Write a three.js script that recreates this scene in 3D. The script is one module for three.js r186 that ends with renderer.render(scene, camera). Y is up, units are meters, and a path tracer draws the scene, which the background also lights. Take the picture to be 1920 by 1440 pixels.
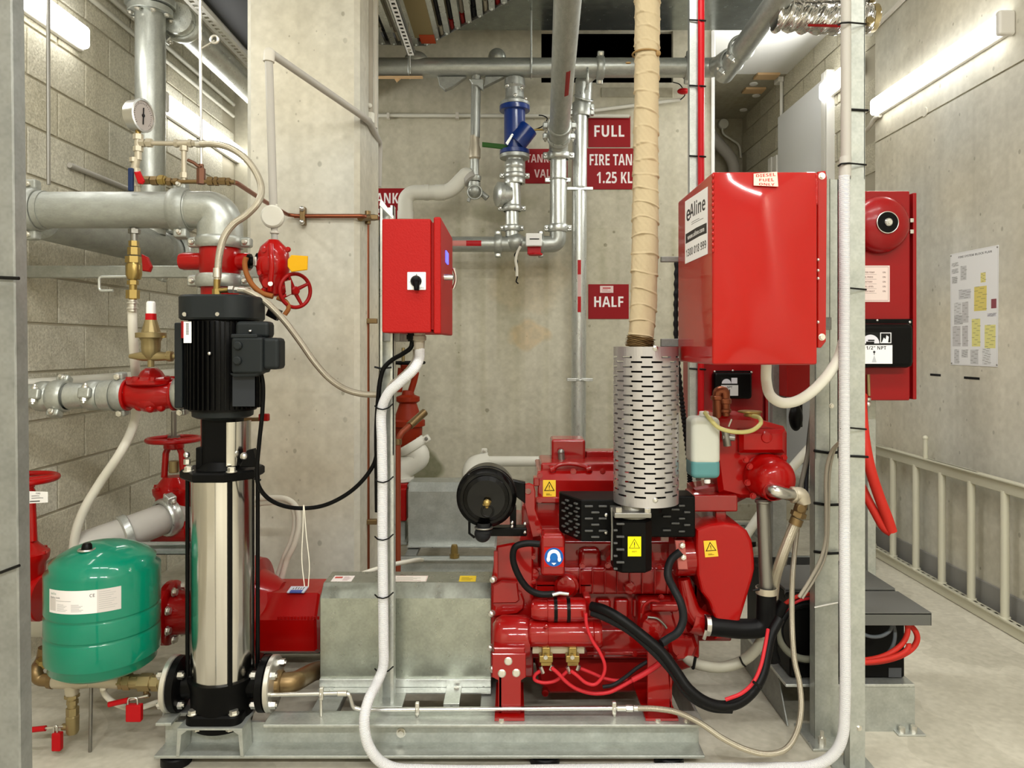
import * as THREE from 'three';
import { RoundedBoxGeometry } from 'three/addons/geometries/RoundedBoxGeometry.js';
import { mergeGeometries, toCreasedNormals } from 'three/addons/utils/BufferGeometryUtils.js';
import { RectAreaLightUniformsLib } from 'three/addons/lights/RectAreaLightUniformsLib.js';

// ---------- camera, renderer, large lights ----------
const F = 1380, CX = 960, HZ = 648, EYE = 1.27;            // focal length in pixels, vanishing point, eye height
const W = 1920, H = 1440;
const scene = new THREE.Scene();
scene.background = new THREE.Color(0x000000);
const camera = new THREE.PerspectiveCamera(2 * Math.atan(H / 2 / F) * 180 / Math.PI, W / H, 0.05, 60);
camera.position.set(0, EYE, 0);
camera.setViewOffset(W, H, 0, H / 2 - HZ, W, H);
const renderer = new THREE.WebGLRenderer({ antialias: true });
renderer.toneMapping = THREE.LinearToneMapping;
renderer.toneMappingExposure = 3.6;
renderer.shadowMap.enabled = true;
RectAreaLightUniformsLib.init();
const LAMP = new THREE.Color(1.0, 0.995, 0.965);
const WALL_L = -1.95, WALL_R = 2.25, BACK = 5.2, CEIL = 3.52, END = 7.3;
// lamps: [name, centre, facing, long axis, length, width, strength, label]
const LAMPS = [
  ['wall_batten_light', [WALL_L, 2.635, -2.68], [1, 0, 0], [0, 0, 1], 1.2, 0.10, 5, 'glowing LED batten on the block wall above the horizontal pipe, cut by the near strut'],
  ['wall_batten_light', [WALL_L, 2.6, -4.6], [1, 0, 0], [0, 0, 1], 1.12, 0.10, 5, 'glowing LED batten on the block wall behind the vertical riser and the pressure gauge'],
  ['wall_batten_light', [WALL_R, 2.715, -3.9], [-1, 0, 0], [0, 0, 1], 1.16, 0.10, 5, 'glowing LED batten on the smooth concrete wall above the red alarm panel'],
  ['wall_batten_light', [WALL_R + 0.02, 3.08, -5.02], [-1, 0, 0], [0, 0, 1], 0.5, 0.12, 22, 'short glowing light on the block wall beside the grey riser door'],
  ['unseen_ceiling_lamp', [-0.75, CEIL, -0.9], [0, -1, 0], [1, 0, 0], 1.5, 0.12, 16, 'unseen ceiling lamp above the camera, over the green tank, lighting floor and lower walls'],  // ceiling lamps from here on are out of view, strengths set for overall brightness
  ['unseen_ceiling_lamp', [1.05, CEIL, -0.7], [0, -1, 0], [1, 0, 0], 1.5, 0.12, 16, 'unseen ceiling lamp above the camera, over the fuel tank, lighting floor and lower walls'],
  ['unseen_ceiling_lamp', [0.35, CEIL, -2.9], [0, -1, 0], [1, 0, 0], 1.5, 0.12, 19, 'unseen ceiling lamp above the engine, placed to light the walls around it'],
  ['unseen_ceiling_lamp', [-0.6, CEIL, 2.3], [0, -1, 0], [1, 0, 0], 1.5, 0.12, 80, 'unseen ceiling lamp far behind the camera, block wall side, lighting the scene from the front'],  // unseen pair behind the camera, strong so that fronts and floor are lit
  ['unseen_ceiling_lamp', [1.3, CEIL, 2.3], [0, -1, 0], [1, 0, 0], 1.5, 0.12, 80, 'unseen ceiling lamp far behind the camera, concrete wall side, lighting the scene from the front'],
];

// ---------- helpers ----------
const V = (x, y, z) => new THREE.Vector3(x, y, z);
const at = (x, y, d) => V((x - CX) * d / F, EYE + (HZ - y) * d / F, -d);   // a sight line of the photograph cut at its own distance d
const sz = (n, d) => n * d / F;                                        // pixels at distance d in metres
const rnd = ((s) => () => { s = (s + 0x6d2b79f5) | 0; let t = Math.imul(s ^ (s >>> 15), 1 | s); t = (t + Math.imul(t ^ (t >>> 7), 61 | t)) ^ t; return ((t ^ (t >>> 14)) >>> 0) / 4294967296; })(7);
const UP = V(0, 1, 0), X = V(1, 0, 0), Z = V(0, 0, 1);

function fin(g) {                                                      // plain non-indexed geometry with uv in metres
  if (g.userData.done) return g;
  const keep = g.userData.keep;
  if (g.index) g = g.toNonIndexed();
  for (const k of Object.keys(g.attributes)) if (!['position', 'normal', 'uv'].includes(k)) g.deleteAttribute(k);
  if (!g.attributes.normal) g.computeVertexNormals();
  if (!keep) {
    const p = g.attributes.position, uv = new Float32Array(p.count * 2), a = V(), b = V(), c = V(), n = V();
    for (let i = 0; i < p.count; i += 3) {
      a.fromBufferAttribute(p, i); b.fromBufferAttribute(p, i + 1); c.fromBufferAttribute(p, i + 2);
      n.copy(b).sub(a).cross(c.clone().sub(a));
      const ax = Math.abs(n.x), ay = Math.abs(n.y), az = Math.abs(n.z);
      [a, b, c].forEach((q, k) => {
        const o = (i + k) * 2;
        if (ay >= ax && ay >= az) { uv[o] = q.x; uv[o + 1] = -q.z; }
        else if (ax >= az) { uv[o] = q.z; uv[o + 1] = q.y; } else { uv[o] = q.x; uv[o + 1] = q.y; }
      });
    }
    g.setAttribute('uv', new THREE.BufferAttribute(uv, 2));
  }
  g.userData = { done: true };
  return g;
}
const mg = (...l) => { const a = l.flat(9).filter(Boolean).map(fin); return a.length === 1 ? a[0] : mergeGeometries(a, false); };

const counts = {};
const numbered = (n) => { counts[n] = (counts[n] ?? -1) + 1; return counts[n] ? `${n}_${String(counts[n]).padStart(3, '0')}` : n; };
const settleList = [];
function tag(o, label, category, group) { o.userData.label = label; o.userData.category = category; if (group) o.userData.group = group; return o; }
function thing(name, label, category, group) { const g = new THREE.Group(); g.name = numbered(name); scene.add(g); settleList.push(g); return tag(g, label, category, group); }
const SPLIT = new Set('bolt flange_bolt flange_nut base_bolt screw nut blanking_plug stay_bolt tick pipe_clip cross_member rubber_foot cable louvre terminal rung slot_edge wire fuse_holder bracket terminal_cap strap seam core_plug leg_foot support_arm side_panel lip hinge pin socket joint collar wall_bracket'.split(' '));
function part(parent, name, geos, mat, label) {
  if (SPLIT.has(name) && Array.isArray(geos) && geos.length > 1) { let m; for (const g of geos) m = part(parent, name, [g], mat, label); return m; }
  const m = new THREE.Mesh(mg(geos), mat); m.name = name; m.castShadow = m.receiveShadow = true; parent.add(m);
  if (label) m.userData.label = label;
  return m;
}
function one(name, label, category, geos, mat, group) { const m = part(scene, numbered(name), [geos], mat); settleList.push(m); return tag(m, label, category, group); }
function struct(name, geos, mat) { const m = part(scene, name, geos, mat); m.userData.kind = 'structure'; return m; }
function settle() {
  const bx = new THREE.Box3(), c = V();
  for (const o of settleList) {
    bx.setFromObject(o); bx.getCenter(c); c.y = bx.min.y;
    if (o.isMesh) o.geometry.translate(-c.x, -c.y, -c.z);
    for (const k of o.children) k.position.sub(c);
    o.position.copy(c);
  }
}

// shapes
function box(x0, x1, y0, y1, z0, z1, r = 0) {
  const w = Math.abs(x1 - x0), h = Math.abs(y1 - y0), d = Math.abs(z1 - z0);
  const g = r ? new RoundedBoxGeometry(w, h, d, 1, Math.min(r, w / 2.1, h / 2.1, d / 2.1)) : new THREE.BoxGeometry(w, h, d);
  return g.translate((x0 + x1) / 2, (y0 + y1) / 2, (z0 + z1) / 2);
}
const bp = (x0, y0, x1, y1, d, depth, r = 0.003) => { const a = at(x0, y0, d), b = at(x1, y1, d); return box(a.x, b.x, b.y, a.y, -d - depth, -d, r); };
function orient(g, dir, pos) { g.applyQuaternion(new THREE.Quaternion().setFromUnitVectors(UP, dir.clone().normalize())); return g.translate(pos.x, pos.y, pos.z); }
// surface of revolution from a along dir; prof = [[t, r], ...] in metres
function rev(a, dir, prof, seg = 24, crease = 0.6) {
  const g = new THREE.LatheGeometry(prof.map(([t, r]) => new THREE.Vector2(Math.max(r, 1e-5), t)), seg);
  return orient(crease ? toCreasedNormals(g.toNonIndexed(), crease) : g, dir, a);
}
function cyl(a, b, r0, r1 = r0, seg = 20, ch = 0) {
  const d = b.clone().sub(a), L = d.length(), c = Math.min(ch, L / 3, r0 / 2);
  return rev(a, d, c ? [[0, 0], [0, r0 - c], [c, r0], [L - c, r1], [L, r1 - c], [L, 0]] : [[0, 0], [0, r0], [L, r1], [L, 0]], seg);
}
const disc = (c, dir, r, t, seg = 28, ch = 0.002) => { const n = dir.clone().normalize(); return cyl(c.clone().addScaledVector(n, -t / 2), c.clone().addScaledVector(n, t / 2), r, r, seg, ch); };
const ball = (c, r, sx = 1, sy = 1, sz_ = 1, seg = 20) => new THREE.SphereGeometry(r, seg, Math.round(seg * 0.7)).scale(sx, sy, sz_).translate(c.x, c.y, c.z);
const ring = (c, dir, R, r, seg = 36, rs = 10, arc = Math.PI * 2) => orient(new THREE.TorusGeometry(R, r, rs, seg, arc).rotateX(Math.PI / 2), dir, c);
const hex = (c, dir, r, h) => orient(toCreasedNormals(new THREE.CylinderGeometry(r, r, h, 6), 0.3), dir, c);
const bolt = (c, dir, r = 0.008) => { const n = dir.clone().normalize(); return [hex(c.clone().addScaledVector(n, r * 0.5), n, r, r), disc(c, n, r * 1.35, r * 0.3, 12, 0)]; };
// sweep a round section along points; r number or (i, theta, t) => radius
function sweep(pts, r, nr = 12, caps = true) {
  const n = pts.length, T = pts.map((p, i) => pts[Math.min(i + 1, n - 1)].clone().sub(pts[Math.max(i - 1, 0)]).normalize());
  let N = Math.abs(T[0].y) < 0.9 ? V(0, 1, 0) : V(1, 0, 0);
  N.sub(T[0].clone().multiplyScalar(N.dot(T[0]))).normalize();
  const pos = [], uv = [], idx = []; let len = 0;
  for (let i = 0; i < n; i++) {
    N.sub(T[i].clone().multiplyScalar(N.dot(T[i]))).normalize();
    const B = T[i].clone().cross(N);
    if (i) len += pts[i].distanceTo(pts[i - 1]);
    for (let k = 0; k <= nr; k++) {
      const th = k / nr * Math.PI * 2, R = typeof r === 'function' ? r(i, th, len) : r;
      const q = pts[i].clone().addScaledVector(N, Math.cos(th) * R).addScaledVector(B, Math.sin(th) * R);
      pos.push(q.x, q.y, q.z); uv.push(k / nr, len);
      if (i < n - 1 && k < nr) { const a = i * (nr + 1) + k, b = a + nr + 1; idx.push(a, a + 1, b, a + 1, b + 1, b); }
    }
  }
  const g = new THREE.BufferGeometry();
  g.setAttribute('position', new THREE.Float32BufferAttribute(pos, 3)); g.setAttribute('uv', new THREE.Float32BufferAttribute(uv, 2)); g.setIndex(idx);
  g.computeVertexNormals();
  const nm = g.attributes.normal;                                      // close the seam
  for (let i = 0; i < n; i++) { const a = i * (nr + 1), b = a + nr, v = V(nm.getX(a) + nm.getX(b), nm.getY(a) + nm.getY(b), nm.getZ(a) + nm.getZ(b)).normalize(); nm.setXYZ(a, v.x, v.y, v.z); nm.setXYZ(b, v.x, v.y, v.z); }
  g.userData.keep = true;
  if (!caps) return g;
  const out = [g];
  for (const [i, s] of [[0, -1], [n - 1, 1]]) {
    const R = typeof r === 'function' ? r(i, 0, i ? len : 0) : r, c = new THREE.CircleGeometry(R, nr).rotateX(-Math.PI / 2);
    c.userData.keep = true; out.push(Object.assign(orient(c, T[i].clone().multiplyScalar(s), pts[i]), {}));
  }
  return out;
}
const spline = (pts, n) => new THREE.CatmullRomCurve3(pts, false, 'centripetal').getPoints(n ?? pts.length * 10);
const hose = (pts, r, nr = 12, n) => sweep(spline(pts, n), r, nr);
function fillet(pts, rad) {                                            // polyline with rounded corners
  const o = [pts[0]];
  for (let i = 1; i < pts.length - 1; i++) {
    const p = pts[i], a = pts[i - 1].clone().sub(p), b = pts[i + 1].clone().sub(p), c = Math.min(rad, a.length() * 0.48, b.length() * 0.48);
    const s = p.clone().addScaledVector(a.normalize(), c), e = p.clone().addScaledVector(b.normalize(), c);
    for (let k = 0; k <= 8; k++) { const t = k / 8; o.push(s.clone().multiplyScalar((1 - t) ** 2).addScaledVector(p, 2 * t * (1 - t)).addScaledVector(e, t * t)); }
  }
  o.push(pts[pts.length - 1]);
  return o;
}
const pipe = (pts, r, bend, nr = 18) => sweep(fillet(pts, bend ?? r * 2.5), r, nr);
const px = (l, d) => l.map((p) => at(p[0], p[1], p[2] ?? d));
function extr(shape, depth, bevel = 0.002, bs = 1) {                           // shape in metres in xy, front at z = 0, going back
  const b = Math.min(bevel, depth / 3);
  return new THREE.ExtrudeGeometry(shape, { depth: depth - 2 * b, bevelEnabled: b > 0, bevelThickness: b, bevelSize: b, bevelOffset: -b, bevelSegments: bs, curveSegments: 10 }).translate(0, 0, -depth + b);
}
function polyShape(pts) { const s = new THREE.Shape(); pts.forEach((p, i) => (i ? s.lineTo(p.x, p.y) : s.moveTo(p.x, p.y))); s.closePath(); return s; }
const extp = (l, d, depth, bevel = 0.002, bs = 1) => extr(polyShape(l.map(([x, y]) => at(x, y, d))), depth, bevel, bs).translate(0, 0, -d);   // outline at distance d with its depth
// a thin sheet with uv 0..1 over its front; corners from upper left, clockwise as seen from the front
function sheet(a, b, c, d, t = 0.0008) {
  const n = c.clone().sub(a).cross(b.clone().sub(a)).normalize(); if (n.lengthSq() < 0.5) n.set(0, 0, 1);
  const A = [a, b, c, d].map((p) => p.clone().addScaledVector(n, t)), B = [a, b, c, d], pos = [], uv = [], U = [[0, 1], [1, 1], [1, 0], [0, 0]];
  const tri = (p, q) => { p.forEach((v) => pos.push(v.x, v.y, v.z)); q.forEach((v) => uv.push(...v)); };
  const nn = A[2].clone().sub(A[0]).cross(A[1].clone().sub(A[0]));
  const flip = nn.dot(n) < 0;
  const quad = (i, P, Q) => { const o = flip ? [0, 1, 2, 0, 2, 3] : [0, 2, 1, 0, 3, 2]; tri(o.map((k) => P[k]), o.map((k) => Q[k])); };
  quad(0, A, U);
  for (let i = 0; i < 4; i++) { const j = (i + 1) % 4; quad(0, [B[i], B[j], A[j], A[i]], [U[i], U[j], U[j], U[i]]); }
  const g = new THREE.BufferGeometry(); g.setAttribute('position', new THREE.Float32BufferAttribute(pos, 3)); g.setAttribute('uv', new THREE.Float32BufferAttribute(uv, 2));
  g.computeVertexNormals(); g.userData.keep = true; return g;
}
const sheetp = (x0, y0, x1, y1, d, t = 0.0008) => sheet(at(x0, y0, d), at(x1, y0, d), at(x1, y1, d), at(x0, y1, d), t);
// grooved pipe coupling: housing ring with two bolt pads, and its bolts
function coupling(parent, c, axis, rp, pad, mat, w = 0.045, boltMat) {
  const n = axis.clone().normalize(), k = rp * 1.0, s = c.clone().addScaledVector(n, -w / 2), q = pad.clone().normalize(), geo = [];
  geo.push(rev(s, n, [[0, k], [0, k * 1.14], [w * 0.12, k * 1.2], [w * 0.3, k * 1.24], [w * 0.7, k * 1.24], [w * 0.88, k * 1.2], [w, k * 1.14], [w, k]], 28));
  const t = n.clone().cross(q), bolts = [];
  for (const u of [-1, 1]) {
    const p = c.clone().addScaledVector(q, u * (k * 1.38));
    const m = new THREE.Matrix4().makeBasis(q, t, n).setPosition(p);
    geo.push(new RoundedBoxGeometry(k * 0.56, 0.038, w * 0.85, 1, 0.008).applyMatrix4(m));
    bolts.push([cyl(p.clone().addScaledVector(t, -0.032), p.clone().addScaledVector(t, 0.034), 0.006, 0.006, 8), hex(p.clone().addScaledVector(t, 0.022), t, 0.0105, 0.012), ball(p.clone().addScaledVector(t, -0.018), 0.011, 1, 1, 1, 10)]);
  }
  const h = part(parent, 'coupling', geo, mat);
  if (parent.isGroup) part(h, 'bolt', bolts, boltMat ?? mat);
  return h;
}
function handwheel(parent, c, axis, R, mat, r = 0.009, spokes = 4) {
  const n = axis.clone().normalize(), u = (Math.abs(n.y) > 0.9 ? V(1, 0, 0) : UP.clone()).cross(n).normalize(), v = n.clone().cross(u), g = [ring(c, n, R, r), disc(c.clone().addScaledVector(n, -0.006), n, R * 0.26, 0.028, 18, 0.004)];
  for (let i = 0; i < spokes; i++) { const a = i * Math.PI * 2 / spokes + 0.5, e = c.clone().addScaledVector(u, Math.cos(a) * R).addScaledVector(v, Math.sin(a) * R); g.push(cyl(c.clone().addScaledVector(n, -0.008), e, r * 1.15, r * 0.8, 10)); }
  return part(parent, 'handwheel', g, mat);
}
function tie(label, pts, r = 0.0034, mat = M.tie) { return one('cable_tie', label, 'cable tie', sweep(fillet(pts, 0.004), r, 6), mat); }

// ---------- materials ----------
function lattice(seed, P) { const a = new Float32Array(P * P); let s = seed * 7919 + 13; for (let i = 0; i < a.length; i++) { s = (s + 0x6d2b79f5) | 0; let t = Math.imul(s ^ (s >>> 15), 1 | s); t = (t + Math.imul(t ^ (t >>> 7), 61 | t)) ^ t; a[i] = ((t ^ (t >>> 14)) >>> 0) / 4294967296; } return a; }
const lat = {};
function vn(u, v, P, seed = 1, Q = P) {                                // tileable value noise, u v in 0..1
  const L = lat[seed + '_' + P] ??= lattice(seed + P, P), x = u * P, y = v * Q, i = Math.floor(x), j = Math.floor(y), f = x - i, g = y - j;
  const a = f * f * (3 - 2 * f), b = g * g * (3 - 2 * g), w = (p, q) => L[(((p % P) + P) % P) + ((((q % Q) + Q) % Q) % P) * P];
  return (w(i, j) * (1 - a) + w(i + 1, j) * a) * (1 - b) + (w(i, j + 1) * (1 - a) + w(i + 1, j + 1) * a) * b;
}
const fbm = (u, v, P, o, s = 1) => { let r = 0, a = 0.5, t = 0; for (let i = 0; i < o; i++) { r += a * vn(u, v, P << i, s + i); t += a; a *= 0.55; } return r / t; };
function tex(n, metres, fn, srgb = true) {
  const d = new Uint8Array(n * n * 4);
  for (let j = 0; j < n; j++) for (let i = 0; i < n; i++) { const c = fn(i / n, j / n), o = (j * n + i) * 4; for (let k = 0; k < 3; k++) d[o + k] = Math.max(0, Math.min(255, Array.isArray(c) ? c[k] : c)); d[o + 3] = 255; }
  const t = new THREE.DataTexture(d, n, n); t.wrapS = t.wrapT = THREE.RepeatWrapping; t.magFilter = THREE.LinearFilter; t.minFilter = THREE.LinearMipmapLinearFilter; t.generateMipmaps = true;
  t.repeat.set(1 / metres, 1 / metres); if (srgb) t.colorSpace = THREE.SRGBColorSpace; t.needsUpdate = true; return t;
}
const spots = [...Array(90)].map(() => [rnd(), rnd(), 0.0015 + rnd() * rnd() * 0.006, 0.35 + rnd() * 0.6]);
const tConc = tex(1024, 1.7, (u, v) => {
  const big = fbm(u, v, 4, 4, 3), fine = fbm(u, v, 64, 3, 9), streak = vn(u, v, 64, 21, 3), st2 = vn(u, v, 16, 29, 2);
  let k = (big - 0.5) * 44 + (fine - 0.5) * 26 + (streak - 0.5) * 9 + (st2 - 0.5) * 12, warm = (vn(u, v, 5, 44) - 0.5) * 16;
  for (const s of spots) { const dx = Math.min(Math.abs(u - s[0]), 1 - Math.abs(u - s[0])), dy = Math.min(Math.abs(v - s[1]), 1 - Math.abs(v - s[1])), q = Math.hypot(dx, dy * 0.75); if (q < s[2]) k -= 55 * s[3] * Math.min(1, (s[2] - q) / s[2] * 3); }
  k *= 0.8; return [198 + k + warm * 0.4, 194 + k, 179 + k - warm * 0.7];
});
const tBack = tex(1024, 3.6, (u, v) => {
  const x = u * 3.6 - 1.95, y = v * 3.6, big = fbm(u, v, 8, 4, 203), fine = fbm(u, v, 128, 3, 209), streak = vn(u, v, 96, 221, 4), w = fbm(u, v, 14, 3, 231) - 0.5;
  let k = (big - 0.5) * 34 + (fine - 0.5) * 24 + (streak - 0.5) * 12, r = 192 + k, g = 187 + k, b = 168 + k;
  const blot = (cx, cy, rx, ry, s, dr, dg, db) => { const q = Math.hypot((x - cx + w * 0.25) / rx, (y - cy + w * 0.3) / ry), a = Math.max(0, Math.min(1, (1 - q) * 4)) * s * (0.6 + 0.8 * fine); r += dr * a; g += dg * a; b += db * a; };
  blot(-0.62, 0.42, 0.14, 0.16, 1, -62, -58, -64); blot(0.12, 1.34, 0.16, 0.12, 0.5, 6, -14, -34); blot(0.1, 1.7, 0.3, 0.22, 0.4, 4, -6, -16); blot(-0.72, 2.14, 0.3, 0.05, 0.6, -30, -28, -26); blot(-0.05, 2.26, 0.25, 0.1, 0.4, -26, -24, -30); blot(0.38, 2.45, 0.12, 0.5, 0.3, -20, -18, -26);
  const s2 = Math.max(0, vn(u, v, 64, 241, 2) - 0.62) * (y < 2.1 ? 1 : 0.4); r -= s2 * 46; g -= s2 * 46; b -= s2 * 58;
  for (const q of spots) { const dx = Math.abs(u - q[0]), dy = Math.abs(v - q[1]), p = Math.hypot(dx, dy); if (p < q[2] * 0.6) { const a = 50 * q[3]; r -= a; g -= a; b -= a; } }
  return [r, g, b];
}); tBack.offset.set(1.95 / 3.6, 0);
const tConcB = tex(512, 1.7, (u, v) => 128 + (fbm(u, v, 32, 4, 12) - 0.5) * 190, false);
const tBlock = tex(512, 0.8, (u, v) => { const k = (fbm(u, v, 6, 3, 5) - 0.5) * 22 + (fbm(u, v, 128, 2, 15) - 0.5) * 48; return [200 + k, 196 + k, 180 + k]; });
const tBlockB = tex(512, 0.5, (u, v) => fbm(u, v, 64, 3, 31) * 255, false);
const tFloor = tex(1024, 2.3, (u, v) => { const k = (fbm(u, v, 5, 5, 61) - 0.5) * 50 + (fbm(u, v, 128, 2, 66) - 0.5) * 20, p = fbm(u, v, 7, 3, 71) > 0.62 ? -9 : 0; return [190 + k + p, 185 + k + p, 169 + k + p]; });
const tGalv = tex(512, 0.35, (u, v) => { const k = (fbm(u, v, 10, 3, 81) - 0.5) * 26 + (vn(u, v, 64, 83) - 0.5) * 12 + (fbm(u, v, 3, 2, 87) - 0.5) * 14; return [196 + k, 199 + k, 194 + k]; });
const tGalvR = tex(512, 0.35, (u, v) => 110 + (fbm(u, v, 10, 4, 85) - 0.5) * 70, false);
const tPaintR = tex(512, 0.6, (u, v) => 70 + fbm(u, v, 8, 5, 91) * 75, false);
const tOrange = tex(512, 0.12, (u, v) => fbm(u, v, 40, 2, 95) * 255, false);
const tWeave = tex(512, 0.05, (u, v) => { const a = Math.sin(u * Math.PI * 28), b = Math.sin(v * Math.PI * 28); return 128 + 70 * a * b + (fbm(u, v, 32, 2, 97) - 0.5) * 90; }, false);
const tRings = tex(64, 1, (u, v) => 128 + 127 * Math.cos(v * Math.PI * 2 * 8), false); tRings.repeat.set(1, 1 / 0.028);
const tBraid = tex(128, 1, (u, v) => 128 + 60 * Math.sin((u * 6 + v * 4) * Math.PI * 2) * Math.sin((u * 6 - v * 4) * Math.PI * 2) * 2, false); tBraid.repeat.set(1, 1 / 0.02);
const tBrush = tex(512, 0.4, (u, v) => 128 + (vn(u, v, 256, 101, 4) - 0.5) * 120, false);
const S = (color, roughness = 0.5, metalness = 0, o = {}) => new THREE.MeshPhysicalMaterial({ color, roughness, metalness, specularIntensity: metalness > 0.2 ? 1 : 0.4, ...o });
const Pm = (color, roughness, metalness, o = {}) => new THREE.MeshPhysicalMaterial({ color, roughness, metalness, ...o });
const galv = (c, r = 1, m = 0.85) => S(c, r, m, { map: tGalv, roughnessMap: tGalvR });
const M = {
  concrete: S(0xffffff, 0.9, 0, { map: tConc, bumpMap: tConcB, bumpScale: 0.0012 }),
  backWall: S(0xffffff, 0.9, 0, { map: tBack, bumpMap: tConcB, bumpScale: 0.0012 }),
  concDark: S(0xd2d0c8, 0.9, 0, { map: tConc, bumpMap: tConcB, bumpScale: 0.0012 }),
  block: [0xffffff, 0xf6f4ee, 0xf0eee8, 0xfaf9f6].map((c) => S(c, 0.95, 0, { map: tBlock, bumpMap: tBlockB, bumpScale: 0.002 })),
  mortar: S(0xb5af9d, 0.95), mortarPale: S(0xc4beac, 0.95),
  floor: S(0xffffff, 0.7, 0, { map: tFloor, bumpMap: tConcB, bumpScale: 0.0008 }),
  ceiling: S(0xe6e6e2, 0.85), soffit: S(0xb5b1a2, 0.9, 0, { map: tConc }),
  pipe: galv(0xdcdcd9, 0.9, 0.6), pipeDull: galv(0xc8c8c5, 1.1, 0.4), galv: galv(0xe2e3e1, 0.95, 0.6), galvBright: galv(0xffffff, 0.75, 0.7), galvDark: galv(0xb2b1b0, 1.0, 0.5), sheetGalv: galv(0xd0d2c8, 0.72, 0.75), duct: galv(0xc4c8c6, 0.55, 0.85),
  steel: S(0xd0cfcb, 0.28, 1), zinc: S(0xd9d6cd, 0.35, 0.9), stainless: S(0xd8d4cc, 0.5, 1, { roughnessMap: tBrush }), mirror: S(0xcdcac4, 0.16, 1), dkSteel: S(0x8b8983, 0.4, 0.9),
  red: Pm(0x9a0302, 1, 0, { roughnessMap: tPaintR, specularIntensity: 0.25, clearcoat: 0.5, clearcoatRoughness: 0.12 }), redEngine: Pm(0x8a0201, 1.0, 0, { roughnessMap: tPaintR, specularIntensity: 0.35, clearcoat: 0.9, clearcoatRoughness: 0.08, bumpMap: tConcB, bumpScale: 0.0004 }),
  redPanel: S(0x9c0d09, 0.55, 0, { bumpMap: tOrange, bumpScale: 0.0005 }), redTank: Pm(0x9c0600, 0.45, 0, { specularIntensity: 0.2, clearcoat: 0.65, clearcoatRoughness: 0.07 }), redRust: S(0x842408, 0.5), redPlastic: S(0xac0c14, 0.4), redHose: S(0xb82a20, 0.55), redWire: S(0xb8262e, 0.42), redDark: S(0x8a0c0a, 0.45),
  signRed: S(0x8e0c10, 0.45), black: S(0x060606, 0.35, 0, { specularIntensity: 0.25 }), blackGloss: Pm(0x030303, 0.3, 0, { specularIntensity: 0.15, clearcoat: 0.32, clearcoatRoughness: 0.04 }), blackMatt: S(0x060606, 0.45, 0, { specularIntensity: 0.22 }), charcoal: S(0x1d2122, 0.5), rubber: S(0x0a0a0b, 0.45, 0, { specularIntensity: 0.3 }), rubberGrey: S(0x1a1b1d, 0.5, 0, { specularIntensity: 0.3 }), tie: S(0x070707, 0.4), unlitBlack: S(0x010101, 1, 0, { specularIntensity: 0 }),
  brass: S(0x9f8850, 0.35, 0.85), bronze: S(0x806a48, 0.42, 0.8), brassDull: S(0x94845c, 0.45, 0.65), copper: S(0x8a5038, 0.38, 0.85), copperPaint: S(0x8a3d22, 0.5, 0.3), castPale: S(0xb9b09c, 0.45, 0.5),
  white: S(0xe9e8e4, 0.5), whiteGloss: S(0xf0efec, 0.3), conduit: S(0xe2e2e4, 0.42, 0, { bumpMap: tRings, bumpScale: 0.0018 }), pvc: S(0xc9c4b8, 0.45), pvcGrey: S(0xaeaaa2, 0.45), pvcWhite: S(0xd2d0c4, 0.4), greyPlastic: S(0xc2c0ba, 0.5), cableGrey: S(0x9b9486, 0.5), cablePale: S(0xd9d5c6, 0.5), paleHose: S(0xcfcbbd, 0.35),
  braid: S(0xbdb5a2, 0.42, 0.75, { bumpMap: tBraid, bumpScale: 0.0012 }), wrap: S(0xead6ae, 0.95, 0, { bumpMap: tWeave, bumpScale: 0.0025 }), wrapDark: S(0x94784e, 0.95, 0, { bumpMap: tWeave, bumpScale: 0.0012 }),
  greenTank: Pm(0x007a5e, 0.32, 0, { specularIntensity: 0.4, clearcoat: 0.7, clearcoatRoughness: 0.06 }), green: S(0x2d5a1e, 0.5), blue: Pm(0x0b2f78, 0.3, 0, { clearcoat: 0.6, clearcoatRoughness: 0.15 }), blueDark: S(0x1c2c50, 0.45), yellow: S(0xd09c0a, 0.5), leather: S(0x8a5226, 0.7), paper: S(0xe6e2dc, 0.8), foil: S(0xd6d4d0, 0.18, 1), pinkPatch: S(0xa9857c, 0.9), peach: S(0xd5b48a, 0.8),
  ladder: S(0xcbc8b4, 0.5, 0.2), doorGrey: S(0xeef0f4, 0.45), batteryLid: S(0x5a5a56, 0.6), panelRed: Pm(0x8a040a, 0.4, 0, { specularIntensity: 0.4, clearcoat: 0.3, clearcoatRoughness: 0.2 }),
  plasticTank: Pm(0xdcdccb, 0.45, 0, { transmission: 0.25, thickness: 0 }), coolant: S(0x56888a, 0.4), gaugeFace: S(0xa39a94, 0.4), lampGlow: S(0xffffff, 0.5, 0, { emissive: LAMP, emissiveIntensity: 2.6 }), lampBody: S(0xd9d6cf, 0.5), glass: Pm(0xffffff, 0.03, 0, { transmission: 1, thickness: 0 }),
  screen: S(0x2020c0, 0.4, 0, { emissive: new THREE.Color(0.12, 0.12, 0.9), emissiveIntensity: 0.6 }),
};
function print(w, h, draw, rough = 0.5, o = {}) {                      // flat print: lettering, labels
  const c = document.createElement('canvas'); c.width = w; c.height = h; const g = c.getContext('2d'); draw(g, w, h);
  const t = new THREE.CanvasTexture(c); t.colorSpace = THREE.SRGBColorSpace; t.magFilter = THREE.LinearFilter;
  return S(0xffffff, rough, 0, { map: t, ...o });
}
const fill = (g, w, h, c) => { g.fillStyle = c; g.fillRect(0, 0, w, h); };
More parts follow.
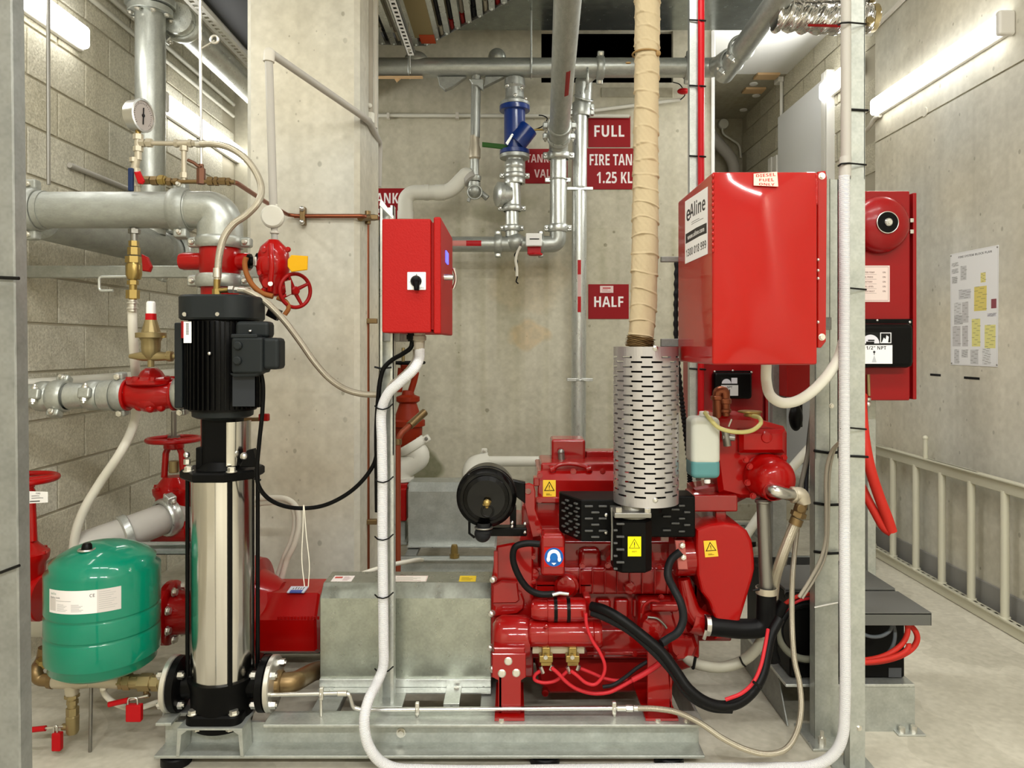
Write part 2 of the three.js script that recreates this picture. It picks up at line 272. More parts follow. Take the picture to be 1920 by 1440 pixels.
function words(g, s, x, y, size, c, wmax, bold = 'bold', font = 'sans-serif', align = 'center') { g.font = `${bold} ${size}px ${font}`; g.textAlign = align; g.textBaseline = 'middle'; g.fillStyle = c; const m = g.measureText(s).width; g.save(); g.translate(x, y); if (wmax && m) g.scale(wmax / m, 1); g.fillText(s, 0, 0); g.restore(); }
const lines = (g, x, y, w, n, dy, c = '#777', t = 2) => { g.fillStyle = c; for (let i = 0; i < n; i++) g.fillRect(x, y + i * dy, w * (0.6 + 0.4 * ((i * 37 % 10) / 10)), t); };
function warning(g, w, h, y = 0.42) { fill(g, w, h, '#e8bf3a'); g.strokeStyle = '#151005'; g.lineWidth = w * 0.06; g.beginPath(); g.moveTo(w / 2, h * (y - 0.3)); g.lineTo(w * 0.87, h * (y + 0.2)); g.lineTo(w * 0.13, h * (y + 0.2)); g.closePath(); g.stroke(); g.fillStyle = '#151005'; g.fillRect(w * 0.47, h * (y - 0.13), w * 0.06, h * 0.17); g.fillRect(w * 0.47, h * (y + 0.08), w * 0.06, h * 0.05); lines(g, w * 0.25, h * 0.8, w * 0.5, 2, h * 0.06, '#4a3a08', h * 0.03); }

// ---------- structure ----------
const T = 0.15;
struct('floor', box(WALL_L - T, WALL_R + T, -0.15, 0, -END - T, 4.6), M.floor);
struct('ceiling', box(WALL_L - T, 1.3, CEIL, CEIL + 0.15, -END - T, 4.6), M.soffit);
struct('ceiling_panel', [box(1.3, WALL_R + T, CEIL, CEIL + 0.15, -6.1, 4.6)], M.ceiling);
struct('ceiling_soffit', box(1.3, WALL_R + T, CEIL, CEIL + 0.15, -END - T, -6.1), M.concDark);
struct('unseen_wall_front', box(WALL_L - T, WALL_R + T, 0, CEIL, 4.6, 4.75), M.concDark);  // unseen wall behind the camera, set far and darker for dimmer reflections
// block walls: every block a piece of its own
function blockWall(name, x, face, d0, d1, y0, y1, mats, skip) {
  const w = struct(name, box(x - face * 0.007, x - face * 0.15, 0, CEIL, -END - T, 4.6), M.mortar);
  const joint = [];
  const g = mg(box(-0.002, 0.008, -0.0945, 0.0945, -0.1945, 0.1945, 0.003).scale(face, 1, 1));
  if (face < 0) { const p = g.attributes.position, n = g.attributes.normal; for (let i = 0; i < p.count; i += 3) for (const at_ of [p, n]) { const a = [at_.getX(i), at_.getY(i), at_.getZ(i)]; at_.setXYZ(i, at_.getX(i + 1), at_.getY(i + 1), at_.getZ(i + 1)); at_.setXYZ(i + 1, ...a); } }
  const variants = [0, 1, 2, 3, 4, 5].map((k) => { const c = g.clone(), u = c.attributes.uv; for (let i = 0; i < u.count; i++) u.setXY(i, u.getX(i) + k * 0.37, u.getY(i) + k * 0.23); return c; });
  for (let j = 0; 0.06 + j * 0.2 < CEIL; j++) {
    const yc = 0.06 + j * 0.2;
    if (yc < y0 || yc > y1) continue;
    for (let z = (j % 2 ? 0 : 0.2); z < d1; z += 0.4) {
      if (z < d0) continue;
      const m = new THREE.Mesh(variants[Math.floor(rnd() * 6)], mats[Math.floor(rnd() * mats.length)]);
      m.name = 'block'; m.castShadow = m.receiveShadow = true;
      m.position.set(x - face * 0.007 + face * 0.0, yc, -z - 0.16); if (j === 0) { m.scale.y = 0.95; m.position.y = 0.068; }
      w.add(m);
    }
  }
  return w;
}
blockWall('wall_left', WALL_L, 1, 1.6, BACK - 0.25, -1, 9, M.block);
// the smooth part of the other wall, and block work beyond it
{
  const w = struct('wall_right', [box(WALL_R, WALL_R + T, 0, 2.52, -4.56, 4.6), box(WALL_R + 0.012, WALL_R + T, 2.515, 2.535, -4.56, 4.6), box(WALL_R, WALL_R + T, 2.53, CEIL, -4.56, 4.6)], M.concrete);
  for (const [x, y, l] of [[1754, 703, 19], [1822, 709, 26]]) { const d = WALL_R * F / (x - CX), c = EYE + (HZ - y) * d / F; part(w, 'slot', box(WALL_R - 0.001, WALL_R + 0.001, c - 0.006, c + 0.006, -d - l * d / F * 0.9, -d + l * d / F * 0.9), M.rubberGrey); }
}
blockWall('wall_right_block', WALL_R + 0.03, -1, 4.4, END - 0.2, -1, 9, M.block);
// back wall with its opening
{
  const o0 = at(1015, 58, BACK), o1 = at(1262, 155, BACK), xr = at(1336, 0, BACK).x;
  const s = polyShape([V(WALL_L - T, 0), V(xr, 0), V(xr, CEIL), V(WALL_L - T, CEIL)]);
  s.holes.push(new THREE.Path([V(o0.x, o1.y), V(o0.x, o0.y), V(o1.x, o0.y), V(o1.x, o1.y)].map((p) => new THREE.Vector2(p.x, p.y))));
  struct('wall_back', extr(s, 0.05, 0).translate(0, 0, -BACK), M.backWall);
  struct('wall_opening_unlit_recess', [box(o0.x - 0.1, o1.x + 0.1, o1.y - 0.1, o0.y + 0.02, -BACK - 0.75, -BACK - 0.7), box(o0.x - 0.1, o0.x - 0.05, o1.y - 0.1, o0.y + 0.02, -BACK - 0.7, -BACK - 0.05), box(o1.x + 0.05, o1.x + 0.1, o1.y - 0.1, o0.y + 0.02, -BACK - 0.7, -BACK - 0.05), box(o0.x - 0.1, o1.x + 0.1, o0.y - 0.002, o0.y + 0.02, -BACK - 0.7, -BACK - 0.05), box(o0.x - 0.1, o1.x + 0.1, o1.y - 0.1, o1.y - 0.05, -BACK - 0.7, -BACK - 0.05)], M.unlitBlack);  // black walls carry the darkness of the unlit opening in their colour
  struct('trim_1', box(xr - 0.012, xr + 0.012, 0, CEIL - 0.03, -BACK - 0.01, -BACK + 0.012, 0.002), M.white);
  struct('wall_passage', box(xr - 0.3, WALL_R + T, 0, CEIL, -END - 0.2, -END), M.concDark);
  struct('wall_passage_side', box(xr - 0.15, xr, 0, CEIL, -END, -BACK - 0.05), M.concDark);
}
// column with a chamfered corner
{
  const d = 3.3, xl = at(461, 0, d).x, xr = at(668, 0, d).x + 0.012, c = 0.022;
  const pz = new THREE.ExtrudeGeometry((() => { const q = new THREE.Shape(); [[xl + c, d], [xr - c, d], [xr, d + c], [xr, d + 0.48], [xl, d + 0.48], [xl, d + c]].forEach(([a, b], i) => (i ? q.lineTo(a, b) : q.moveTo(a, b))); return q; })(), { depth: CEIL, bevelEnabled: false }).rotateX(-Math.PI / 2);
  struct('column', pz, M.concrete);
}
// door and its frame in the block work
{
  const x = WALL_R + 0.022, dn = 2.25 * F / 585, df = 2.25 * F / 500, top = EYE + 2.25 * 0.855;
  const door = struct('door_1', box(x - 0.03, x + 0.02, 0, top, -df, -dn, 0.004), M.doorGrey);
  part(door, 'door_frame', [box(x - 0.05, x + 0.02, 0, top + 0.03, -dn + 0.01, -dn + 0.07, 0.006), box(x - 0.05, x + 0.02, 0, top + 0.03, -dn + 0.075, -dn + 0.11, 0.006)], M.white);
  part(door, 'door_edge', [box(x - 0.045, x + 0.02, 0, top - 0.3, -df - 0.2, -df - 0.12, 0.004), box(x - 0.04, x + 0.02, 0, top - 0.31, -df - 0.1, -df - 0.01, 0.004)], M.whiteGloss);
}
// lamps: a body on the wall, a glowing diffuser, and a light of the same size in front of it
for (const [name, c, n, l, len, w, power, label] of LAMPS) {
  if (!power) continue;
  const N = V(...n), L = V(...l), C = V(...c), B = N.clone().cross(L), m = new THREE.Matrix4().makeBasis(L, N, L.clone().cross(N)).setPosition(C);
  const t = thing(name, label, 'light');
  part(t, 'body', [new RoundedBoxGeometry(len + 0.06, 0.03, w * 0.9, 1, 0.008).translate(0, 0.015, 0).applyMatrix4(m), new RoundedBoxGeometry(0.035, 0.075, w + 0.012, 1, 0.012).translate(len / 2 + 0.02, 0.0375, 0).applyMatrix4(m)], M.lampBody);
  part(t, 'diffuser', new RoundedBoxGeometry(len, 0.05, w, 2, 0.02).translate(0, 0.052, 0).applyMatrix4(m), M.lampGlow);
  const r = new THREE.RectAreaLight(LAMP, power, len, w); r.position.copy(C).addScaledVector(N, 0.085);
  r.up.copy(B); r.lookAt(r.position.clone().add(N)); scene.add(r); r.name = 'lamp_light';
}

// ---------- near strut, pipes and valves along the block wall ----------
{
  const t = thing('strut_post', 'weathered galvanised strut post standing closest to the camera at the edge of the frame', 'post');
  part(t, 'channel', extp([[-38, -1420], [6, -1420], [42, 1815], [-2, 1815]], 1.5, 0.041, 0.003), M.galvDark);
  part(t, 'base_plate', bp(-40, 1808, 80, 1816, 1.47, 0.1, 0.002), M.galv);
  tie('thick black cable tie with its head on the near strut beside the large coupling', px([[-30, 519], [36, 522]], 1.492), 0.0035);
  tie('black tie pulled slanting round the near strut beside the green tank', px([[-30, 1084], [0, 1074], [37, 1060]], 1.49), 0.003);
}
const NZ = V(0, 0, 1);
function ballLever(parent, a, b, grip, mat) { part(parent, 'lever', sweep([a, a.clone().lerp(b, 0.4), b], 0.004, 8), M.zinc); return part(parent, 'lever_grip', sweep([a.clone().lerp(b, grip), b], 0.0085, 10), mat); }
// large discharge pipe with two couplings, an elbow and the red tee
{
  const d = 2.52, r = sz(34, d), t = thing('discharge_pipe', 'large dull galvanised pipe crossing before the block wall, bending down to a red tee', 'pipe');
  part(t, 'pipe_length', [sweep([at(-90, 394, d), at(345, 394, d)], r, 32), rev(at(76, 394, d), X, [[0, r], [0, r * 1.06], [0.02, r * 1.06], [0.02, r]], 32)], M.pipeDull);
  coupling(t, at(60, 394, d), X, r, UP, M.pipeDull, 0.055, M.zinc);
  coupling(t, at(340, 394, d), X, r, V(0.1, -1, 0.2), M.pipeDull, 0.055, M.zinc);
  part(t, 'elbow', [sweep(fillet(px([[345, 394], [413, 394], [413, 456]], d), sz(62, d)), (i) => r * (1 + 0.2 * Math.min(1, i / 9)), 32), ring(at(356, 394, d), X, r, 0.004), ring(at(413, 452, d), UP, r, 0.004)], M.pipe);
  coupling(t, at(413, 455, d), UP, r * 1.05, X, M.pipe, 0.04, M.zinc);
  part(t, 'red_tee', [rev(at(413, 514, d), UP, [[0, 0], [0, r * 1.02], [0.006, r * 1.08], [0.085, r * 1.08], [0.092, r * 1.02], [0.092, 0]], 32), rev(at(413, 490, d), V(-1, 0, 0), [[0, 0.03], [0.125, 0.03], [0.13, 0.028], [0.136, 0.027], [0.136, 0]], 24), rev(at(413, 491, d), X, [[0, 0.03], [0.1, 0.03], [0.105, 0.024], [0.105, 0]], 24)], M.red);
  coupling(t, at(413, 527, d), UP, r * 1.05, X, M.pipe, 0.045, M.zinc);
  const ck = part(t, 'side_cock', [sweep(px([[440, 787], [486, 786]], d), 0.007, 10)], M.bronze); part(ck, 'lever_grip', bp(484, 776, 503, 790, d - 0.01, 0.02, 0.004), M.redDark);
  part(t, 'riser', sweep([at(413, 535, d), at(413, 1085, d)], r, 28), M.red);
}
// hanger rods
one('hanger_rod', 'thin threaded hanger rod from the ceiling to the large coupling near the strut', 'rod', cyl(at(89, -580, 2.52), at(91, 346, 2.52), 0.0065, 0.0065, 10), M.dkSteel, );
{
  const t = thing('hanger_rod', 'thin white hanger rod passing the far glowing batten from a round pipe clamp', 'rod');
  part(t, 'rod', cyl(at(372, -420, 2.7), at(378, 340, 2.7), 0.0052, 0.0052, 10), M.zinc);
  part(t, 'clamp', [ring(at(402, 74, 2.7), NZ, 0.014, 0.005, 16, 8), cyl(at(376, 92, 2.7), at(402, 76, 2.7), 0.003, 0.003, 8)], M.zinc);
}
// second pipe run along the wall with its riser
{
  const x = -1.72, yc = EYE + 178 * 3.64 / F, r = 0.082, t = thing('riser_pipe', 'tall galvanised riser pipe behind the pressure gauge, joined to a run along the block wall', 'pipe');
  part(t, 'riser', sweep([at(282, 440, 3.5), at(282, -330, 3.5)], 0.067, 28), M.pipe);
  part(t, 'wall_run', sweep([V(x, yc, -2.68), V(x, yc, -3.64)], r, 32), M.pipeDull);
  part(t, 'end_tee', [ball(V(x, yc, -3.6), r * 1.08), sweep([V(x, yc, -3.6), V(x, yc, -3.78)], r * 1.05, 28)], M.pipeDull);
  coupling(t, V(x, yc, -3.7), Z, r * 1.12, V(0.3, 1, 0), M.galvBright, 0.06, M.zinc);
  coupling(t, V(x, yc + 0.11, -3.5), UP, 0.068, X, M.pipe, 0.05, M.zinc);
  part(t, 'flange', [disc(at(282, 22, 3.5), UP, 0.1, 0.03, 30), disc(at(282, 6, 3.5), UP, 0.112, 0.035, 30)], M.galv);
  part(t, 'bolt', [0, 1, 2, 3, 4, 5, 6, 7].map((k) => { const a = k * Math.PI / 4 + 0.2; return bolt(at(282, 26, 3.5).add(V(Math.cos(a) * 0.088, -0.012, Math.sin(a) * 0.088)), V(0, -1, 0), 0.01); }), M.zinc);
}
{
  const x = -1.62, d0 = 1.62 * F / 620, y = EYE + 560 * 3.9 / F;
  const t = thing('ceiling_pipe', 'bright galvanised pipe running along under the ceiling beside the perforated tray', 'pipe');
  part(t, 'pipe_length', sweep([V(x, y, -3.55), V(x, y, -BACK)], 0.075, 28), M.galvBright);
  coupling(t, V(x, y, -3.62), Z, 0.076, V(1, 1, 0), M.galvBright, 0.05, M.zinc);
  const t2 = thing('cable_tray', 'dark perforated cable tray under the ceiling next to the column', 'tray');
  part(t2, 'tray_base', [box(-1.46, -1.215, 2.9, 2.904, -5.1, -2.4), box(-1.22, -1.215, 2.9, 2.96, -5.1, -2.4)], M.rubberGrey);
  const g = [];                                                       // perforated side rail: strips round each hole
  for (let k = 0; k < 63; k++) { const z = -2.4 - k * 0.0425; g.push(box(-1.53, -1.47, 2.88, 2.883, z - 0.014, z)); g.push(box(-1.53, -1.512, 2.88, 2.883, z - 0.0425, z - 0.014), box(-1.488, -1.47, 2.88, 2.883, z - 0.0425, z - 0.014)); }
  part(t2, 'perforated_rail', [g, box(-1.47, -1.467, 2.88, 2.94, -5.1, -2.4)], M.white);
  part(t2, 'cable', [0, 1].map((k) => sweep([V(-1.4 + k * 0.09, 2.923, -2.4), V(-1.4 + k * 0.09, 2.923, -5.1)], 0.018, 8)), M.blackMatt);
}
one('wall_conduit', 'thin grey conduit fixed along the block wall below the near glowing batten', 'conduit', sweep([V(-1.935, 2.06, -3.22), V(-1.935, 2.06, -5.1)], 0.012, 10), M.pvcGrey);
one('ceiling_conduit', 'two slim white conduits high on the block wall beside the bright ceiling pipe', 'conduit', [sweep([V(-1.93, 2.94, -3.2), V(-1.93, 2.94, -5.1)], 0.014, 10), sweep([V(-1.93, 2.86, -3.2), V(-1.93, 2.86, -5.1)], 0.012, 10)], M.pvcWhite);
one('white_wall_pipe', 'white pipe running low along the block wall behind the grooved pipe run', 'pipe', [sweep([V(-1.88, 1.105, -2.2), V(-1.88, 1.105, -5.1)], 0.036, 14), [2.5, 3.4, 4.3].map((z) => box(-1.95, -1.84, 1.095, 1.115, -z - 0.015, -z + 0.015))], M.pvcWhite);
// pressure gauge and its brass manifold
{
  const d = 2.52, t = thing('pressure_gauge', 'round steel pressure gauge turned aside above the large discharge pipe', 'gauge');
  const n = V(0.975, -0.03, 0.22).normalize(), c = at(262, 217, d);
  const face = c.clone().addScaledVector(n, 0.012);
  part(t, 'case', rev(c.clone().addScaledVector(n, -0.03), n, [[0, 0], [0, 0.046], [0.004, 0.052], [0.036, 0.052], [0.036, 0.057], [0.046, 0.057], [0.047, 0.05], [0.042, 0.049]], 36), M.steel);
  const fm = part(t, 'dial', disc(face, n, 0.05, 0.002, 36, 0), M.gaugeFace);
  const u = UP.clone().cross(n).normalize(), v = n.clone().cross(u);
  part(fm, 'needle', [sweep([face.clone().addScaledVector(n, 0.003).addScaledVector(v, -0.03), face.clone().addScaledVector(n, 0.003).addScaledVector(v, 0.026)], 0.0022, 6), disc(face.clone().addScaledVector(n, 0.003), n, 0.006, 0.003, 12, 0)], M.black);
  part(fm, 'tick', [...Array(27)].map((_, k) => { const a = -0.75 * Math.PI + k / 26 * 1.5 * Math.PI, L = k % 5 ? 0.004 : 0.008; return sweep([0.038, 0.038 + L].map((q) => face.clone().addScaledVector(n, 0.0012).addScaledVector(u, Math.sin(a) * q).addScaledVector(v, Math.cos(a) * q)), 0.0007, 4); }), M.black);
  part(t, 'stem', [sweep([at(259, 243, d), at(259, 252, d)], 0.009, 12)], M.brass);
  const m = thing('gauge_manifold', 'cross-connected bronze fittings with valves on top of the large discharge pipe', 'manifold');
  const hx = (x0, x1, y, r) => hex(at((x0 + x1) / 2, y, d), X, sz(r, d), sz(x1 - x0, d)), hy = (x, y0, y1, r) => hex(at(x, (y0 + y1) / 2, d), UP, sz(r, d), sz(y1 - y0, d));
  part(m, 'upper_fittings', [sweep(px([[259, 252], [259, 300]], d), sz(6.5, d), 14), hy(259, 252, 262, 9), hy(259, 275, 284, 9), sweep(px([[259, 268], [372, 270]], d), sz(4.6, d), 12), hx(262, 272, 268, 8), hx(275, 285, 268, 8.5), sweep(px([[328, 269], [360, 269]], d), sz(6.5, d), 12), hx(328, 334, 269, 8), hx(354, 360, 269, 8), sweep(px([[345, 270], [345, 338]], d), sz(4.8, d), 12), hy(345, 274, 283, 7.5), hy(345, 324, 334, 7.5), hx(360, 374, 269, 6)], M.castPale);
  part(m, 'lower_fittings', [sweep(px([[255, 340], [440, 341]], d), sz(4.2, d), 12), hx(266, 282, 338, 8), hx(284, 296, 339, 9), hx(314, 322, 341, 8), hx(326, 334, 341, 7), hx(390, 400, 340, 8.5), hx(403, 409, 340, 9), hx(412, 424, 340, 7.5), hx(426, 432, 341, 8)], M.bronze);
  part(m, 'brass_union', [hx(297, 312, 338, 8.5), hx(300, 308, 338, 10)], M.brass);
  part(m, 'valve_body', [hy(377, 316, 345, 8), hy(377, 308, 316, 5), sweep(px([[352, 300], [363, 305], [372, 312], [377, 314]], d - 0.01), 0.0055, 8)], S(0x6a4430, 0.5, 0.5));
  part(m, 'isolating_valve', [sweep(px([[257, 296], [252, 318]], d), sz(7, d), 12), sweep(px([[256, 316], [256, 362]], d), sz(7, d), 14), hy(256, 342, 350, 9), hy(252, 296, 304, 9)], M.castPale);
  part(m, 'handle', bp(239, 314, 248.5, 358, d - 0.05, 0.014, 0.004), M.blueDark);
  part(m, 'handle', extp([[250, 322], [261, 320], [270, 339], [266, 345], [258, 344]], d - 0.045, 0.012, 0.003), M.redPlastic);
  one('copper_tube', 'bare copper tube slanting from the bronze manifold to the bracket on the column', 'tube', pipe([at(432, 341, d), at(444, 343, d + 0.04), at(500, 380, 2.95), at(540, 403, 3.27), at(562, 405, 3.278)], 0.0085, 0.05, 12), M.copper);
  const h = thing('braided_hose', 'braided steel hose arching from the gauge manifold down past the red tee', 'hose');
  part(h, 'hose', hose(px([[372, 270], [400, 270], [430, 277], [460, 297], [482, 327], [490, 352], [482, 382], [462, 403], [438, 420], [420, 445], [411, 480], [408, 515], [407, 530]].map(([x, y], i) => [x, y, i < 6 ? d - 0.01 * i : 2.4])), sz(6.3, d), 12), M.braid);
  part(h, 'ferrule', [sweep(px([[368, 270], [384, 270]], d), sz(7, d), 12), sweep(px([[408, 503], [407, 520]], 2.4), sz(7.6, d), 12), hy(408, 520, 526, 7)], M.zinc);
  const b = thing('brass_elbow', 'brass tee joining two braided hoses on top of the black motor', 'fitting'), q = 2.39;
  part(b, 'body', [sweep(px([[407, 524], [406, 552]], q), sz(6, q), 12), sweep(px([[406, 545], [428, 544]], q), sz(5, q), 12), hex(at(406, 548, q), UP, sz(8, q), 0.02)], M.brass);
  part(b, 'coupling_nut', [hex(at(434, 543, q), X, sz(7.5, q), sz(9, q)), hex(at(447, 544, q), X, sz(6.5, q), sz(12, q))], M.zinc);
  const h2 = thing('braided_hose', 'braided steel hose sagging from the motor top across the column to the white conduit', 'hose');
  part(h2, 'hose', hose(px([[452, 544, 2.39], [470, 549, 2.36], [498, 566, 2.34], [530, 598, 2.36], [560, 637, 2.4], [592, 682, 2.44], [620, 712, 2.47], [648, 730, 2.48], [680, 739, 2.46], [712, 740, 2.44]]), 0.0105, 12), M.braid);
  part(h2, 'ferrule', sweep(px([[450, 544, 2.39], [466, 547, 2.37]]), 0.0125, 12), M.zinc);
}
// drain assembly under the large pipe
{
  const d = 2.52, hy = (x, y0, y1, r) => hex(at(x, (y0 + y1) / 2, d), UP, sz(r, d), sz(y1 - y0, d)), t = thing('drain_valve', 'brass ball valve with a red handle hanging under the large discharge pipe', 'valve');
  part(t, 'nipple', [hy(252, 430, 438, 11), sweep(px([[252, 428], [252, 462]], d), sz(7, d), 14)], M.dkSteel);
  part(t, 'body', [hy(251, 452, 462, 9), hy(251, 464, 478, 11), hy(250, 481, 493, 14), rev(at(251, 524, d), UP, [[0, 0], [0, sz(11, d)], [sz(8, d), sz(14, d)], [sz(26, d), sz(14, d)], [sz(32, d), sz(11, d)], [sz(32, d), 0]]), hy(249, 526, 534, 10), hy(249, 544, 560, 12), sweep(px([[250, 520], [249, 570]], d), sz(7, d), 14)], M.brass);
  part(t, 'hose_tail', [sweep(px([[249, 562], [248, 584]], d), sz(8, d), 14), disc(at(249, 568, d), UP, sz(10, d), 0.008, 18), disc(at(248, 578, d), UP, sz(10, d), 0.008, 18)], M.zinc);
  part(t, 'handle', extp([[264, 476], [276, 482], [284, 500], [280, 510], [266, 508]], d - 0.03, 0.016, 0.004), M.redDark);
  const h = one('drain_hose', 'clear drain hose hanging from the brass ball valve down behind the green tank', 'hose', hose(px([[248, 582, 2.53], [249, 620, 2.53], [252, 670, 2.56], [256, 720, 2.62], [256, 765, 2.64], [248, 803, 2.62], [226, 848, 2.56], [187, 906, 2.56], [158, 955, 2.55], [142, 1000, 2.55], [136, 1050, 2.56]]), 0.0155, 14), M.paleHose);
  one('hose_hook', 'square galvanised wire hook on the block wall beside the drain valve', 'hook', pipe(px([[242, 519], [186, 519], [186, 545], [212, 545]], 2.6), 0.005, 0.012, 10), M.galvBright);
  one('support_channel', 'horizontal galvanised channel behind the drain valve carrying the wall pipe', 'bracket', [box(-1.94, -1.0, EYE + 128 * 2.9 / F, EYE + 150 * 2.9 / F, -2.94, -2.9, 0.003)], M.galv);
}
// pilot regulator on the red valve of the lower run
{
  const d = 2.45, t = thing('pressure_regulator', 'brass bell-shaped pilot regulator with a white and red cap on the red valve', 'regulator'), p = (y) => at(283, y, d), k = (n) => sz(n, d);
  part(t, 'bell', rev(p(688), UP, [[0, 0], [0, k(6)], [k(14), k(6)], [k(17), k(10)], [k(28), k(16)], [k(36), k(17)], [k(48), k(17)], [k(54), k(20)], [k(55), k(27)], [k(64), k(27)], [k(65), k(17)], [k(88), k(10.5)], [k(89), 0]], 28), M.brassDull);
  part(t, 'side_port', [rev(p(668), X, [[-k(40), 0], [-k(40), k(4)], [-k(30), k(6)], [-k(16), k(9)], [k(16), k(9)], [k(28), k(8)], [k(34), k(10)], [k(40), k(10)], [k(42), k(5)], [k(56), k(4)], [k(56), 0]], 14), hex(at(318, 667, d), X, k(10), k(8))], M.brassDull);
  part(t, 'bolt', [-24, -8, 8, 24].map((x) => bolt(at(283 + x, 633, d - 0.02), UP, 0.006)), M.brass);
  part(t, 'red_band', rev(p(600), UP, [[0, 0], [0, k(10)], [k(12), k(9.5)], [k(12), 0]], 24), M.redPlastic);
  part(t, 'cap', rev(p(588), UP, [[0, 0], [0, k(8.5)], [k(20), k(8)], [k(23), k(6)], [k(23), 0]], 24), M.white);
}
// lower grooved pipe run with the red globe valve
{
  const d = 2.52, y = 743, t = thing('grooved_pipe_run', 'lower galvanised pipe run with three couplings leading into the red globe valve', 'pipe'), k = (n) => sz(n, d);
  part(t, 'pipe_length', [sweep(px([[-60, y], [232, y - 3]], d), k(22), 26), rev(at(126, y - 1, d), X, [[0, k(22)], [k(4), k(25)], [k(30), k(24)], [k(38), k(22)]], 26), rev(at(190, y - 2, d), X, [[0, k(22)], [k(3), k(28)], [k(26), k(30)], [k(27), k(22)]], 26)], M.pipe);
  coupling(t, at(84, y, d), X, k(23), V(0.0, 0.2, 1), M.pipe, 0.05, M.zinc);
  coupling(t, at(112, y, d), X, k(25), V(0.0, -1, 0.5), M.pipe, 0.05, M.zinc);
  coupling(t, at(177, y - 2, d), X, k(23), V(0.0, 0.2, 1), M.pipe, 0.05, M.zinc);
  coupling(t, at(228, y - 4, d), X, k(25), V(0, 1, 0.1), M.pipeDull, 0.04, M.zinc);
  coupling(t, at(341, y - 6, d), X, k(25), V(0, 1, 0.1), M.pipe, 0.04, M.zinc);
  const v = thing('globe_valve', 'red cast globe valve under the brass pilot regulator', 'valve');
  part(v, 'body', [rev(at(238, y - 4, d), X, [[0, 0], [0, k(24)], [k(6), k(25)], [k(22), k(29)], [k(46), k(32)], [k(70), k(29)], [k(86), k(25)], [k(92), k(24)], [k(92), 0]], 28), ball(at(284, y + 6, d), k(30), 1.15, 0.8, 1), ball(at(262, y + 18, d - 0.02), k(10)), ball(at(302, y + 20, d - 0.02), k(9)), ball(at(282, y + 22, d - 0.03), k(9)), disc(at(240, y - 3, d), X, k(30), k(6), 30), disc(at(328, y - 3, d), X, k(30), k(6), 30)], M.red);
  part(v, 'bonnet', [rev(at(284, 722, d), UP, [[0, 0], [0, k(38)], [k(3), k(43)], [k(10), k(43)], [k(13), k(38)], [k(16), k(24)], [k(26), k(18)], [k(32), k(10)], [k(32), 0]], 30)], M.red);
  part(v, 'bolt', [0, 1, 2, 3, 4, 5, 6, 7].map((q) => { const a = q * Math.PI / 4 + 0.3; return bolt(at(284, 712, d).add(V(Math.cos(a) * k(37), 0, Math.sin(a) * k(37))), UP, 0.011); }), M.red);
}
// rising stem gate valves
function gateValve(label, x, d, yTop, yW, yNeck, yBonnet, yBody, yBot, s, mat, tagged) {
  const t = thing('gate_valve', label, 'valve'), k = (n) => sz(n, d) * s, p = (y) => at(x, y, d), h = (a, b) => sz(b - a, d);
  part(t, 'stem', [cyl(p(yW + 20), p(yTop), k(5), k(5), 14, 0.002), disc(p(yW - 4), UP, k(11), k(8), 6, 0)], M.dkSteel);
  handwheel(t, p(yW), UP, k(46), mat, k(4.4));
  const H = h(yNeck, yBonnet);
  part(t, 'yoke', [-1, 1].map((q) => sweep(px([[x + q * 10 * s, yW + 14], [x + q * 15 * s, yNeck], [x + q * 18 * s, yBonnet + 2]], d), k(6), 10)).concat([disc(p(yW + 12), UP, k(18), k(10), 20, 0.003)]), mat);
  part(t, 'packing_gland', [disc(p(yBonnet - 18), UP, k(9), k(22), 14, 0.002)], M.brassDull);
  part(t, 'body', [rev(p(yBot), UP, [[0, 0], [0, k(26)], [k(4), k(31)], [h(yBody, yBot) - k(6), k(32)], [h(yBody, yBot), k(36)], [h(yBody, yBot) + k(6), k(37)], [h(yBody, yBot) + k(10), k(37)], [h(yBody, yBot) + k(12), k(33)], [h(yBonnet, yBot) - k(8), k(24)], [h(yBonnet, yBot), k(18)], [h(yBonnet, yBot), 0]], 30), disc(p(yBot), V(1, 0, 0), k(33), k(70), 24, 0.004)], mat);
  part(t, 'bolt', [0, 1, 2, 3, 4, 5].map((q) => { const a = q * Math.PI / 3; return bolt(p(yBody - 12).add(V(Math.cos(a) * k(33), 0, Math.sin(a) * k(33))), UP, k(4)); }), mat);
  return t;
}
gateValve('red rising-stem gate valve with a handwheel just behind the stainless pump sleeve', 326, 2.85, 771, 824, 850, 893, 925, 985, 1, M.red);
{
  const t = gateValve('red gate valve half hidden by the near strut, a white tag hung on it', 38, 2.45, 860, 898, 920, 1012, 1050, 1120, 1.3, M.red);
  part(t, 'tag', sheet(at(54, 921, 2.38), at(90, 922, 2.36), at(90, 942, 2.36), at(54, 944, 2.38)), print(160, 90, (g, w, h) => { fill(g, w, h, '#eeecea'); words(g, 'FIRE', 80, 16, 18, '#555'); lines(g, 24, 34, 112, 2, 16, '#888', 6); lines(g, 10, 72, 140, 1, 10, '#555', 9); }));
}
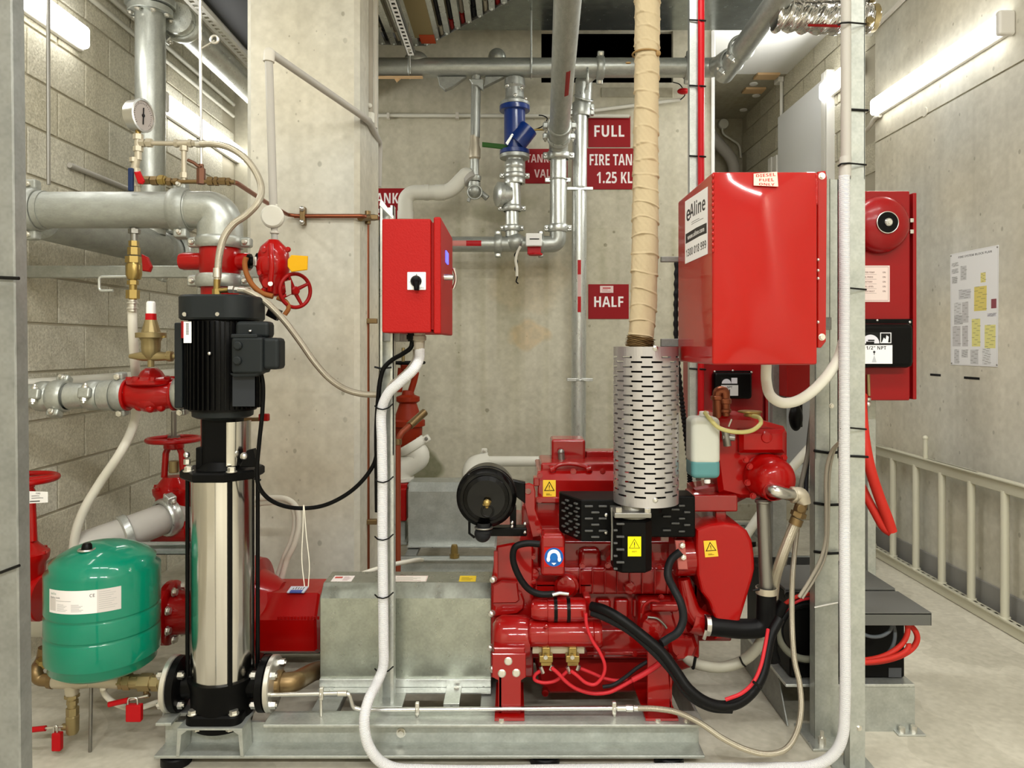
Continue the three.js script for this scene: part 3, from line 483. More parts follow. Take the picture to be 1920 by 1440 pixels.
{
  const t = thing('suction_branch_pipe', 'pale painted pipe and coupling leading from the red gate valve down behind the green tank', 'pipe');
  part(t, 'pipe_length', pipe([at(345, 975, 2.85), at(318, 968, 2.8), at(262, 990, 2.7), at(150, 1030, 2.6)], 0.058, 0.12, 24), M.pvcGrey);
  coupling(t, at(314, 969, 2.79), at(318, 968, 2.8).sub(at(262, 990, 2.7)), 0.06, V(0.3, 1, 0.4), M.galvBright, 0.045, M.zinc);
  part(t, 'collar', [disc(at(236, 1000, 2.67), at(318, 968, 2.8).sub(at(150, 1030, 2.6)), 0.068, 0.03, 26, 0.004)], M.galvBright);
  const s = thing('suction_pipe', 'large pale suction pipe lying behind the green tank into the red pump flange', 'pipe');
  part(s, 'pipe_length', sweep(px([[-60, 1158], [306, 1152]], 2.75), sz(36, 2.75), 30), M.pvcWhite);
  part(s, 'flange', rev(at(296, 1150, 2.75), X, [[0, 0], [0, 0.085], [0.012, 0.11], [0.036, 0.112], [0.036, 0]], 36), M.galvBright);
  one('channel_stub', 'cut end of galvanised strut channel sticking out between the green tank and the pump sleeve', 'bracket', (() => { const a = at(230, 1021, 2.6), b = at(351, 1020, 2.6), h = 0.036; return [box(a.x, b.x, a.y - h, a.y - h + 0.003, -2.64, -2.6), box(a.x, b.x, a.y - h, a.y, -2.64, -2.637), box(a.x, b.x, a.y - h, a.y - 0.022, -2.603, -2.6), box(a.x, b.x, a.y - 0.003, a.y, -2.64, -2.624), box(a.x, b.x, a.y - 0.003, a.y, -2.616, -2.6)]; })(), M.galvBright);
}
// green pressure tank
{
  const q = 2.3 / 2.1, x = -1.165 * q, z = -2.3, r = 0.148 * q, YY = (y) => EYE - (EYE - y) * q, t = thing('pressure_tank', 'glossy green pressure vessel with a white label beside the vertical pump', 'tank');
  part(t, 'shell', rev(V(x, 0, z), UP, [[0.341, 0], [0.343, 0.045], [0.349, 0.09], [0.358, 0.118], [0.372, 0.138], [0.39, 0.1475], [0.398, r], [0.462, r], [0.466, r - 0.006], [0.472, r - 0.006], [0.476, r], [0.52, r], [0.524, r - 0.005], [0.53, r - 0.005], [0.534, r], [0.638, r], [0.648, 0.1465], [0.664, 0.136], [0.682, 0.114], [0.697, 0.086], [0.707, 0.056], [0.712, 0.028], [0.7135, 0]].map(([y, w]) => [YY(y), typeof w === 'number' && w < 0.143 ? w * q : w]), 56, 0), M.greenTank);
  const lab = new THREE.CylinderGeometry(r + 0.0006, r + 0.0006, 0.062 * q, 24, 1, true, -0.52, 1.31).translate(x, YY(0.588), z); lab.userData.keep = true;
  part(t, 'label', lab, print(512, 200, (g, w, h) => { fill(g, w, h, '#e6e0de'); g.fillStyle = '#c9c2be'; g.fillRect(360, 0, 152, 200); g.fillRect(8, 70, 60, 110); words(g, 'wilo', 46, 34, 26, '#8a9a92'); words(g, 'Hydro tank', 60, 66, 17, '#555'); lines(g, 70, 90, 200, 1, 10, '#777', 3); lines(g, 80, 120, 90, 6, 11, '#999', 3); lines(g, 190, 120, 90, 6, 11, '#999', 4); lines(g, 372, 20, 120, 9, 18, '#999', 3); words(g, 'CE', 330, 46, 40, '#777', 36); }));
  const c = V(x - 0.015, YY(0.7045), z + 0.065);
  part(t, 'valve_ring', ring(c, UP, 0.022, 0.004, 28), M.steel);
  part(t, 'valve_cap', rev(c, UP, [[-0.004, 0], [-0.004, 0.016], [0.014, 0.014], [0.02, 0.01], [0.02, 0]], 20), M.black);
  part(t, 'connection', [rev(V(x, YY(0.336), z), V(0, -1, 0), [[-0.01, 0.05], [0.004, 0.05], [0.012, 0.02], [0.03, 0.02], [0.03, 0]], 20), cyl(V(x, YY(0.32), z), V(x, YY(0.29), z), 0.012, 0.012, 14)], M.zinc);
}
// brass pipework below the tank with its two locked valves
{
  const d = 2.3, k = (n) => sz(n, d), t = thing('brass_pipework', 'worn brass tee pipework under the green tank leading to the pump flange', 'pipe');
  const hx = (x0, x1, y, r) => hex(at((x0 + x1) / 2, y, d), X, k(r), k(x1 - x0)), hy = (x, y0, y1, r) => hex(at(x, (y0 + y1) / 2, d), UP, k(r), k(y1 - y0));
  part(t, 'elbow', [sweep(fillet(px([[84, 1214], [80, 1236], [66, 1258], [72, 1274], [100, 1276]].map(([x, y], i) => [x, y, i < 2 ? 2.36 : d])), 0.03), k(11.5), 18), rev(at(92, 1276, d), X, [[0, 0], [0, k(14)], [k(9), k(15)], [k(9), 0]])], M.bronze);
  part(t, 'union_nut', [hex(at(79, 1243, 2.32), V(0.25, 1, 0), k(11), k(13)), hex(at(86, 1225, 2.35), V(0.25, 1, 0), k(8), k(10))], M.brass);
  part(t, 'tee', [rev(at(98, 1276, d), X, [[0, 0], [0, k(13)], [k(8), k(14.5)], [k(50), k(15)], [k(72), k(13)], [k(74), k(11)], [k(74), 0]]), rev(at(135, 1280, d), V(0, -1, 0), [[0, k(13)], [k(18), k(12)], [k(22), k(11)], [k(22), 0]]), sweep(px([[172, 1275], [226, 1277]], d), k(13.5), 18), hx(154, 170, 1276, 13)], M.castPale);
  part(t, 'fitting', [hx(224, 232, 1277, 14.5), sweep(px([[226, 1277], [303, 1280]], d), k(12.5), 18), hx(234, 246, 1278, 15), hx(248, 258, 1278, 13), hx(262, 284, 1279, 16), hx(287, 300, 1280, 15)], M.brassDull);
  part(t, 'valve_stem', [cyl(at(273, 1293, d), at(275, 1306, d), k(5), k(5), 10), hex(at(275, 1304, d), UP, k(7), k(5))], M.bronze);
  ballLever(t, at(278, 1304, d - 0.015), at(204, 1321, d - 0.02), 0.5, M.redPlastic);
  const v = thing('drain_valve', 'brass drain valve with a locked red lever below the tank pipework', 'valve');
  part(v, 'body', [hy(135, 1302, 1308, 13), hy(136, 1312, 1320, 10), sweep(px([[135, 1300], [136, 1344]], d), k(8.5), 14), hy(136, 1326, 1340, 11), rev(at(136, 1375, d), UP, [[0, 0], [0, k(9)], [k(4), k(11)], [k(32), k(11.5)], [k(35), k(9)], [k(35), 0]]), rev(at(136, 1362, d), V(-1, 0, 0.1), [[0, k(7)], [k(18), k(6)], [k(18), 0]])], M.brassDull);
  ballLever(v, at(119, 1362, d - 0.01), at(52, 1369, d - 0.01), 0.5, M.redPlastic);
  for (const [x, y, w, h, sw, label] of [[104, 1393, 17, 34, 3.2, 'narrow red padlock hanging on the lowest red lever under the green tank'], [249, 1339, 29, 32, 9, 'wide red padlock with a chrome shackle on the lever beside the pump flange']]) {
    const p = thing('padlock', label, 'padlock'), q = d - 0.024;
    part(p, 'body', bp(x - w / 2, y - h / 2, x + w / 2, y + h / 2, q - 0.008, 0.02, 0.004), M.redPlastic);
    part(p, 'shackle', sweep(fillet(px([[x - sw, y - h / 2 + 2], [x - sw, y - h / 2 - 15], [x + sw, y - h / 2 - 15], [x + sw, y - h / 2 + 2]], q - 0.0), 0.012), 0.003, 8), M.steel);
  }
  one('support_rod', 'thin grey rod standing on the floor under the tank pipework', 'rod', cyl(at(171, 1288, 2.3), V(at(169, 1400, 2.3).x, 0.001, -2.3), 0.0055, 0.0055, 8), M.dkSteel);
  one('pale_hose', 'pale hose looping low between the tank pipework and the pump flange', 'hose', hose(px([[190, 1288, 2.32], [200, 1306, 2.34], [222, 1322, 2.36], [255, 1328, 2.38], [298, 1316, 2.4]]), 0.009, 10), M.paleHose);
}

// ---------- vertical multistage pump ----------
{
  const x = -0.903, z = -2.3, Y = (y, d = 2.3) => EYE - (y - HZ) * d / F, A = V(x, 0, z), t = thing('vertical_pump', 'vertical multistage pump with a black motor on a mirror stainless sleeve', 'pump');
  const rsq = (w, h, r) => { const s = new THREE.Shape(), a = w / 2, b = h / 2; s.moveTo(-a + r, -b); s.lineTo(a - r, -b); s.absarc(a - r, -b + r, r, -Math.PI / 2, 0); s.lineTo(a, b - r); s.absarc(a - r, b - r, r, 0, Math.PI / 2); s.lineTo(-a + r, b); s.absarc(-a + r, b - r, r, Math.PI / 2, Math.PI); s.lineTo(-a, -b + r); s.absarc(-a + r, -b + r, r, Math.PI, Math.PI * 1.5); return s; };
  const up = (shape, y0, y1, bev = 0.004) => extr(shape, y1 - y0, bev).rotateX(-Math.PI / 2).translate(x, y1, z);
  part(t, 'sleeve', cyl(V(x, Y(1265), z), V(x, Y(888), z), 0.094, 0.094, 64), M.mirror);
  const rods = [0.62, 2.52, 3.76, 5.66].map((a) => cyl(V(x + Math.cos(a + 0.38) * 0.103, Y(1262), z + Math.sin(a + 0.38) * 0.103), V(x + Math.cos(a + 0.38) * 0.103, Y(886), z + Math.sin(a + 0.38) * 0.103), 0.0065, 0.0065, 12));
  for (const g of rods) part(t, 'stay_bolt', g, M.black);
  part(t, 'base', [rev(V(x, Y(1352), z), UP, [[0, 0], [0, 0.088], [0.02, 0.092], [0.06, 0.094], [0.12, 0.096], [0.145, 0.104], [0.15, 0.104], [0.15, 0]], 44), up(rsq(0.17, 0.19, 0.03), Y(1366, 2.22), Y(1340, 2.22), 0.006)], M.blackMatt);
  part(t, 'base_bolt', [[-0.062, 0.075], [0.062, 0.075], [-0.062, -0.075], [0.062, -0.075]].map(([a, b]) => [hex(V(x + a, Y(1340, 2.22) + 0.006, z + b), UP, 0.013, 0.012), disc(V(x + a, Y(1340, 2.22) + 0.001, z + b), UP, 0.016, 0.003, 16, 0)]), M.zinc);
  for (const s of [-1, 1]) {                                          // flanged ports on both sides
    const c = V(x + s * 0.1, Y(1281), z), D = V(s, 0, 0);
    part(t, 'port_flange', [rev(c.clone().addScaledVector(D, -0.06), D, [[0, 0.04], [0.075, 0.045], [0.08, 0.075], [0.084, 0.083], [0.104, 0.083], [0.106, 0.07], [0.106, 0]], 40)], M.black);
    const cf = part(t, 'counter_flange', rev(c.clone().addScaledVector(D, 0.047), D, [[0, 0], [0, 0.08], [0.003, 0.084], [0.016, 0.084], [0.019, 0.08], [0.02, 0.045], [0.03, 0.03], [0.03, 0]], 44), M.zinc);
    part(cf, 'bolt', [0.5, 1.5, 2.5, 3.5].map((k) => { const a = k * Math.PI / 2, p = c.clone().add(V(0, Math.cos(a) * 0.064, Math.sin(a) * 0.064)); return [hex(p.clone().addScaledVector(D, 0.012), D, 0.0125, 0.014), hex(p.clone().addScaledVector(D, 0.073), D, 0.0125, 0.014), cyl(p.clone().addScaledVector(D, 0.0), p.clone().addScaledVector(D, 0.085), 0.007, 0.007, 8)]; }), M.steel);
  }
  part(t, 'top_flange', [up((() => { const s = new THREE.Shape(); const R = 0.118; for (let i = 0; i < 8; i++) { const a = Math.PI / 8 + i * Math.PI / 4, R2 = R / Math.cos(Math.PI / 8) * (i % 2 ? 0.97 : 0.97); i ? s.lineTo(Math.cos(a) * R2, Math.sin(a) * R2) : s.moveTo(Math.cos(a) * R2, Math.sin(a) * R2); } s.closePath(); return s; })(), Y(893), Y(876), 0.005), cyl(V(x, Y(880), z), V(x, Y(862), z), 0.085, 0.06, 30)], M.blackMatt);
  part(t, 'flange_nut', [[-0.075, 0.075], [0.06, 0.088], [-0.075, -0.075], [0.075, -0.075]].map(([a, b]) => [hex(V(x + a, Y(876) + 0.007, z + b), UP, 0.012, 0.014), disc(V(x + a, Y(876) + 0.001, z + b), UP, 0.016, 0.003, 16, 0)]), M.zinc);
  const L = [up(rsq(0.105, 0.105, 0.02), Y(878), Y(780), 0.004)];
  part(t, 'lantern', [L, box(x - 0.065, x - 0.045, Y(876), Y(835), z + 0.02, z + 0.05, 0.004), extp([[452, 868], [462, 845], [474, 842], [480, 866], [478, 876], [448, 876]], 2.24, 0.03, 0.003)], M.blackMatt);
  part(t, 'coupling_guard', [new THREE.CylinderGeometry(0.072, 0.072, Y(788) - Y(868), 24, 1, true, 0.35, 1.9).translate(x + 0.012, (Y(788) + Y(868)) / 2, z)].map((g) => { g.userData.keep = false; return g; }), M.mirror);
  part(t, 'plug', [ball(V(x + 0.088, Y(850), z + 0.06), 0.012), ball(V(x - 0.1, Y(850), z + 0.03), 0.01), hex(V(x - 0.095, Y(862), z + 0.04), UP, 0.01, 0.016)], M.steel);
  one('outlet_elbow', 'worn brass elbow bolted behind the far flange of the vertical pump', 'fitting', [pipe(px([[517, 1281, 2.3], [552, 1279, 2.3], [590, 1258, 2.52], [612, 1256, 2.62]]), 0.03, 0.06, 18), disc(at(524, 1281, 2.3), X, 0.04, 0.02, 20, 0.004)], M.bronze);
  // motor
  part(t, 'motor_flange', rev(V(x, Y(786), z), UP, [[0, 0], [0, 0.05], [0.006, 0.078], [0.012, 0.09], [0.034, 0.092], [0.038, 0.1], [0.045, 0.1], [0.045, 0]], 40), M.charcoal);
  part(t, 'motor_body', [rev(V(x, Y(768), z), UP, [[0, 0], [0, 0.1], [0.01, 0.102], [0.27, 0.102], [0.285, 0.098], [0.285, 0]], 40)], M.black);
  const fins = [];
  for (let i = 0; i < 44; i++) { const a = i / 44 * Math.PI * 2; if (Math.abs(Math.sin(a / 2) - Math.sin(-0)) < 0) continue; fins.push(box(0.1, 0.113, Y(764), Y(604), -0.0022, 0.0022).rotateY(a).translate(x, 0, z)); }
  const fn = part(t, 'cooling_fins', fins, M.black); fn.userData.kind = 'stuff';
  part(t, 'side_panel', [box(x - 0.125, x - 0.1, Y(762), Y(606), z - 0.05, z + 0.062, 0.004)], M.charcoal);
  const fan = part(t, 'fan_cover', [up(rsq(0.226, 0.226, 0.07), Y(601), Y(556), 0.006)], M.charcoal);
  part(fan, 'screw', [-0.07, 0.028].map((a) => rev(V(x + a, Y(592), z + 0.113), NZ, [[0, 0.007], [0.003, 0.006], [0.004, 0], [0.004, 0]], 14)), M.steel);
  part(t, 'eye_screw', [ball(V(x + 0.004, Y(662), z + 0.112), 0.006)], M.steel);
  part(t, 'barcode_label', sheetp(344.5, 603, 359, 643, 2.2), print(60, 160, (g, w, h) => { fill(g, w, h, '#f0f0f0'); for (let i = 0; i < 22; i++) { g.fillStyle = '#333'; g.fillRect(18, 12 + i * 4, 22, i % 3 ? 2 : 3); } }));
  part(t, 'red_label', sheet(at(340.5, 602, 2.24), at(344, 602, 2.2), at(344, 634, 2.2), at(340.5, 634, 2.24), 0.002), M.redPlastic);
  const tb = part(t, 'terminal_box', [bp(433, 632, 492, 700, 2.14, 0.08, 0.008), bp(432, 626, 482, 634, 2.14, 0.06, 0.004), bp(440, 602, 504, 634, 2.18, 0.06, 0.012), extp([[430, 700], [438, 708], [478, 706], [492, 698]], 2.15, 0.05, 0.003)], M.charcoal);
  part(tb, 'box_lid', [bp(490, 633, 523, 693, 2.15, 0.07, 0.012)], M.charcoal);
  part(tb, 'blanking_plug', [[446, 648], [445, 676]].map(([a, b]) => disc(at(a, b, 2.135), NZ, 0.012, 0.014, 20, 0.003)), M.charcoal);
  part(tb, 'screw', [ball(at(469, 621, 2.175), 0.005, 1, 1, 1, 10)], M.steel);
  part(t, 'name_plate', sheetp(436, 706, 478, 762, 2.172), S(0x2c2f33, 0.35));
  // stand under the pump
  const s = thing('pump_stand', 'small galvanised bracket standing on the skid flange under the vertical pump', 'stand'), f = 2.195, b = 0.17;
  const X0 = at(332, 0, f).x, X1 = at(454, 0, f).x, yt = Y(1366, f), yb = 0.0437;
  part(s, 'top_plate', box(X0, X1, yt - 0.006, yt, -f - b, -f, 0.001), M.galv);
  for (const [a, q] of [[X0, 1], [X1, -1]]) part(s, 'leg', [extr(polyShape([V(a, yt - 0.006), V(a + q * 0.03, yt - 0.006), V(a + q * 0.012, yt - 0.02), V(a + q * 0.006, yb), V(a - q * 0.004, yb)]), 0.074, 0.001).translate(0, 0, -f)], M.galv);
  part(s, 'nut', [-0.05, 0.05].map((a) => hex(V(x + a, yt - 0.014, -f - 0.03), UP, 0.012, 0.014)), M.zinc);
}
// hydrant valve beside the red tee
{
  const d = 2.5, t = thing('angle_valve', 'red hydrant landing valve hanging on the tee beside the black motor', 'valve'), c = at(514, 505, d), k = (n) => sz(n, d);
  part(t, 'connector', [rev(at(466, 490, d), X, [[0, 0], [0, k(14)], [k(5), k(14)], [k(6), k(9)], [k(16), k(9)], [k(17), k(16)], [k(22), k(16)], [k(22), 0]], 24)], M.black);
  part(t, 'clamp', [bp(474, 481, 481, 499, d - 0.03, 0.02, 0.003)], M.steel);
  part(t, 'body', [ball(at(512, 500, d), k(32), 0.95, 1.15, 1), rev(at(513, 556, d), UP, [[0, 0], [0, k(16)], [k(4), k(20)], [k(18), k(20)], [k(30), k(26)], [k(60), k(30)], [k(80), k(28)], [k(92), k(24)], [k(100), k(16)], [k(106), k(10)], [k(106), 0]], 28), sweep(px([[508, 458, d - 0.05], [510, 500, d - 0.075], [506, 545, d - 0.05]]), k(5), 10), rev(at(500, 490, d), V(-1, 0, 0), [[0, k(18)], [k(14), k(14)], [k(18), k(12)], [k(18), 0]], 20), rev(at(508, 530, d - 0.02), V(0, -0.1, 1), [[0, k(10)], [k(22), k(9)], [k(22), 0]], 18)], M.red);
  part(t, 'boss', disc(at(507, 532, d - 0.066), NZ, k(4.5), 0.004, 18, 0.001), M.white);
  part(t, 'bolt', [[496, 470], [540, 468], [494, 545], [538, 520], [488, 512], [530, 548]].map(([a, b]) => bolt(at(a, b, d - 0.045), NZ, k(4))), M.red);
  const n = V(0.72, -0.05, 0.69);
  part(t, 'spindle', cyl(at(528, 540, d - 0.02), at(548, 545, d - 0.02).addScaledVector(n, 0.012), k(7), k(5), 14), M.red);
  handwheel(t, at(548, 545, d - 0.02).addScaledVector(n, 0.02), n, k(31), M.redDark, k(3.6), 4);
  part(t, 'name_tag', extp([[534, 528], [545, 525], [546, 551], [537, 555]], d - 0.07, 0.002, 0), M.cableGrey);
  one('yellow_plate', 'small bright yellow plastic plate stuck on the red hydrant valve', 'plate', extp([[539, 487], [546, 478], [577, 480], [576, 506], [546, 510], [539, 500]], d - 0.075, 0.006, 0.002), M.yellow);
  const st = thing('leather_strap', 'brown leather strap hanging in a loop from the hydrant valve with a black plug', 'strap');
  part(st, 'strap', [hose(px([[462, 482], [459, 492], [462, 512], [474, 535], [492, 550], [512, 556]], d - 0.07), 0.009, 8), hose(px([[520, 558], [536, 566], [541, 578], [534, 590]], d - 0.05), 0.008, 8)], M.leather);
  part(st, 'plug', extp([[504, 573], [525, 582], [516, 601], [497, 591]], d - 0.06, 0.035, 0.004), M.black);
}
{
  const d = 2.7, k = (n) => sz(n, d), t = thing('plastic_conduit', 'thin grey plastic pipe rising past the column face and slanting to its far corner', 'conduit');
  part(t, 'pipe_length', [pipe([at(513, 400, d), at(504, 108, d), at(507, 99, d), at(681, 219, 3.26), at(694, 231, 3.47)], k(7.5), 0.04, 16), sweep(px([[514, 425], [515, 450]], d), k(6), 14)], M.pvcGrey);
  part(t, 'elbow', [sweep(px([[504, 116], [505, 100]], d), k(10.5), 16), ball(at(505, 100, d), k(10.5))], M.pvc); part(t, 'collar', disc(at(515, 436, d), UP, k(8.5), 0.01, 20), M.pvc);
  part(t, 'junction_box', [rev(at(512, 408, d + 0.02), V(0.25, -0.05, 1), [[0, 0], [0, k(21)], [k(22), k(21)], [k(25), k(18)], [k(25), 0]], 30), bp(506, 382, 520, 396, d - 0.01, 0.02, 0.004)], M.pvcWhite);
  one('plastic_conduit', 'grey plastic pipe bent round the far corner of the column', 'conduit', pipe([at(691, 227, 3.47), at(700, 246, 3.6), at(711, 268, 3.85), at(709, 350, 3.87)], 0.018, 0.04, 14), M.pvcGrey);
  const v = thing('plastic_conduit', 'pair of vertical conduits dropping from the ceiling along the far column corner', 'conduit');
  part(v, 'dark_conduit', sweep([at(693, -280, 3.54), at(693, 232, 3.54)], 0.017, 14), M.cableGrey);
  part(v, 'pale_conduit', sweep([at(702, -240, 3.68), at(702, 240, 3.68)], 0.015, 14), M.pvc);
  part(v, 'socket', [disc(at(694, 222, 3.54), UP, 0.022, 0.05, 18), ball(at(693, 198, 3.52), 0.012)], M.pvcWhite);
}
{
  const t = thing('copper_pipe', 'thin level copper pipe crossing the column face', 'pipe');
  part(t, 'pipe_length', [sweep(px([[552, 405, 3.278], [676, 405, 3.278], [684, 406, 3.33]]), 0.0095, 12)], M.copper);
  const t2 = thing('copper_pipe', 'thin upright copper pipe clipped beside the far corner of the column', 'pipe');
  part(t2, 'pipe_length', sweep([at(689, 404, 3.5), V(at(690, 0, 3.5).x, 0.002, -3.5)], 0.009, 12), M.copper);
  for (const p of [[568, 405, 3.274], [689, 408, 3.45], [688, 602, 3.49], [688, 978, 3.49]]) { const c = at(...p), h = p[0] < 600; const cl = part(h ? t : t2, 'pipe_clip', h ? [box(c.x - 0.012, c.x + 0.012, c.y - 0.04, c.y + 0.04, c.z - 0.02, c.z + 0.014, 0.004)] : [box(c.x - 0.03, c.x + 0.05, c.y - 0.012, c.y + 0.012, c.z - 0.014, c.z + 0.016, 0.004)], M.bronze); if (h) part(cl, 'screw', [ball(c.clone().add(V(0, 0.03, 0.016)), 0.012), ball(c.clone().add(V(0, -0.03, 0.016)), 0.012)], M.steel); }
  one('tee_fitting', 'bronze tee where the copper pipe turns at the column corner', 'fitting', [sweep(px([[676, 408, 3.31], [702, 408, 3.55]]), 0.016, 12), sweep(px([[689, 396], [689, 420]], 3.45), 0.016, 12)], M.bronze);
}
{
  const t = one('motor_cable', 'black cable drooping from the pump motor across the column to the white conduit', 'cable', hose(px([[487, 690, 2.2], [493, 720, 2.2], [492, 770, 2.2], [486, 830, 2.2], [482, 880, 2.2], [484, 908, 2.2], [500, 932, 2.22], [530, 948, 2.26], [566, 953, 2.3], [606, 948, 2.3], [645, 930, 2.3], [676, 905, 2.3], [700, 872, 2.3], [708, 845, 2.29]]), 0.0065, 10), M.blackMatt);
  tie('short black cable tie end poking out beside the stainless sleeve', px([[476, 898], [489, 900]], 2.2), 0.003);
  one('white_hose', 'pair of white hoses curving out from behind the stainless sleeve down to the red pump', 'hose', [hose(px([[462, 938], [500, 934], [538, 936], [556, 952], [560, 985], [552, 1020], [538, 1050], [528, 1085]], 2.85), 0.011, 12), hose(px([[470, 948], [505, 943], [540, 944], [550, 958], [552, 985], [545, 1015], [532, 1045], [520, 1080]], 2.87), 0.009, 12)], M.paleHose);
  one('string', 'loop of thin pale string tied to the drooping black cable', 'string', [hose(px([[569, 947], [568, 990], [566, 1050], [571, 1100]], 2.285), 0.0016, 6), hose(px([[570, 947], [574, 1000], [580, 1060], [578, 1100]], 2.285), 0.0016, 6)], M.cablePale);
}
// ---------- fire pump: volute, bearing frame, guard ----------
{
  const d = 2.75, c = at(418, 1140, d), k = (n) => sz(n, d), t = thing('fire_pump', 'red cast end-suction pump behind the stainless sleeve, coupled to the engine', 'pump');
  part(t, 'suction_flange', [rev(at(312, 1148, d), X, [[0, 0], [0, k(56)], [0.004, k(58)], [0.024, k(58)], [0.03, k(52)], [0.032, k(40)], [0.11, k(38)], [0.2, k(60)], [0.2, 0]], 44)], M.red);
  part(t, 'flange_bolt', [0, 1, 2, 3, 4, 5, 6, 7].map((q) => { const a = q * Math.PI / 4 + 0.39; return bolt(at(333, 1148, d).add(V(0.002, Math.cos(a) * k(47), Math.sin(a) * k(47))), X, 0.0125); }), M.zinc);
  part(t, 'volute', [rev(at(404, 1140, d), X, [[0, 0], [0, k(70)], [k(8), k(88)], [k(22), k(98)], [k(58), k(98)], [k(70), k(92)], [k(76), k(80)], [k(78), 0]], 48), rev(at(478, 1143, d), X, [[0, 0], [0, k(86)], [0.001, k(96)], [k(10), k(94)], [k(12), k(74)], [k(36), k(60)], [k(52), k(50)], [k(52), 0]], 44)], M.red);
  const sl = []; for (let i = 0; i < 22; i++) { const a = -0.95 + i * 0.09; sl.push(box(-0.016, 0.008, -0.0035, 0.0035, -0.008, 0.008).translate(0, 0, k(83)).rotateX(-a).translate(at(492, 1143, d).x, c.y - k(3), -d)); }
  const ft = part(t, 'studs', sl, M.redDark); ft.userData.kind = 'stuff';
  part(t, 'bearing_frame', [extr(polyShape([V(0, -k(50)), V(k(34), -k(60)), V(k(62), -k(45)), V(k(66), k(12)), V(k(40), k(52)), V(-k(40), k(52)), V(-k(66), k(12)), V(-k(62), -k(45)), V(-k(34), -k(60))]), k(110), 0.008).rotateY(-Math.PI / 2).translate(at(500, 0, d).x, EYE - (1150 - HZ) * d / F, -d)], M.red);
  part(t, 'raised_lettering', [...Array(13)].map((_, i) => box(-0.004, 0.004, -0.006 + (i % 3) * 0.001, 0.006, -0.002, 0.002, 0.001).translate(at(522 + i * 6.2, 1160 + i * 0.2, d - 0.135).x, at(0, 1159, d - 0.135).y, -(d - 0.1333))), M.red);
  part(t, 'data_label', sheet(at(538, 1112, d - 0.1), at(546, 1101, d - 0.06), at(579, 1101, d - 0.06), at(570, 1112, d - 0.1), 0.004), print(160, 70, (g, w, h) => { fill(g, w, h, '#c9cbd6'); g.fillStyle = '#4a5aa0'; g.fillRect(0, 10, 60, 50); lines(g, 70, 14, 80, 5, 10, '#666', 4); }));
  part(t, 'foot', [extp([[470, 1190], [505, 1190], [560, 1224], [420, 1224]], d - 0.06, 0.12, 0.004), box(at(440, 0, d).x, at(560, 0, d).x, 0.1375, 0.16, -d - 0.05, -d + 0.04, 0.006)], M.red);
}
{
  const d = 2.435, B = 0.21, a = at(600, 1122, d), b = at(921, 1292, d), yb = 0.145, top = a.y + 0.038, t = thing('coupling_guard', 'galvanised sheet coupling guard box with warning labels between the red pump and the engine', 'guard');
  part(t, 'cover', extr(polyShape([V(-d, yb + 0.01), V(-d, a.y), V(-d - 0.045, top), V(-d - B + 0.045, top), V(-d - B, a.y), V(-d - B, yb + 0.01)].map((p) => V(-p.x, p.y))), b.x - a.x, 0.002).rotateY(Math.PI / 2).translate(b.x, 0, 0), M.sheetGalv);
  part(t, 'mounting_foot', [box(a.x, b.x, yb - 0.004, yb, -d - 0.01, -d + 0.05), box(a.x, b.x, yb, yb + 0.026, -d - 0.004, -d + 0.012, 0.002), box(a.x + 0.42, a.x + 0.47, 0.138, yb + 0.004, -d, -d + 0.13, 0.001)], M.galvBright);
  part(t, 'bolt', [bolt(V(at(856, 0, d - 0.03).x, yb, -d + 0.03), UP, 0.009), bolt(at(605, 1302, d - 0.04), UP, 0.01)], M.zinc);
  const lab = (x0, x1, draw) => { const s = (y, u) => V(0, top - 0.0 - u * 0, 0); const p = (x, q) => V(at(x, 1090, d + 0.1).x, top + 0.0003, -d - 0.055 - q); return part(t, 'label', sheet(p(x0, 0.06), p(x1, 0.06), p(x1, 0), p(x0, 0)), print(160, 60, draw)); };
  lab(626, 664, (g, w, h) => { fill(g, w, h, '#e6ddd8'); g.fillStyle = '#b84a40'; g.fillRect(12, 10, 60, 18); lines(g, 84, 12, 64, 4, 11, '#a88', 5); });
  lab(738, 802, (g, w, h) => { fill(g, w, h, '#e9e2d8'); g.strokeStyle = '#b55'; g.strokeRect(3, 3, w - 6, h - 6); lines(g, 14, 14, 130, 5, 9, '#9a8f80', 3); });
  lab(862, 893, (g, w, h) => { fill(g, w, h, '#e0c030'); lines(g, 20, 20, 120, 3, 12, '#6a5a10', 4); });
}
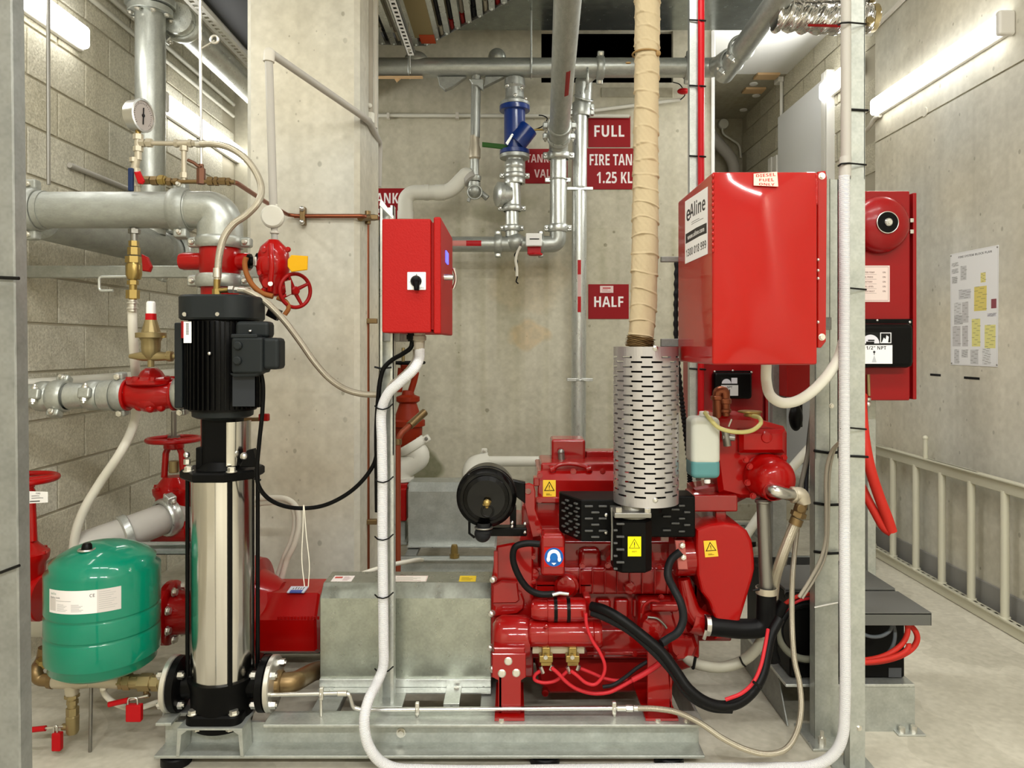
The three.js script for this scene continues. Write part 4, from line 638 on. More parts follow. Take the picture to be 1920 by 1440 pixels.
// skid under pump and engine
{
  const t = thing('skid_frame', 'long galvanised steel channel skid carrying the red pump and the engine', 'skid');
  const x0 = at(288, 0, 2.2).x, x1 = at(1322, 0, 2.2).x, f = 2.2, top = EYE - 711 * f / F, bot = EYE - 775 * f / F, n0 = at(318, 0, f).x, n1 = at(493, 0, f).x;
  const beam = (z, s, parts_) => [box(x0, x1, bot, bot + 0.009, z - 0.0 - s * 0, z + s * 0.085, 0.002), parts_ ?? box(x0, x1, top - 0.009, top, z, z + s * 0.07, 0.002), box(x0, x1, bot, top - 0.002, z, z + s * 0.009)];
  part(t, 'front_channel', [box(x0, x1, bot, bot + 0.009, -f - 0.085, -f, 0.002), box(x0, n0, top - 0.009, top, -f - 0.08, -f - 0.01, 0.002), box(n1, x1, top - 0.009, top, -f - 0.075, -f, 0.002), box(n1, x1, bot, top - 0.001, -f - 0.085, -f - 0.075), box(x0, n1, bot, top - 0.03, -f - 0.085, -f - 0.075)], M.galv);
  part(t, 'rear_channel', [box(x0, x1, bot, bot + 0.009, -3.03, -2.95, 0.002), box(x0, x1, top - 0.009, top, -3.03, -2.95, 0.002), box(x0, x1, bot, top, -2.96, -2.95)], M.galv);
  for (const x of [x0 + 0.03, n1 + 0.16, -0.06, x1 - 0.005]) part(t, 'cross_member', [box(x - (x > 0.5 ? 0.005 : 0.04), x + (x > 0.5 ? 0.005 : 0.04), top - 0.012, top - 0.001, -2.96, -f - 0.074, 0.002), box(x - 0.005, x + 0.005, bot, top - 0.01, -2.96, -f - 0.084)], M.galvDark);
  part(t, 'rubber_foot', [x0 + 0.05, 0.1, x1 - 0.1].flatMap((x) => [disc(V(x, 0.014, -f - 0.04), UP, 0.045, 0.03, 20, 0.004), disc(V(x, 0.014, -2.99), UP, 0.045, 0.03, 20, 0.004)]), M.rubber);
  part(t, 'bolt', [bolt(at(752, 1374, f + 0.074), NZ, 0.011), [1290, 1236, 940].map((x) => bolt(V(at(x, 0, f).x, top, -f - 0.02), UP, 0.008))], M.zinc);
}

// ---------- diesel engine ----------
{
  const t = thing('diesel_engine', 'red painted diesel engine block on the skid, filling the middle of the pump set', 'engine');
  const k = sz, R = M.redEngine;
  const xcyl = (x0, x1, y, d, r, ch = 0.006, seg = 32) => cyl(at(x0, y, d), at(x1, y, d), r, r, seg, ch);
  // flywheel housing
  part(t, 'flywheel_housing', [extp([[921, 1272], [921, 1092], [931, 1024], [962, 1018], [1000, 1022], [1000, 1250], [976, 1274]], 2.42, 0.5, 0.006), extp([[923, 1158], [923, 1116], [958, 1106], [978, 1112], [984, 1128], [982, 1142], [970, 1152]], 2.405, 0.03, 0.005), extp([[923, 1132], [924, 1098], [940, 1090], [970, 1092], [974, 1126], [968, 1131]], 2.395, 0.02, 0.004), bp(923, 1218, 1000, 1271, 2.4, 0.05, 0.006), box(at(926, 0, 2.42).x, at(934, 0, 2.42).x, at(0, 1085, 2.42).y, at(0, 1030, 2.42).y, -2.42, -2.40, 0.003)], R);
  part(t, 'starter_housing', [rev(at(924, 1194, 2.36), X, [[0, 0], [0, 0.04], [0.012, 0.058], [0.03, 0.067], [0.1, 0.067], [0.118, 0.062], [0.12, 0.05], [0.12, 0]], 32)], R);
  part(t, 'bolt', [[921, 1087], [918, 1151], [916, 1215], [920, 1255]].map(([x, y]) => [rev(at(x + 3, y, 2.375), V(-0.6, 0, 1), [[-0.01, 0], [-0.01, 0.01], [0.004, 0.01], [0.008, 0.006], [0.008, 0]], 12)]).concat([[953, 1240], [941, 1263], [968, 1262]].map(([x, y]) => [rev(at(x, y, 2.256), NZ, [[-0.004, 0.013], [0, 0.013], [0.004, 0.01], [0.006, 0.006], [0.006, 0]], 16)])), M.zinc);
  // starter motor and solenoid
  const st = part(t, 'starter_motor', [rev(at(992, 1187, 2.33), X, [[0, 0], [0, 0.038], [0.006, 0.042], [0.055, 0.042], [0.058, 0.0405], [0.06, 0.042], [0.2, 0.042], [0.202, 0.04], [0.204, 0.042], [0.222, 0.042], [0.228, 0.038], [0.228, 0]], 36), disc(at(1024, 1174, 2.288), NZ, 0.006, 0.012, 10)], R);
  part(t, 'solenoid', [rev(at(996, 1143, 2.33), X, [[0, 0], [0, 0.024], [0.008, 0.03], [0.03, 0.034], [0.05, 0.034], [0.052, 0.037], [0.155, 0.037], [0.17, 0.034], [0.182, 0.02], [0.182, 0]], 32), bp(1094, 1118, 1108, 1160, 2.34, 0.05, 0.006), bp(1006, 1158, 1126, 1180, 2.33, 0.05, 0.004)], R);
  part(t, 'strap', [1041, 1065].map((x) => [rev(at(x - 3, 1143, 2.33), X, [[0, 0.0365], [0, 0.0388], [0.011, 0.0388], [0.011, 0.0365]], 32)]), M.black);
  part(t, 'wire_seal', sweep(px([[1036, 1115], [1050, 1112], [1066, 1114]], 2.29), 0.006, 8), M.steel);
  // crankcase
  const d = 2.5, h0 = 2.56;
  part(t, 'crankcase', [bp(985, 1015, 1312, 1236, d, 0.42, 0.01), bp(1000, 1065, 1290, 1116, d - 0.05, 0.06, 0.012), bp(1110, 1180, 1312, 1236, d - 0.04, 0.06, 0.008), bp(985, 1020, 1012, 1110, d - 0.04, 0.06, 0.008), bp(1085, 1030, 1128, 1078, d - 0.03, 0.05, 0.02)], R);
  part(t, 'sump', [extp([[1000, 1232], [1310, 1232], [1306, 1250], [1270, 1262], [1262, 1290], [1180, 1300], [1030, 1302], [1012, 1285], [1005, 1250]], d + 0.02, 0.3, 0.01), disc(at(1022, 1297, d), NZ, 0.012, 0.03, 14, 0.003)], M.redDark);
  part(t, 'sump_flange', bp(1100, 1222, 1304, 1229, d - 0.055, 0.06, 0.003), R);
  part(t, 'ledge', [extr(polyShape([V(-0.03, 0), V(0.0, 0.03), V(0.0, 0.034), V(-0.03, 0.004)]), k(212, d), 0.001).rotateY(-Math.PI / 2).translate(at(1078, 0, d - 0.06).x, at(0, 1114, d - 0.06).y, -d + 0.045), extr(polyShape([V(-0.02, 0), V(0.0, 0.02), V(0.0, 0.024), V(-0.02, 0.004)]), k(110, d), 0.001).rotateY(-Math.PI / 2).translate(at(996, 0, d - 0.06).x, at(0, 1112, d - 0.06).y, -d + 0.05)], R);
  part(t, 'bolt', [[1012, 891], [1075, 884], [1130, 884], [1012, 938], [1052, 938], [1010, 996], [1050, 997], [1000, 1044], [1000, 1090], [1092, 1060], [1140, 1060], [1190, 1060], [1236, 1062], [1112, 1168], [1150, 1168], [1284, 1098], [1290, 1140], [1272, 1230], [1130, 1226], [1190, 1226], [1015, 1226], [995, 1180], [1286, 1196], [1240, 1120]].map(([x, y]) => [bolt(at(x, y, y < 945 ? h0 - 0.045 : d - 0.075), NZ, 0.0075)]), R);
  for (let i = 0; i < 9; i++) part(t, 'rib', [bp(1086 + i * 23.5, 1066, 1089 + i * 23.5, 1114, d - 0.062, 0.02, 0.003)], R);
  for (let i = 0; i < 4; i++) part(t, 'panel', [bp(1118 + i * 34, 1124, 1146 + i * 34, 1160, d - 0.02, 0.03, 0.01)], R);
  part(t, 'core_plug', [rev(at(1063, 1096, d - 0.05), V(-0.15, 0.1, 1), [[0, 0], [0, 0.042], [0.02, 0.04], [0.026, 0.032], [0.03, 0.03], [0.034, 0]], 28), rev(at(1000, 1075, d - 0.06), NZ, [[0, 0.02], [0.012, 0.018], [0.016, 0]], 18), rev(at(1180, 1100, d - 0.05), NZ, [[0, 0.02], [0.02, 0.018], [0.024, 0]], 18), rev(at(1150, 1045, d), NZ, [[0, 0.03], [0.05, 0.03], [0.06, 0.02], [0.06, 0]], 22)], R);
  part(t, 'bolt', [[1222, 1156], [1221, 1177], [1220, 1210]].map(([x, y]) => [rev(at(x, y, d - 0.05), NZ, [[0, 0.014], [0.012, 0.014], [0.018, 0.01], [0.02, 0]], 12)]), M.steel);
  part(t, 'injection_pump', [bp(1196, 1122, 1280, 1205, d - 0.07, 0.08, 0.02), xcyl(1218, 1272, 1136, d - 0.1, 0.018), rev(at(1222, 1170, d - 0.08), NZ, [[0, 0.04], [0.03, 0.036], [0.04, 0.02], [0.04, 0]], 24), extp([[1262, 1105], [1276, 1110], [1290, 1150], [1310, 1165], [1302, 1190], [1270, 1190], [1258, 1150]], d - 0.08, 0.08, 0.006)], R);
  part(t, 'injector_pipe', [sweep(spline(px([[1204, 1150], [1208, 1135], [1222, 1126], [1236, 1128]], d - 0.13)), 0.005, 8)], M.redDark);
  part(t, 'injector_pipe', [sweep(spline(px([[1214, 1157], [1232, 1160], [1246, 1172], [1250, 1178]], d - 0.13)), 0.004, 8)], M.dkSteel);
  // head and rocker cover
  const h = 2.56;
  part(t, 'cylinder_head', [bp(1004, 932, 1240, 1022, h, 0.36, 0.008), bp(1004, 932, 1060, 944, h - 0.02, 0.05, 0.005), bp(1006, 990, 1060, 1000, h - 0.02, 0.05, 0.005), bp(978, 946, 1010, 1015, h + 0.01, 0.3, 0.01)], R);
  part(t, 'rocker_cover', [extr(polyShape([V(-h + 0.01, at(0, 930, h).y), V(-h + 0.01, at(0, 900, h).y), V(-h - 0.03, at(0, 886, h).y), V(-h - 0.3, at(0, 886, h).y), V(-h - 0.33, at(0, 930, h).y)].map((p) => V(-p.x, p.y))), k(238, h), 0.004).rotateY(Math.PI / 2).translate(at(1246, 0, h).x, 0, 0), bp(1014, 868, 1240, 884, h + 0.06, 0.2, 0.008), bp(1000, 896, 1012, 912, h - 0.02, 0.05, 0.004)], R);
  part(t, 'breather_pipe', [sweep(spline(px([[1034, 882], [1048, 872], [1075, 870], [1098, 876], [1108, 884]], h + 0.03)), 0.0075, 10), ...[1036, 1104].map((x) => disc(at(x, 880, h + 0.03), V(1, 0.3, 0), 0.013, 0.02, 14, 0.003))], R);
  part(t, 'header_box', [bp(1034, 824, 1098, 884, 2.72, 0.12, 0.01), bp(1098, 846, 1160, 886, 2.76, 0.08, 0.006)], R);
  part(t, 'filler_stud', [sweep(px([[1052, 846], [1054, 876]], 2.7), 0.012, 14), ball(at(1052, 848, 2.7), 0.013)], M.dkSteel);
  part(t, 'lifting_eye', (() => { const s = polyShape([[976, 918], [982, 908], [992, 906], [1001, 910], [1004, 922], [1004, 955], [1022, 1005], [998, 1008]].map(([x, y]) => at(x, y, 2.48))); const hole = new THREE.Path(); const c = at(990, 922, 2.48); hole.absarc(c.x, c.y, 0.014, 0, Math.PI * 2, true); s.holes.push(hole); return extr(s, 0.014, 0.003).translate(0, 0, -2.48); })(), R);
  part(t, 'fuel_filter_box', [bp(1014, 1004, 1060, 1082, 2.38, 0.08, 0.012), bp(1018, 1000, 1056, 1012, 2.385, 0.06, 0.008)], R);
  part(t, 'ear_protection_label', sheetp(1020, 1026, 1057, 1063, 2.378), print(200, 200, (g) => { fill(g, 200, 200, '#b01008'); g.fillStyle = '#1d5aa8'; g.beginPath(); g.arc(100, 100, 96, 0, 7); g.fill(); g.fillStyle = '#eef2f6'; g.beginPath(); g.arc(100, 88, 66, Math.PI, 0); g.lineTo(172, 120); g.lineTo(148, 134); g.lineTo(138, 92); g.lineTo(62, 92); g.lineTo(52, 134); g.lineTo(28, 120); g.closePath(); g.fill(); g.fillStyle = '#1d6ab8'; g.beginPath(); g.arc(100, 96, 38, 0, 7); g.fill(); g.fillStyle = '#eef2f6'; g.beginPath(); g.ellipse(44, 122, 18, 26, 0, 0, 7); g.ellipse(156, 122, 18, 26, 0, 0, 7); g.fill(); g.beginPath(); g.moveTo(74, 158); g.lineTo(126, 158); g.lineTo(100, 182); g.fill(); }));
  part(t, 'warning_label', sheetp(1018, 900, 1042, 932, h - 0.012), print(120, 160, (g, w, q) => warning(g, w, q)));
  part(t, 'leg', [extp([[923, 1226], [986, 1226], [986, 1270], [977, 1276], [977, 1340], [934, 1340], [934, 1276], [923, 1270]], 2.256, 0.012, 0.002), extp([[926, 1215], [984, 1215], [984, 1272], [926, 1272]], 2.262, 0.17, 0.003), box(at(936, 0, 2.256).x, at(940, 0, 2.256).x, 0.1385, at(0, 1262, 2.256).y, -2.43, -2.256)], R);
  part(t, 'leg', [extp([[1214, 1215], [1250, 1222], [1260, 1332], [1214, 1332]], 2.282, 0.012, 0.002), box(at(1256, 0, 2.282).x, at(1260, 0, 2.282).x, 0.1385, at(0, 1240, 2.282).y, -2.45, -2.282)], R);
  part(t, 'leg_foot', [box(at(928, 0, 2.26).x, at(983, 0, 2.26).x, 0.1375, 0.145, -2.46, -2.22), box(at(1204, 0, 2.28).x, at(1264, 0, 2.28).x, 0.1375, 0.145, -2.46, -2.22)], R);
  // belt guard, alternator, water elbow
  const bg = part(t, 'belt_guard', [extp([[1306, 993], [1330, 984], [1358, 980], [1386, 984], [1402, 996], [1411, 1014], [1415, 1040], [1416, 1068], [1411, 1090], [1390, 1160], [1384, 1196], [1341, 1200], [1340, 1158], [1330, 1130], [1316, 1112], [1308, 1080], [1306, 1030]], 2.35, 0.27, 0.012, 3)], M.red);
  part(bg, 'warning_label', sheet(at(1319, 1014, 2.348), at(1342, 1013, 2.348), at(1347, 1043, 2.348), at(1322, 1045, 2.348)), print(120, 160, (g, w, q) => warning(g, w, q)));
  part(t, 'guard_bracket', [bp(1300, 928, 1384, 960, 2.4, 0.12, 0.006), bp(1342, 958, 1362, 986, 2.42, 0.04, 0.004), extp([[1300, 915], [1386, 900], [1400, 935], [1380, 945], [1300, 932]], 2.46, 0.1, 0.008)], R);
  part(t, 'alternator', [xcyl(1262, 1310, 1042, 2.42, 0.064), bp(1264, 1006, 1312, 1082, 2.4, 0.1, 0.016), rev(at(1296, 1043, 2.39), NZ, [[0, 0.03], [0.02, 0.028], [0.026, 0.02], [0.026, 0]], 20)], R);
  part(t, 'pulley_housing', [bp(1296, 1088, 1346, 1166, 2.5, 0.18, 0.012), rev(at(1326, 1140, 2.48), NZ, [[0, 0.03], [0.03, 0.028], [0.034, 0]], 20)], M.redDark);
  part(t, 'terminal_plate', extp([[1266, 1014], [1284, 1014], [1290, 1068], [1272, 1068]], 2.345, 0.012, 0.002), S(0xb5645c, 0.5));
  part(t, 'terminal', [[1279, 1022], [1281, 1044]].map(([x, y]) => [hex(at(x, y, 2.338), NZ, 0.009, 0.014), cyl(at(x, y, 2.345), at(x, y, 2.32), 0.004, 0.004, 8)]), M.zinc);
  part(t, 'water_elbow', [sweep(spline(px([[1282, 1085], [1290, 1120], [1300, 1150], [1322, 1168]], 2.4)), (i) => 0.02 + i * 0.0004, 18), rev(at(1296, 1162, 2.4), V(1, -0.35, 0), [[0, 0.04], [0.03, 0.04], [0.05, 0.034], [0.055, 0]], 22), extp([[1250, 1190], [1302, 1190], [1310, 1215], [1300, 1240], [1270, 1242], [1256, 1225]], 2.42, 0.1, 0.012), bp(1306, 1180, 1372, 1203, 2.52, 0.1, 0.006)], R);
}
{
  // air cleaner
  const t = thing('air_cleaner', 'glossy black round air cleaner facing the camera beside the engine head', 'filter'), c = at(912, 932, 2.3);
  part(t, 'canister', rev(c, V(0, 0, 1), [[-0.17, 0], [-0.17, 0.05], [-0.165, 0.06], [-0.13, 0.088], [-0.035, 0.09], [-0.03, 0.095], [-0.018, 0.095], [-0.014, 0.09], [-0.008, 0.09], [-0.004, 0.093], [0.006, 0.093], [0.012, 0.088], [0.018, 0.08], [0.02, 0.072], [0.024, 0.07], [0.032, 0.058], [0.032, 0.0]], 56, 0.35), M.blackGloss);
  const lid = part(t, 'lid_dimple', [ring(at(914, 958, 2.27), NZ, 0.018, 0.004, 28, 8)], M.blackGloss);
  part(t, 'wing_nut', [ball(at(913, 943, 2.25), 0.012), ball(at(913, 950, 2.256), 0.006), box(-0.014, 0.014, -0.003, 0.004, -0.004, 0.004, 0.002).rotateZ(0.4).translate(at(913, 944, 2.255).x, at(913, 944, 2.255).y, -2.258), cyl(at(913, 944, 2.275), at(913, 944, 2.25), 0.004, 0.004, 10)], M.brass);
  part(t, 'dust_valve', [ball(at(905, 1001, 2.28), 0.026, 1, 1, 1), rev(at(907, 980, 2.28), V(0, -1, 0), [[0, 0.02], [0.02, 0.02], [0.022, 0.026], [0.03, 0.026], [0.034, 0.018]], 20)], M.rubberGrey);
  part(t, 'clamp_band', ring(at(907, 989, 2.28), UP, 0.0265, 0.003, 24, 6), M.dkSteel);
  part(t, 'support_arm', [bp(918, 990, 988, 1006, 2.36, 0.05, 0.004), bp(956, 950, 968, 1004, 2.4, 0.04, 0.004), sweep(px([[880, 975], [880, 1000], [890, 1008]], 2.3), 0.004, 8), extp([[960, 900], [985, 905], [985, 945], [965, 930]], 2.46, 0.03, 0.004)], M.black);
  part(t, 'screw', [[960, 980], [960, 987], [984, 982], [984, 998]].map(([x, y]) => [ball(at(x, y, 2.352), 0.006, 1, 1, 1, 10)]), M.steel);
}
{
  // exhaust guard with real slots, lagged exhaust pipe above, slotted black shields below
  const t = thing('exhaust_guard', 'silver perforated guard tube with rows of slots around the exhaust', 'guard'), d = 2.3, x = at(1211, 0, d).x, r = 0.1005, yt = at(0, 650, d).y, yb = at(0, 940, d).y;
  const pos = [], quad = (a, b, c, e) => pos.push(...[a, b, c, a, c, e].flatMap((v) => [v.x, v.y, v.z]));
  const P = (a, y, rr) => V(x + Math.sin(a) * rr, y, -d + Math.cos(a) * rr), th = 0.0012;
  const cell = (a0, a1, y0, y1, open) => { const n = Math.max(1, Math.round((a1 - a0) / 0.09)); for (let i = 0; i < n; i++) { const b0 = a0 + (a1 - a0) * i / n, b1 = a0 + (a1 - a0) * (i + 1) / n; quad(P(b0, y0, r), P(b1, y0, r), P(b1, y1, r), P(b0, y1, r)); quad(P(b1, y0, r - th), P(b0, y0, r - th), P(b0, y1, r - th), P(b1, y1, r - th)); if (open) { quad(P(b0, y1, r), P(b1, y1, r), P(b1, y1, r - th), P(b0, y1, r - th)); quad(P(b0, y0, r - th), P(b1, y0, r - th), P(b1, y0, r), P(b0, y0, r)); } } quad(P(a0, y0, r), P(a0, y1, r), P(a0, y1, r - th), P(a0, y0, r - th)); quad(P(a1, y0, r - th), P(a1, y1, r - th), P(a1, y1, r), P(a1, y0, r)); };
  const N = 10, st = Math.PI * 2 / N, rows = 30, y0 = yb + 0.028, y1 = yt - 0.02, step = (y1 - y0) / rows, sh = 0.0056;
  cell(0, Math.PI * 2, yb, y0, true); cell(0, Math.PI * 2, y1, yt, true);
  for (let i = 0; i < rows; i++) { cell(0, Math.PI * 2, y0 + i * step + sh, y0 + (i + 1) * step, true); for (let k = 0; k < N; k++) { const a = k * st + (i % 2 ? st / 2 : 0) + 0.1 - i * 0.004; cell(a + st * 0.56, a + st, y0 + i * step, y0 + i * step + sh, true); } }
  const g = new THREE.BufferGeometry(); g.setAttribute('position', new THREE.Float32BufferAttribute(pos, 3)); g.computeVertexNormals();
  part(t, 'slotted_tube', g, S(0xbebcbf, 0.3, 0.8, {}));
  part(t, 'screw', [[1217, 653], [1214, 938]].map(([a, b]) => [rev(V(x + 0.01, at(0, b, d - r).y, -d + r - 0.001), NZ, [[0, 0.009], [0.003, 0.008], [0.006, 0.004], [0.006, 0]], 14)]), M.steel);
  part(t, 'inner_pipe', cyl(V(x, yb - 0.03, -d), V(x, yt - 0.005, -d), 0.05, 0.05, 24), M.black);
}
{
  const t = thing('exhaust_lagging', 'exhaust pipe wrapped spirally in tan heat tape rising to the ceiling', 'pipe');
  const pts = spline(px([[1198, 652, 2.3], [1203, 620, 2.3], [1207, 560, 2.3], [1209, 470, 2.3], [1210, 380, 2.3], [1211, 250, 2.3], [1213, 120, 2.3], [1214, -40, 2.3], [1214, -150, 2.3]]), 640);
  const rr = (i, th, len) => { const w = len + 0.011 * Math.sin(len * 13) + 0.009 * Math.sin(th + 0.8) + 0.004 * Math.sin(th * 2 + len * 23), f = (w / 0.05 + 40) % 1, q = Math.floor(w / 0.05 + 40), lump = 0.0013 * Math.sin(th * 2 + q * 2.3) + 0.001 * Math.sin(th * 5 + q * 4.1) + 0.0005 * Math.sin(th * 9 + q * 7 + len * 90); return 0.0388 + 0.0012 * (1 - f) + (f < 0.12 ? 0.0024 * (1 - f / 0.12) : 0) + lump * 0.6 + 0.0015 * Math.sin(len * 6) + 0.0004 * Math.sin(th * 14 + len * 300); };
  part(t, 'heat_tape', sweep(pts.slice(50), rr, 44), M.wrap);
  part(t, 'frayed_end', sweep(pts.slice(0, 54), (i, th, len) => 0.039 + 0.005 * Math.sin(i * 0.5 + 2) * Math.sin(i * 0.5 + 2) + 0.0025 * Math.sin(th * 4 + i * 0.7) + 0.002 * Math.sin(i * 1.6 + th), 40), M.wrapDark);
  part(t, 'tape_knot', [ball(at(1234, 100, 2.27), 0.008, 1, 1.2, 1), ring(at(1211, 102, 2.3), V(0.03, 1, 0), 0.041, 0.003, 40, 6), ball(at(1178, 118, 2.29), 0.005, 1.8, 0.6, 1)], M.wrapDark);
}
{
  const t = thing('heat_shield', 'black slotted heat shield over the exhaust manifold with a yellow warning label', 'guard'), d = 2.3;
  const a = at(1090, 940, d), b = at(1148, 1012, d), c = at(1049, 928, d + 0.12), q = at(1049, 1012, d + 0.12);
  part(t, 'manifold_cover', [extr(polyShape([V(a.x, d), V(b.x + 0.05, d), V(b.x + 0.05, d + 0.145), V(c.x, d + 0.145), V(c.x, d + 0.12)].map((p) => V(p.x, p.y))), a.y - b.y + 0.01, 0.003).rotateX(-Math.PI / 2).translate(0, a.y + 0.004, 0)].map((g) => g.scale(1, 1, 1)), M.blackMatt);
  part(t, 'outlet_box', [extr(polyShape([V(-0.058, 0.045), V(0.058, 0.045), V(0.058, -0.02), V(0.035, -0.045), V(-0.035, -0.045), V(-0.058, -0.02)].map((p) => V(p.x, p.y))), k2(975, 1072, 2.22), 0.004).rotateX(-Math.PI / 2).translate(at(1187, 0, 2.22).x, at(0, 975, 2.22).y, -2.25)], M.blackMatt);
  part(t, 'outlet_flange', [bp(1152, 962, 1222, 972, 2.19, 0.11, 0.003), cyl(at(1187, 940, 2.26), at(1187, 968, 2.26), 0.034, 0.045, 24)], M.dkSteel);
  part(t, 'flange_nut', [[1160, 956], [1214, 958]].map(([x, y]) => [hex(at(x, y, 2.2), UP, 0.01, 0.014)]), M.zinc);
  part(t, 'end_cover', [bp(1192, 930, 1304, 1008, d + 0.04, 0.1, 0.006)], M.blackMatt);
  const slots = [];
  const lv = (p, u, L) => slots.push([box(-L / 2, L / 2, -0.003, 0.003, -0.003, 0.0055, 0.0018).applyMatrix4(new THREE.Matrix4().makeBasis(u, UP, u.clone().cross(UP)).setPosition(p))]);
  const u = a.clone().sub(V(c.x, a.y, -d - 0.12)).normalize();
  for (let i = 0; i < 9; i++) for (let j = 0; j < 2 + (i % 2); j++) { const s = 0.12 + (i % 2 ? 0.12 : 0.28) + j * (i % 2 ? 0.32 : 0.4); if (s > 0.95) continue; lv(V(c.x, 0, -d - 0.12).lerp(V(a.x, 0, -d), s).setY(a.y - 0.012 - i * 0.0125).add(V(-0.002, 0, 0.001)), u, 0.016); }
  for (let i = 0; i < 6; i++) for (let j = 0; j < 2; j++) if (!(i % 2 && j)) lv(at(1104 + j * 26 + (i % 2) * 12, 949 + i * 11.5, d - 0.003), X, 0.026);
  for (let i = 0; i < 5; i++) { lv(at(1250 + (i % 2) * 16, 942 + i * 13, d + 0.037), X, 0.026); lv(at(1278 + (i % 2) * 10, 948 + i * 12, d + 0.037), X, 0.02); };
  for (let i = 0; i < 8; i++) lv(at(1163 - (i % 2) * 9, 982 + i * 12, 2.201 + (i % 2) * 0.006), X, i % 2 ? 0.012 : 0.024);
  const lo = part(t, 'louvre', slots, S(0x4c4c4a, 0.3));  // greyer than the black shield: the light their lips catch is coloured in
  part(t, 'screw', [[1137, 966], [1137, 998]].map(([x, y]) => [ball(at(x, y, d - 0.004), 0.007, 1, 1, 0.6, 12)]), M.steel);
  part(t, 'edge_gasket', [sweep(px([[1147, 952], [1148, 990], [1147, 1050]], 2.24), 0.003, 6)], S(0x77756c, 0.6));
  part(t, 'warning_label', sheetp(1177, 1006, 1202, 1043, 2.199), print(120, 170, (g, w, h) => { fill(g, w, h, '#ecdc10'); g.strokeStyle = '#4a4608'; g.lineWidth = 5; g.beginPath(); g.moveTo(60, 22); g.lineTo(106, 100); g.lineTo(14, 100); g.closePath(); g.stroke(); g.fillStyle = '#222'; g.fillRect(56, 48, 8, 30); g.fillRect(56, 84, 8, 8); words(g, 'HOT!', 60, 128, 20, '#554f08'); }));
}
function k2(y0, y1, d) { return sz(y1 - y0, d); }
{
  // heat exchanger and its pipework
  const t = thing('heat_exchanger', 'red cast header tank of the engine cooling circuit beside the plastic bottle', 'tank'), d = 2.42;
  part(t, 'casting', [extp([[1330, 790], [1350, 778], [1410, 780], [1440, 792], [1472, 800], [1478, 812], [1478, 900], [1466, 935], [1388, 935], [1350, 925], [1340, 850]], d, 0.2, 0.014), extp([[1388, 806], [1474, 806], [1474, 850], [1388, 850]], d - 0.03, 0.04, 0.012), rev(at(1437, 820, d - 0.028), NZ, [[0, 0.02], [0.006, 0.016], [0.008, 0]], 20)], M.red);
  part(t, 'end_cap', [rev(at(1440, 894, d - 0.02), V(0.12, 0, 1), [[-0.02, 0], [-0.02, 0.074], [0.012, 0.074], [0.018, 0.07], [0.05, 0.068], [0.075, 0.056], [0.088, 0.034], [0.092, 0]], 40), rev(at(1445, 916, d - 0.08), V(0.1, -0.2, 1), [[-0.02, 0.034], [0.02, 0.034], [0.026, 0.028]], 24)], M.red);
  part(t, 'bolt', [[1398, 862], [1402, 905], [1412, 930], [1470, 858], [1475, 900], [1406, 875]].map(([x, y]) => [bolt(at(x, y, d - 0.045), NZ, 0.008)]), M.red);
  part(t, 'filler_cap', [disc(at(1406, 772, d - 0.03), UP, 0.038, 0.006, 28, 0.002), disc(at(1410, 777, d - 0.03), UP, 0.026, 0.014, 24)], M.brass);
  part(t, 'copper_bend', [pipe(px([[1345, 784], [1345, 732], [1360, 732], [1360, 780]], d + 0.02), 0.015, 0.03, 16), disc(at(1344, 746, d + 0.02), UP, 0.02, 0.014, 16), disc(at(1359, 752, d + 0.02), UP, 0.021, 0.018, 16), disc(at(1359, 770, d + 0.02), UP, 0.021, 0.012, 16)], M.copper);
  part(t, 'drain_cock', [sweep(px([[1360, 808], [1364, 836]], d - 0.05), 0.013, 12), disc(at(1366, 820, d - 0.05), V(1, -0.1, 0.1), 0.011, 0.04, 12)], M.dkSteel);
  part(t, 'stay', [sweep(px([[1366, 800], [1372, 786]], d - 0.05), 0.003, 6)], M.steel);
  part(t, 'outlet_pipe', [pipe([at(1445, 918, d - 0.09), at(1450, 920, d - 0.17), at(1476, 927, d - 0.15), at(1488, 928, d - 0.12)], 0.019, 0.05, 18)], M.steel);
  part(t, 'outlet_elbow', [pipe(px([[1484, 928], [1503, 926], [1506, 944]], d - 0.12), 0.023, 0.03, 18), disc(at(1487, 928, d - 0.12), X, 0.026, 0.014, 20)], M.castPale);
  part(t, 'brass_valve', [sweep(px([[1505, 938], [1495, 970]], d - 0.12), 0.019, 16), hex(at(1497, 964, d - 0.12), at(1505, 938, d - 0.12).sub(at(1495, 970, d - 0.12)), 0.024, 0.014), disc(at(1500, 953, d - 0.145), V(0.1, 0, 1), 0.013, 0.02, 16), sweep(px([[1495, 972], [1490, 984]], d - 0.12), 0.02, 14)], M.bronze);
  one('braided_hose', 'braided hose dropping from the brass valve beside the header tank into the coil of cables', 'hose', hose(px([[1490, 983, 2.3], [1478, 1012, 2.3], [1464, 1050, 2.32], [1454, 1085, 2.36], [1450, 1120, 2.4]]), 0.016, 14), M.braid);
  one('support_pipe', 'bare steel tube standing under the red header tank behind the belt guard', 'pipe', [sweep(px([[1431, 936], [1437, 1108]], 2.36), 0.0215, 20), disc(at(1431, 940, 2.36), V(0, 1, 0), 0.026, 0.01, 20)], M.dkSteel);
  const h = thing('radiator_hose', 'thick black rubber hose elbow clamped to the red water outlet', 'hose');
  part(h, 'hose', pipe(px([[1322, 1172], [1395, 1180], [1436, 1176], [1437, 1112]], 2.36), 0.031, 0.07, 22), M.rubber);
  part(h, 'clamp', [rev(at(1325, 1172, 2.36), V(1, -0.1, 0), [[-0.006, 0.031], [-0.006, 0.033], [0.008, 0.033], [0.008, 0.031]], 28), hex(at(1322, 1190, 2.325), V(0.3, 1, 0), 0.006, 0.03)], M.steel);
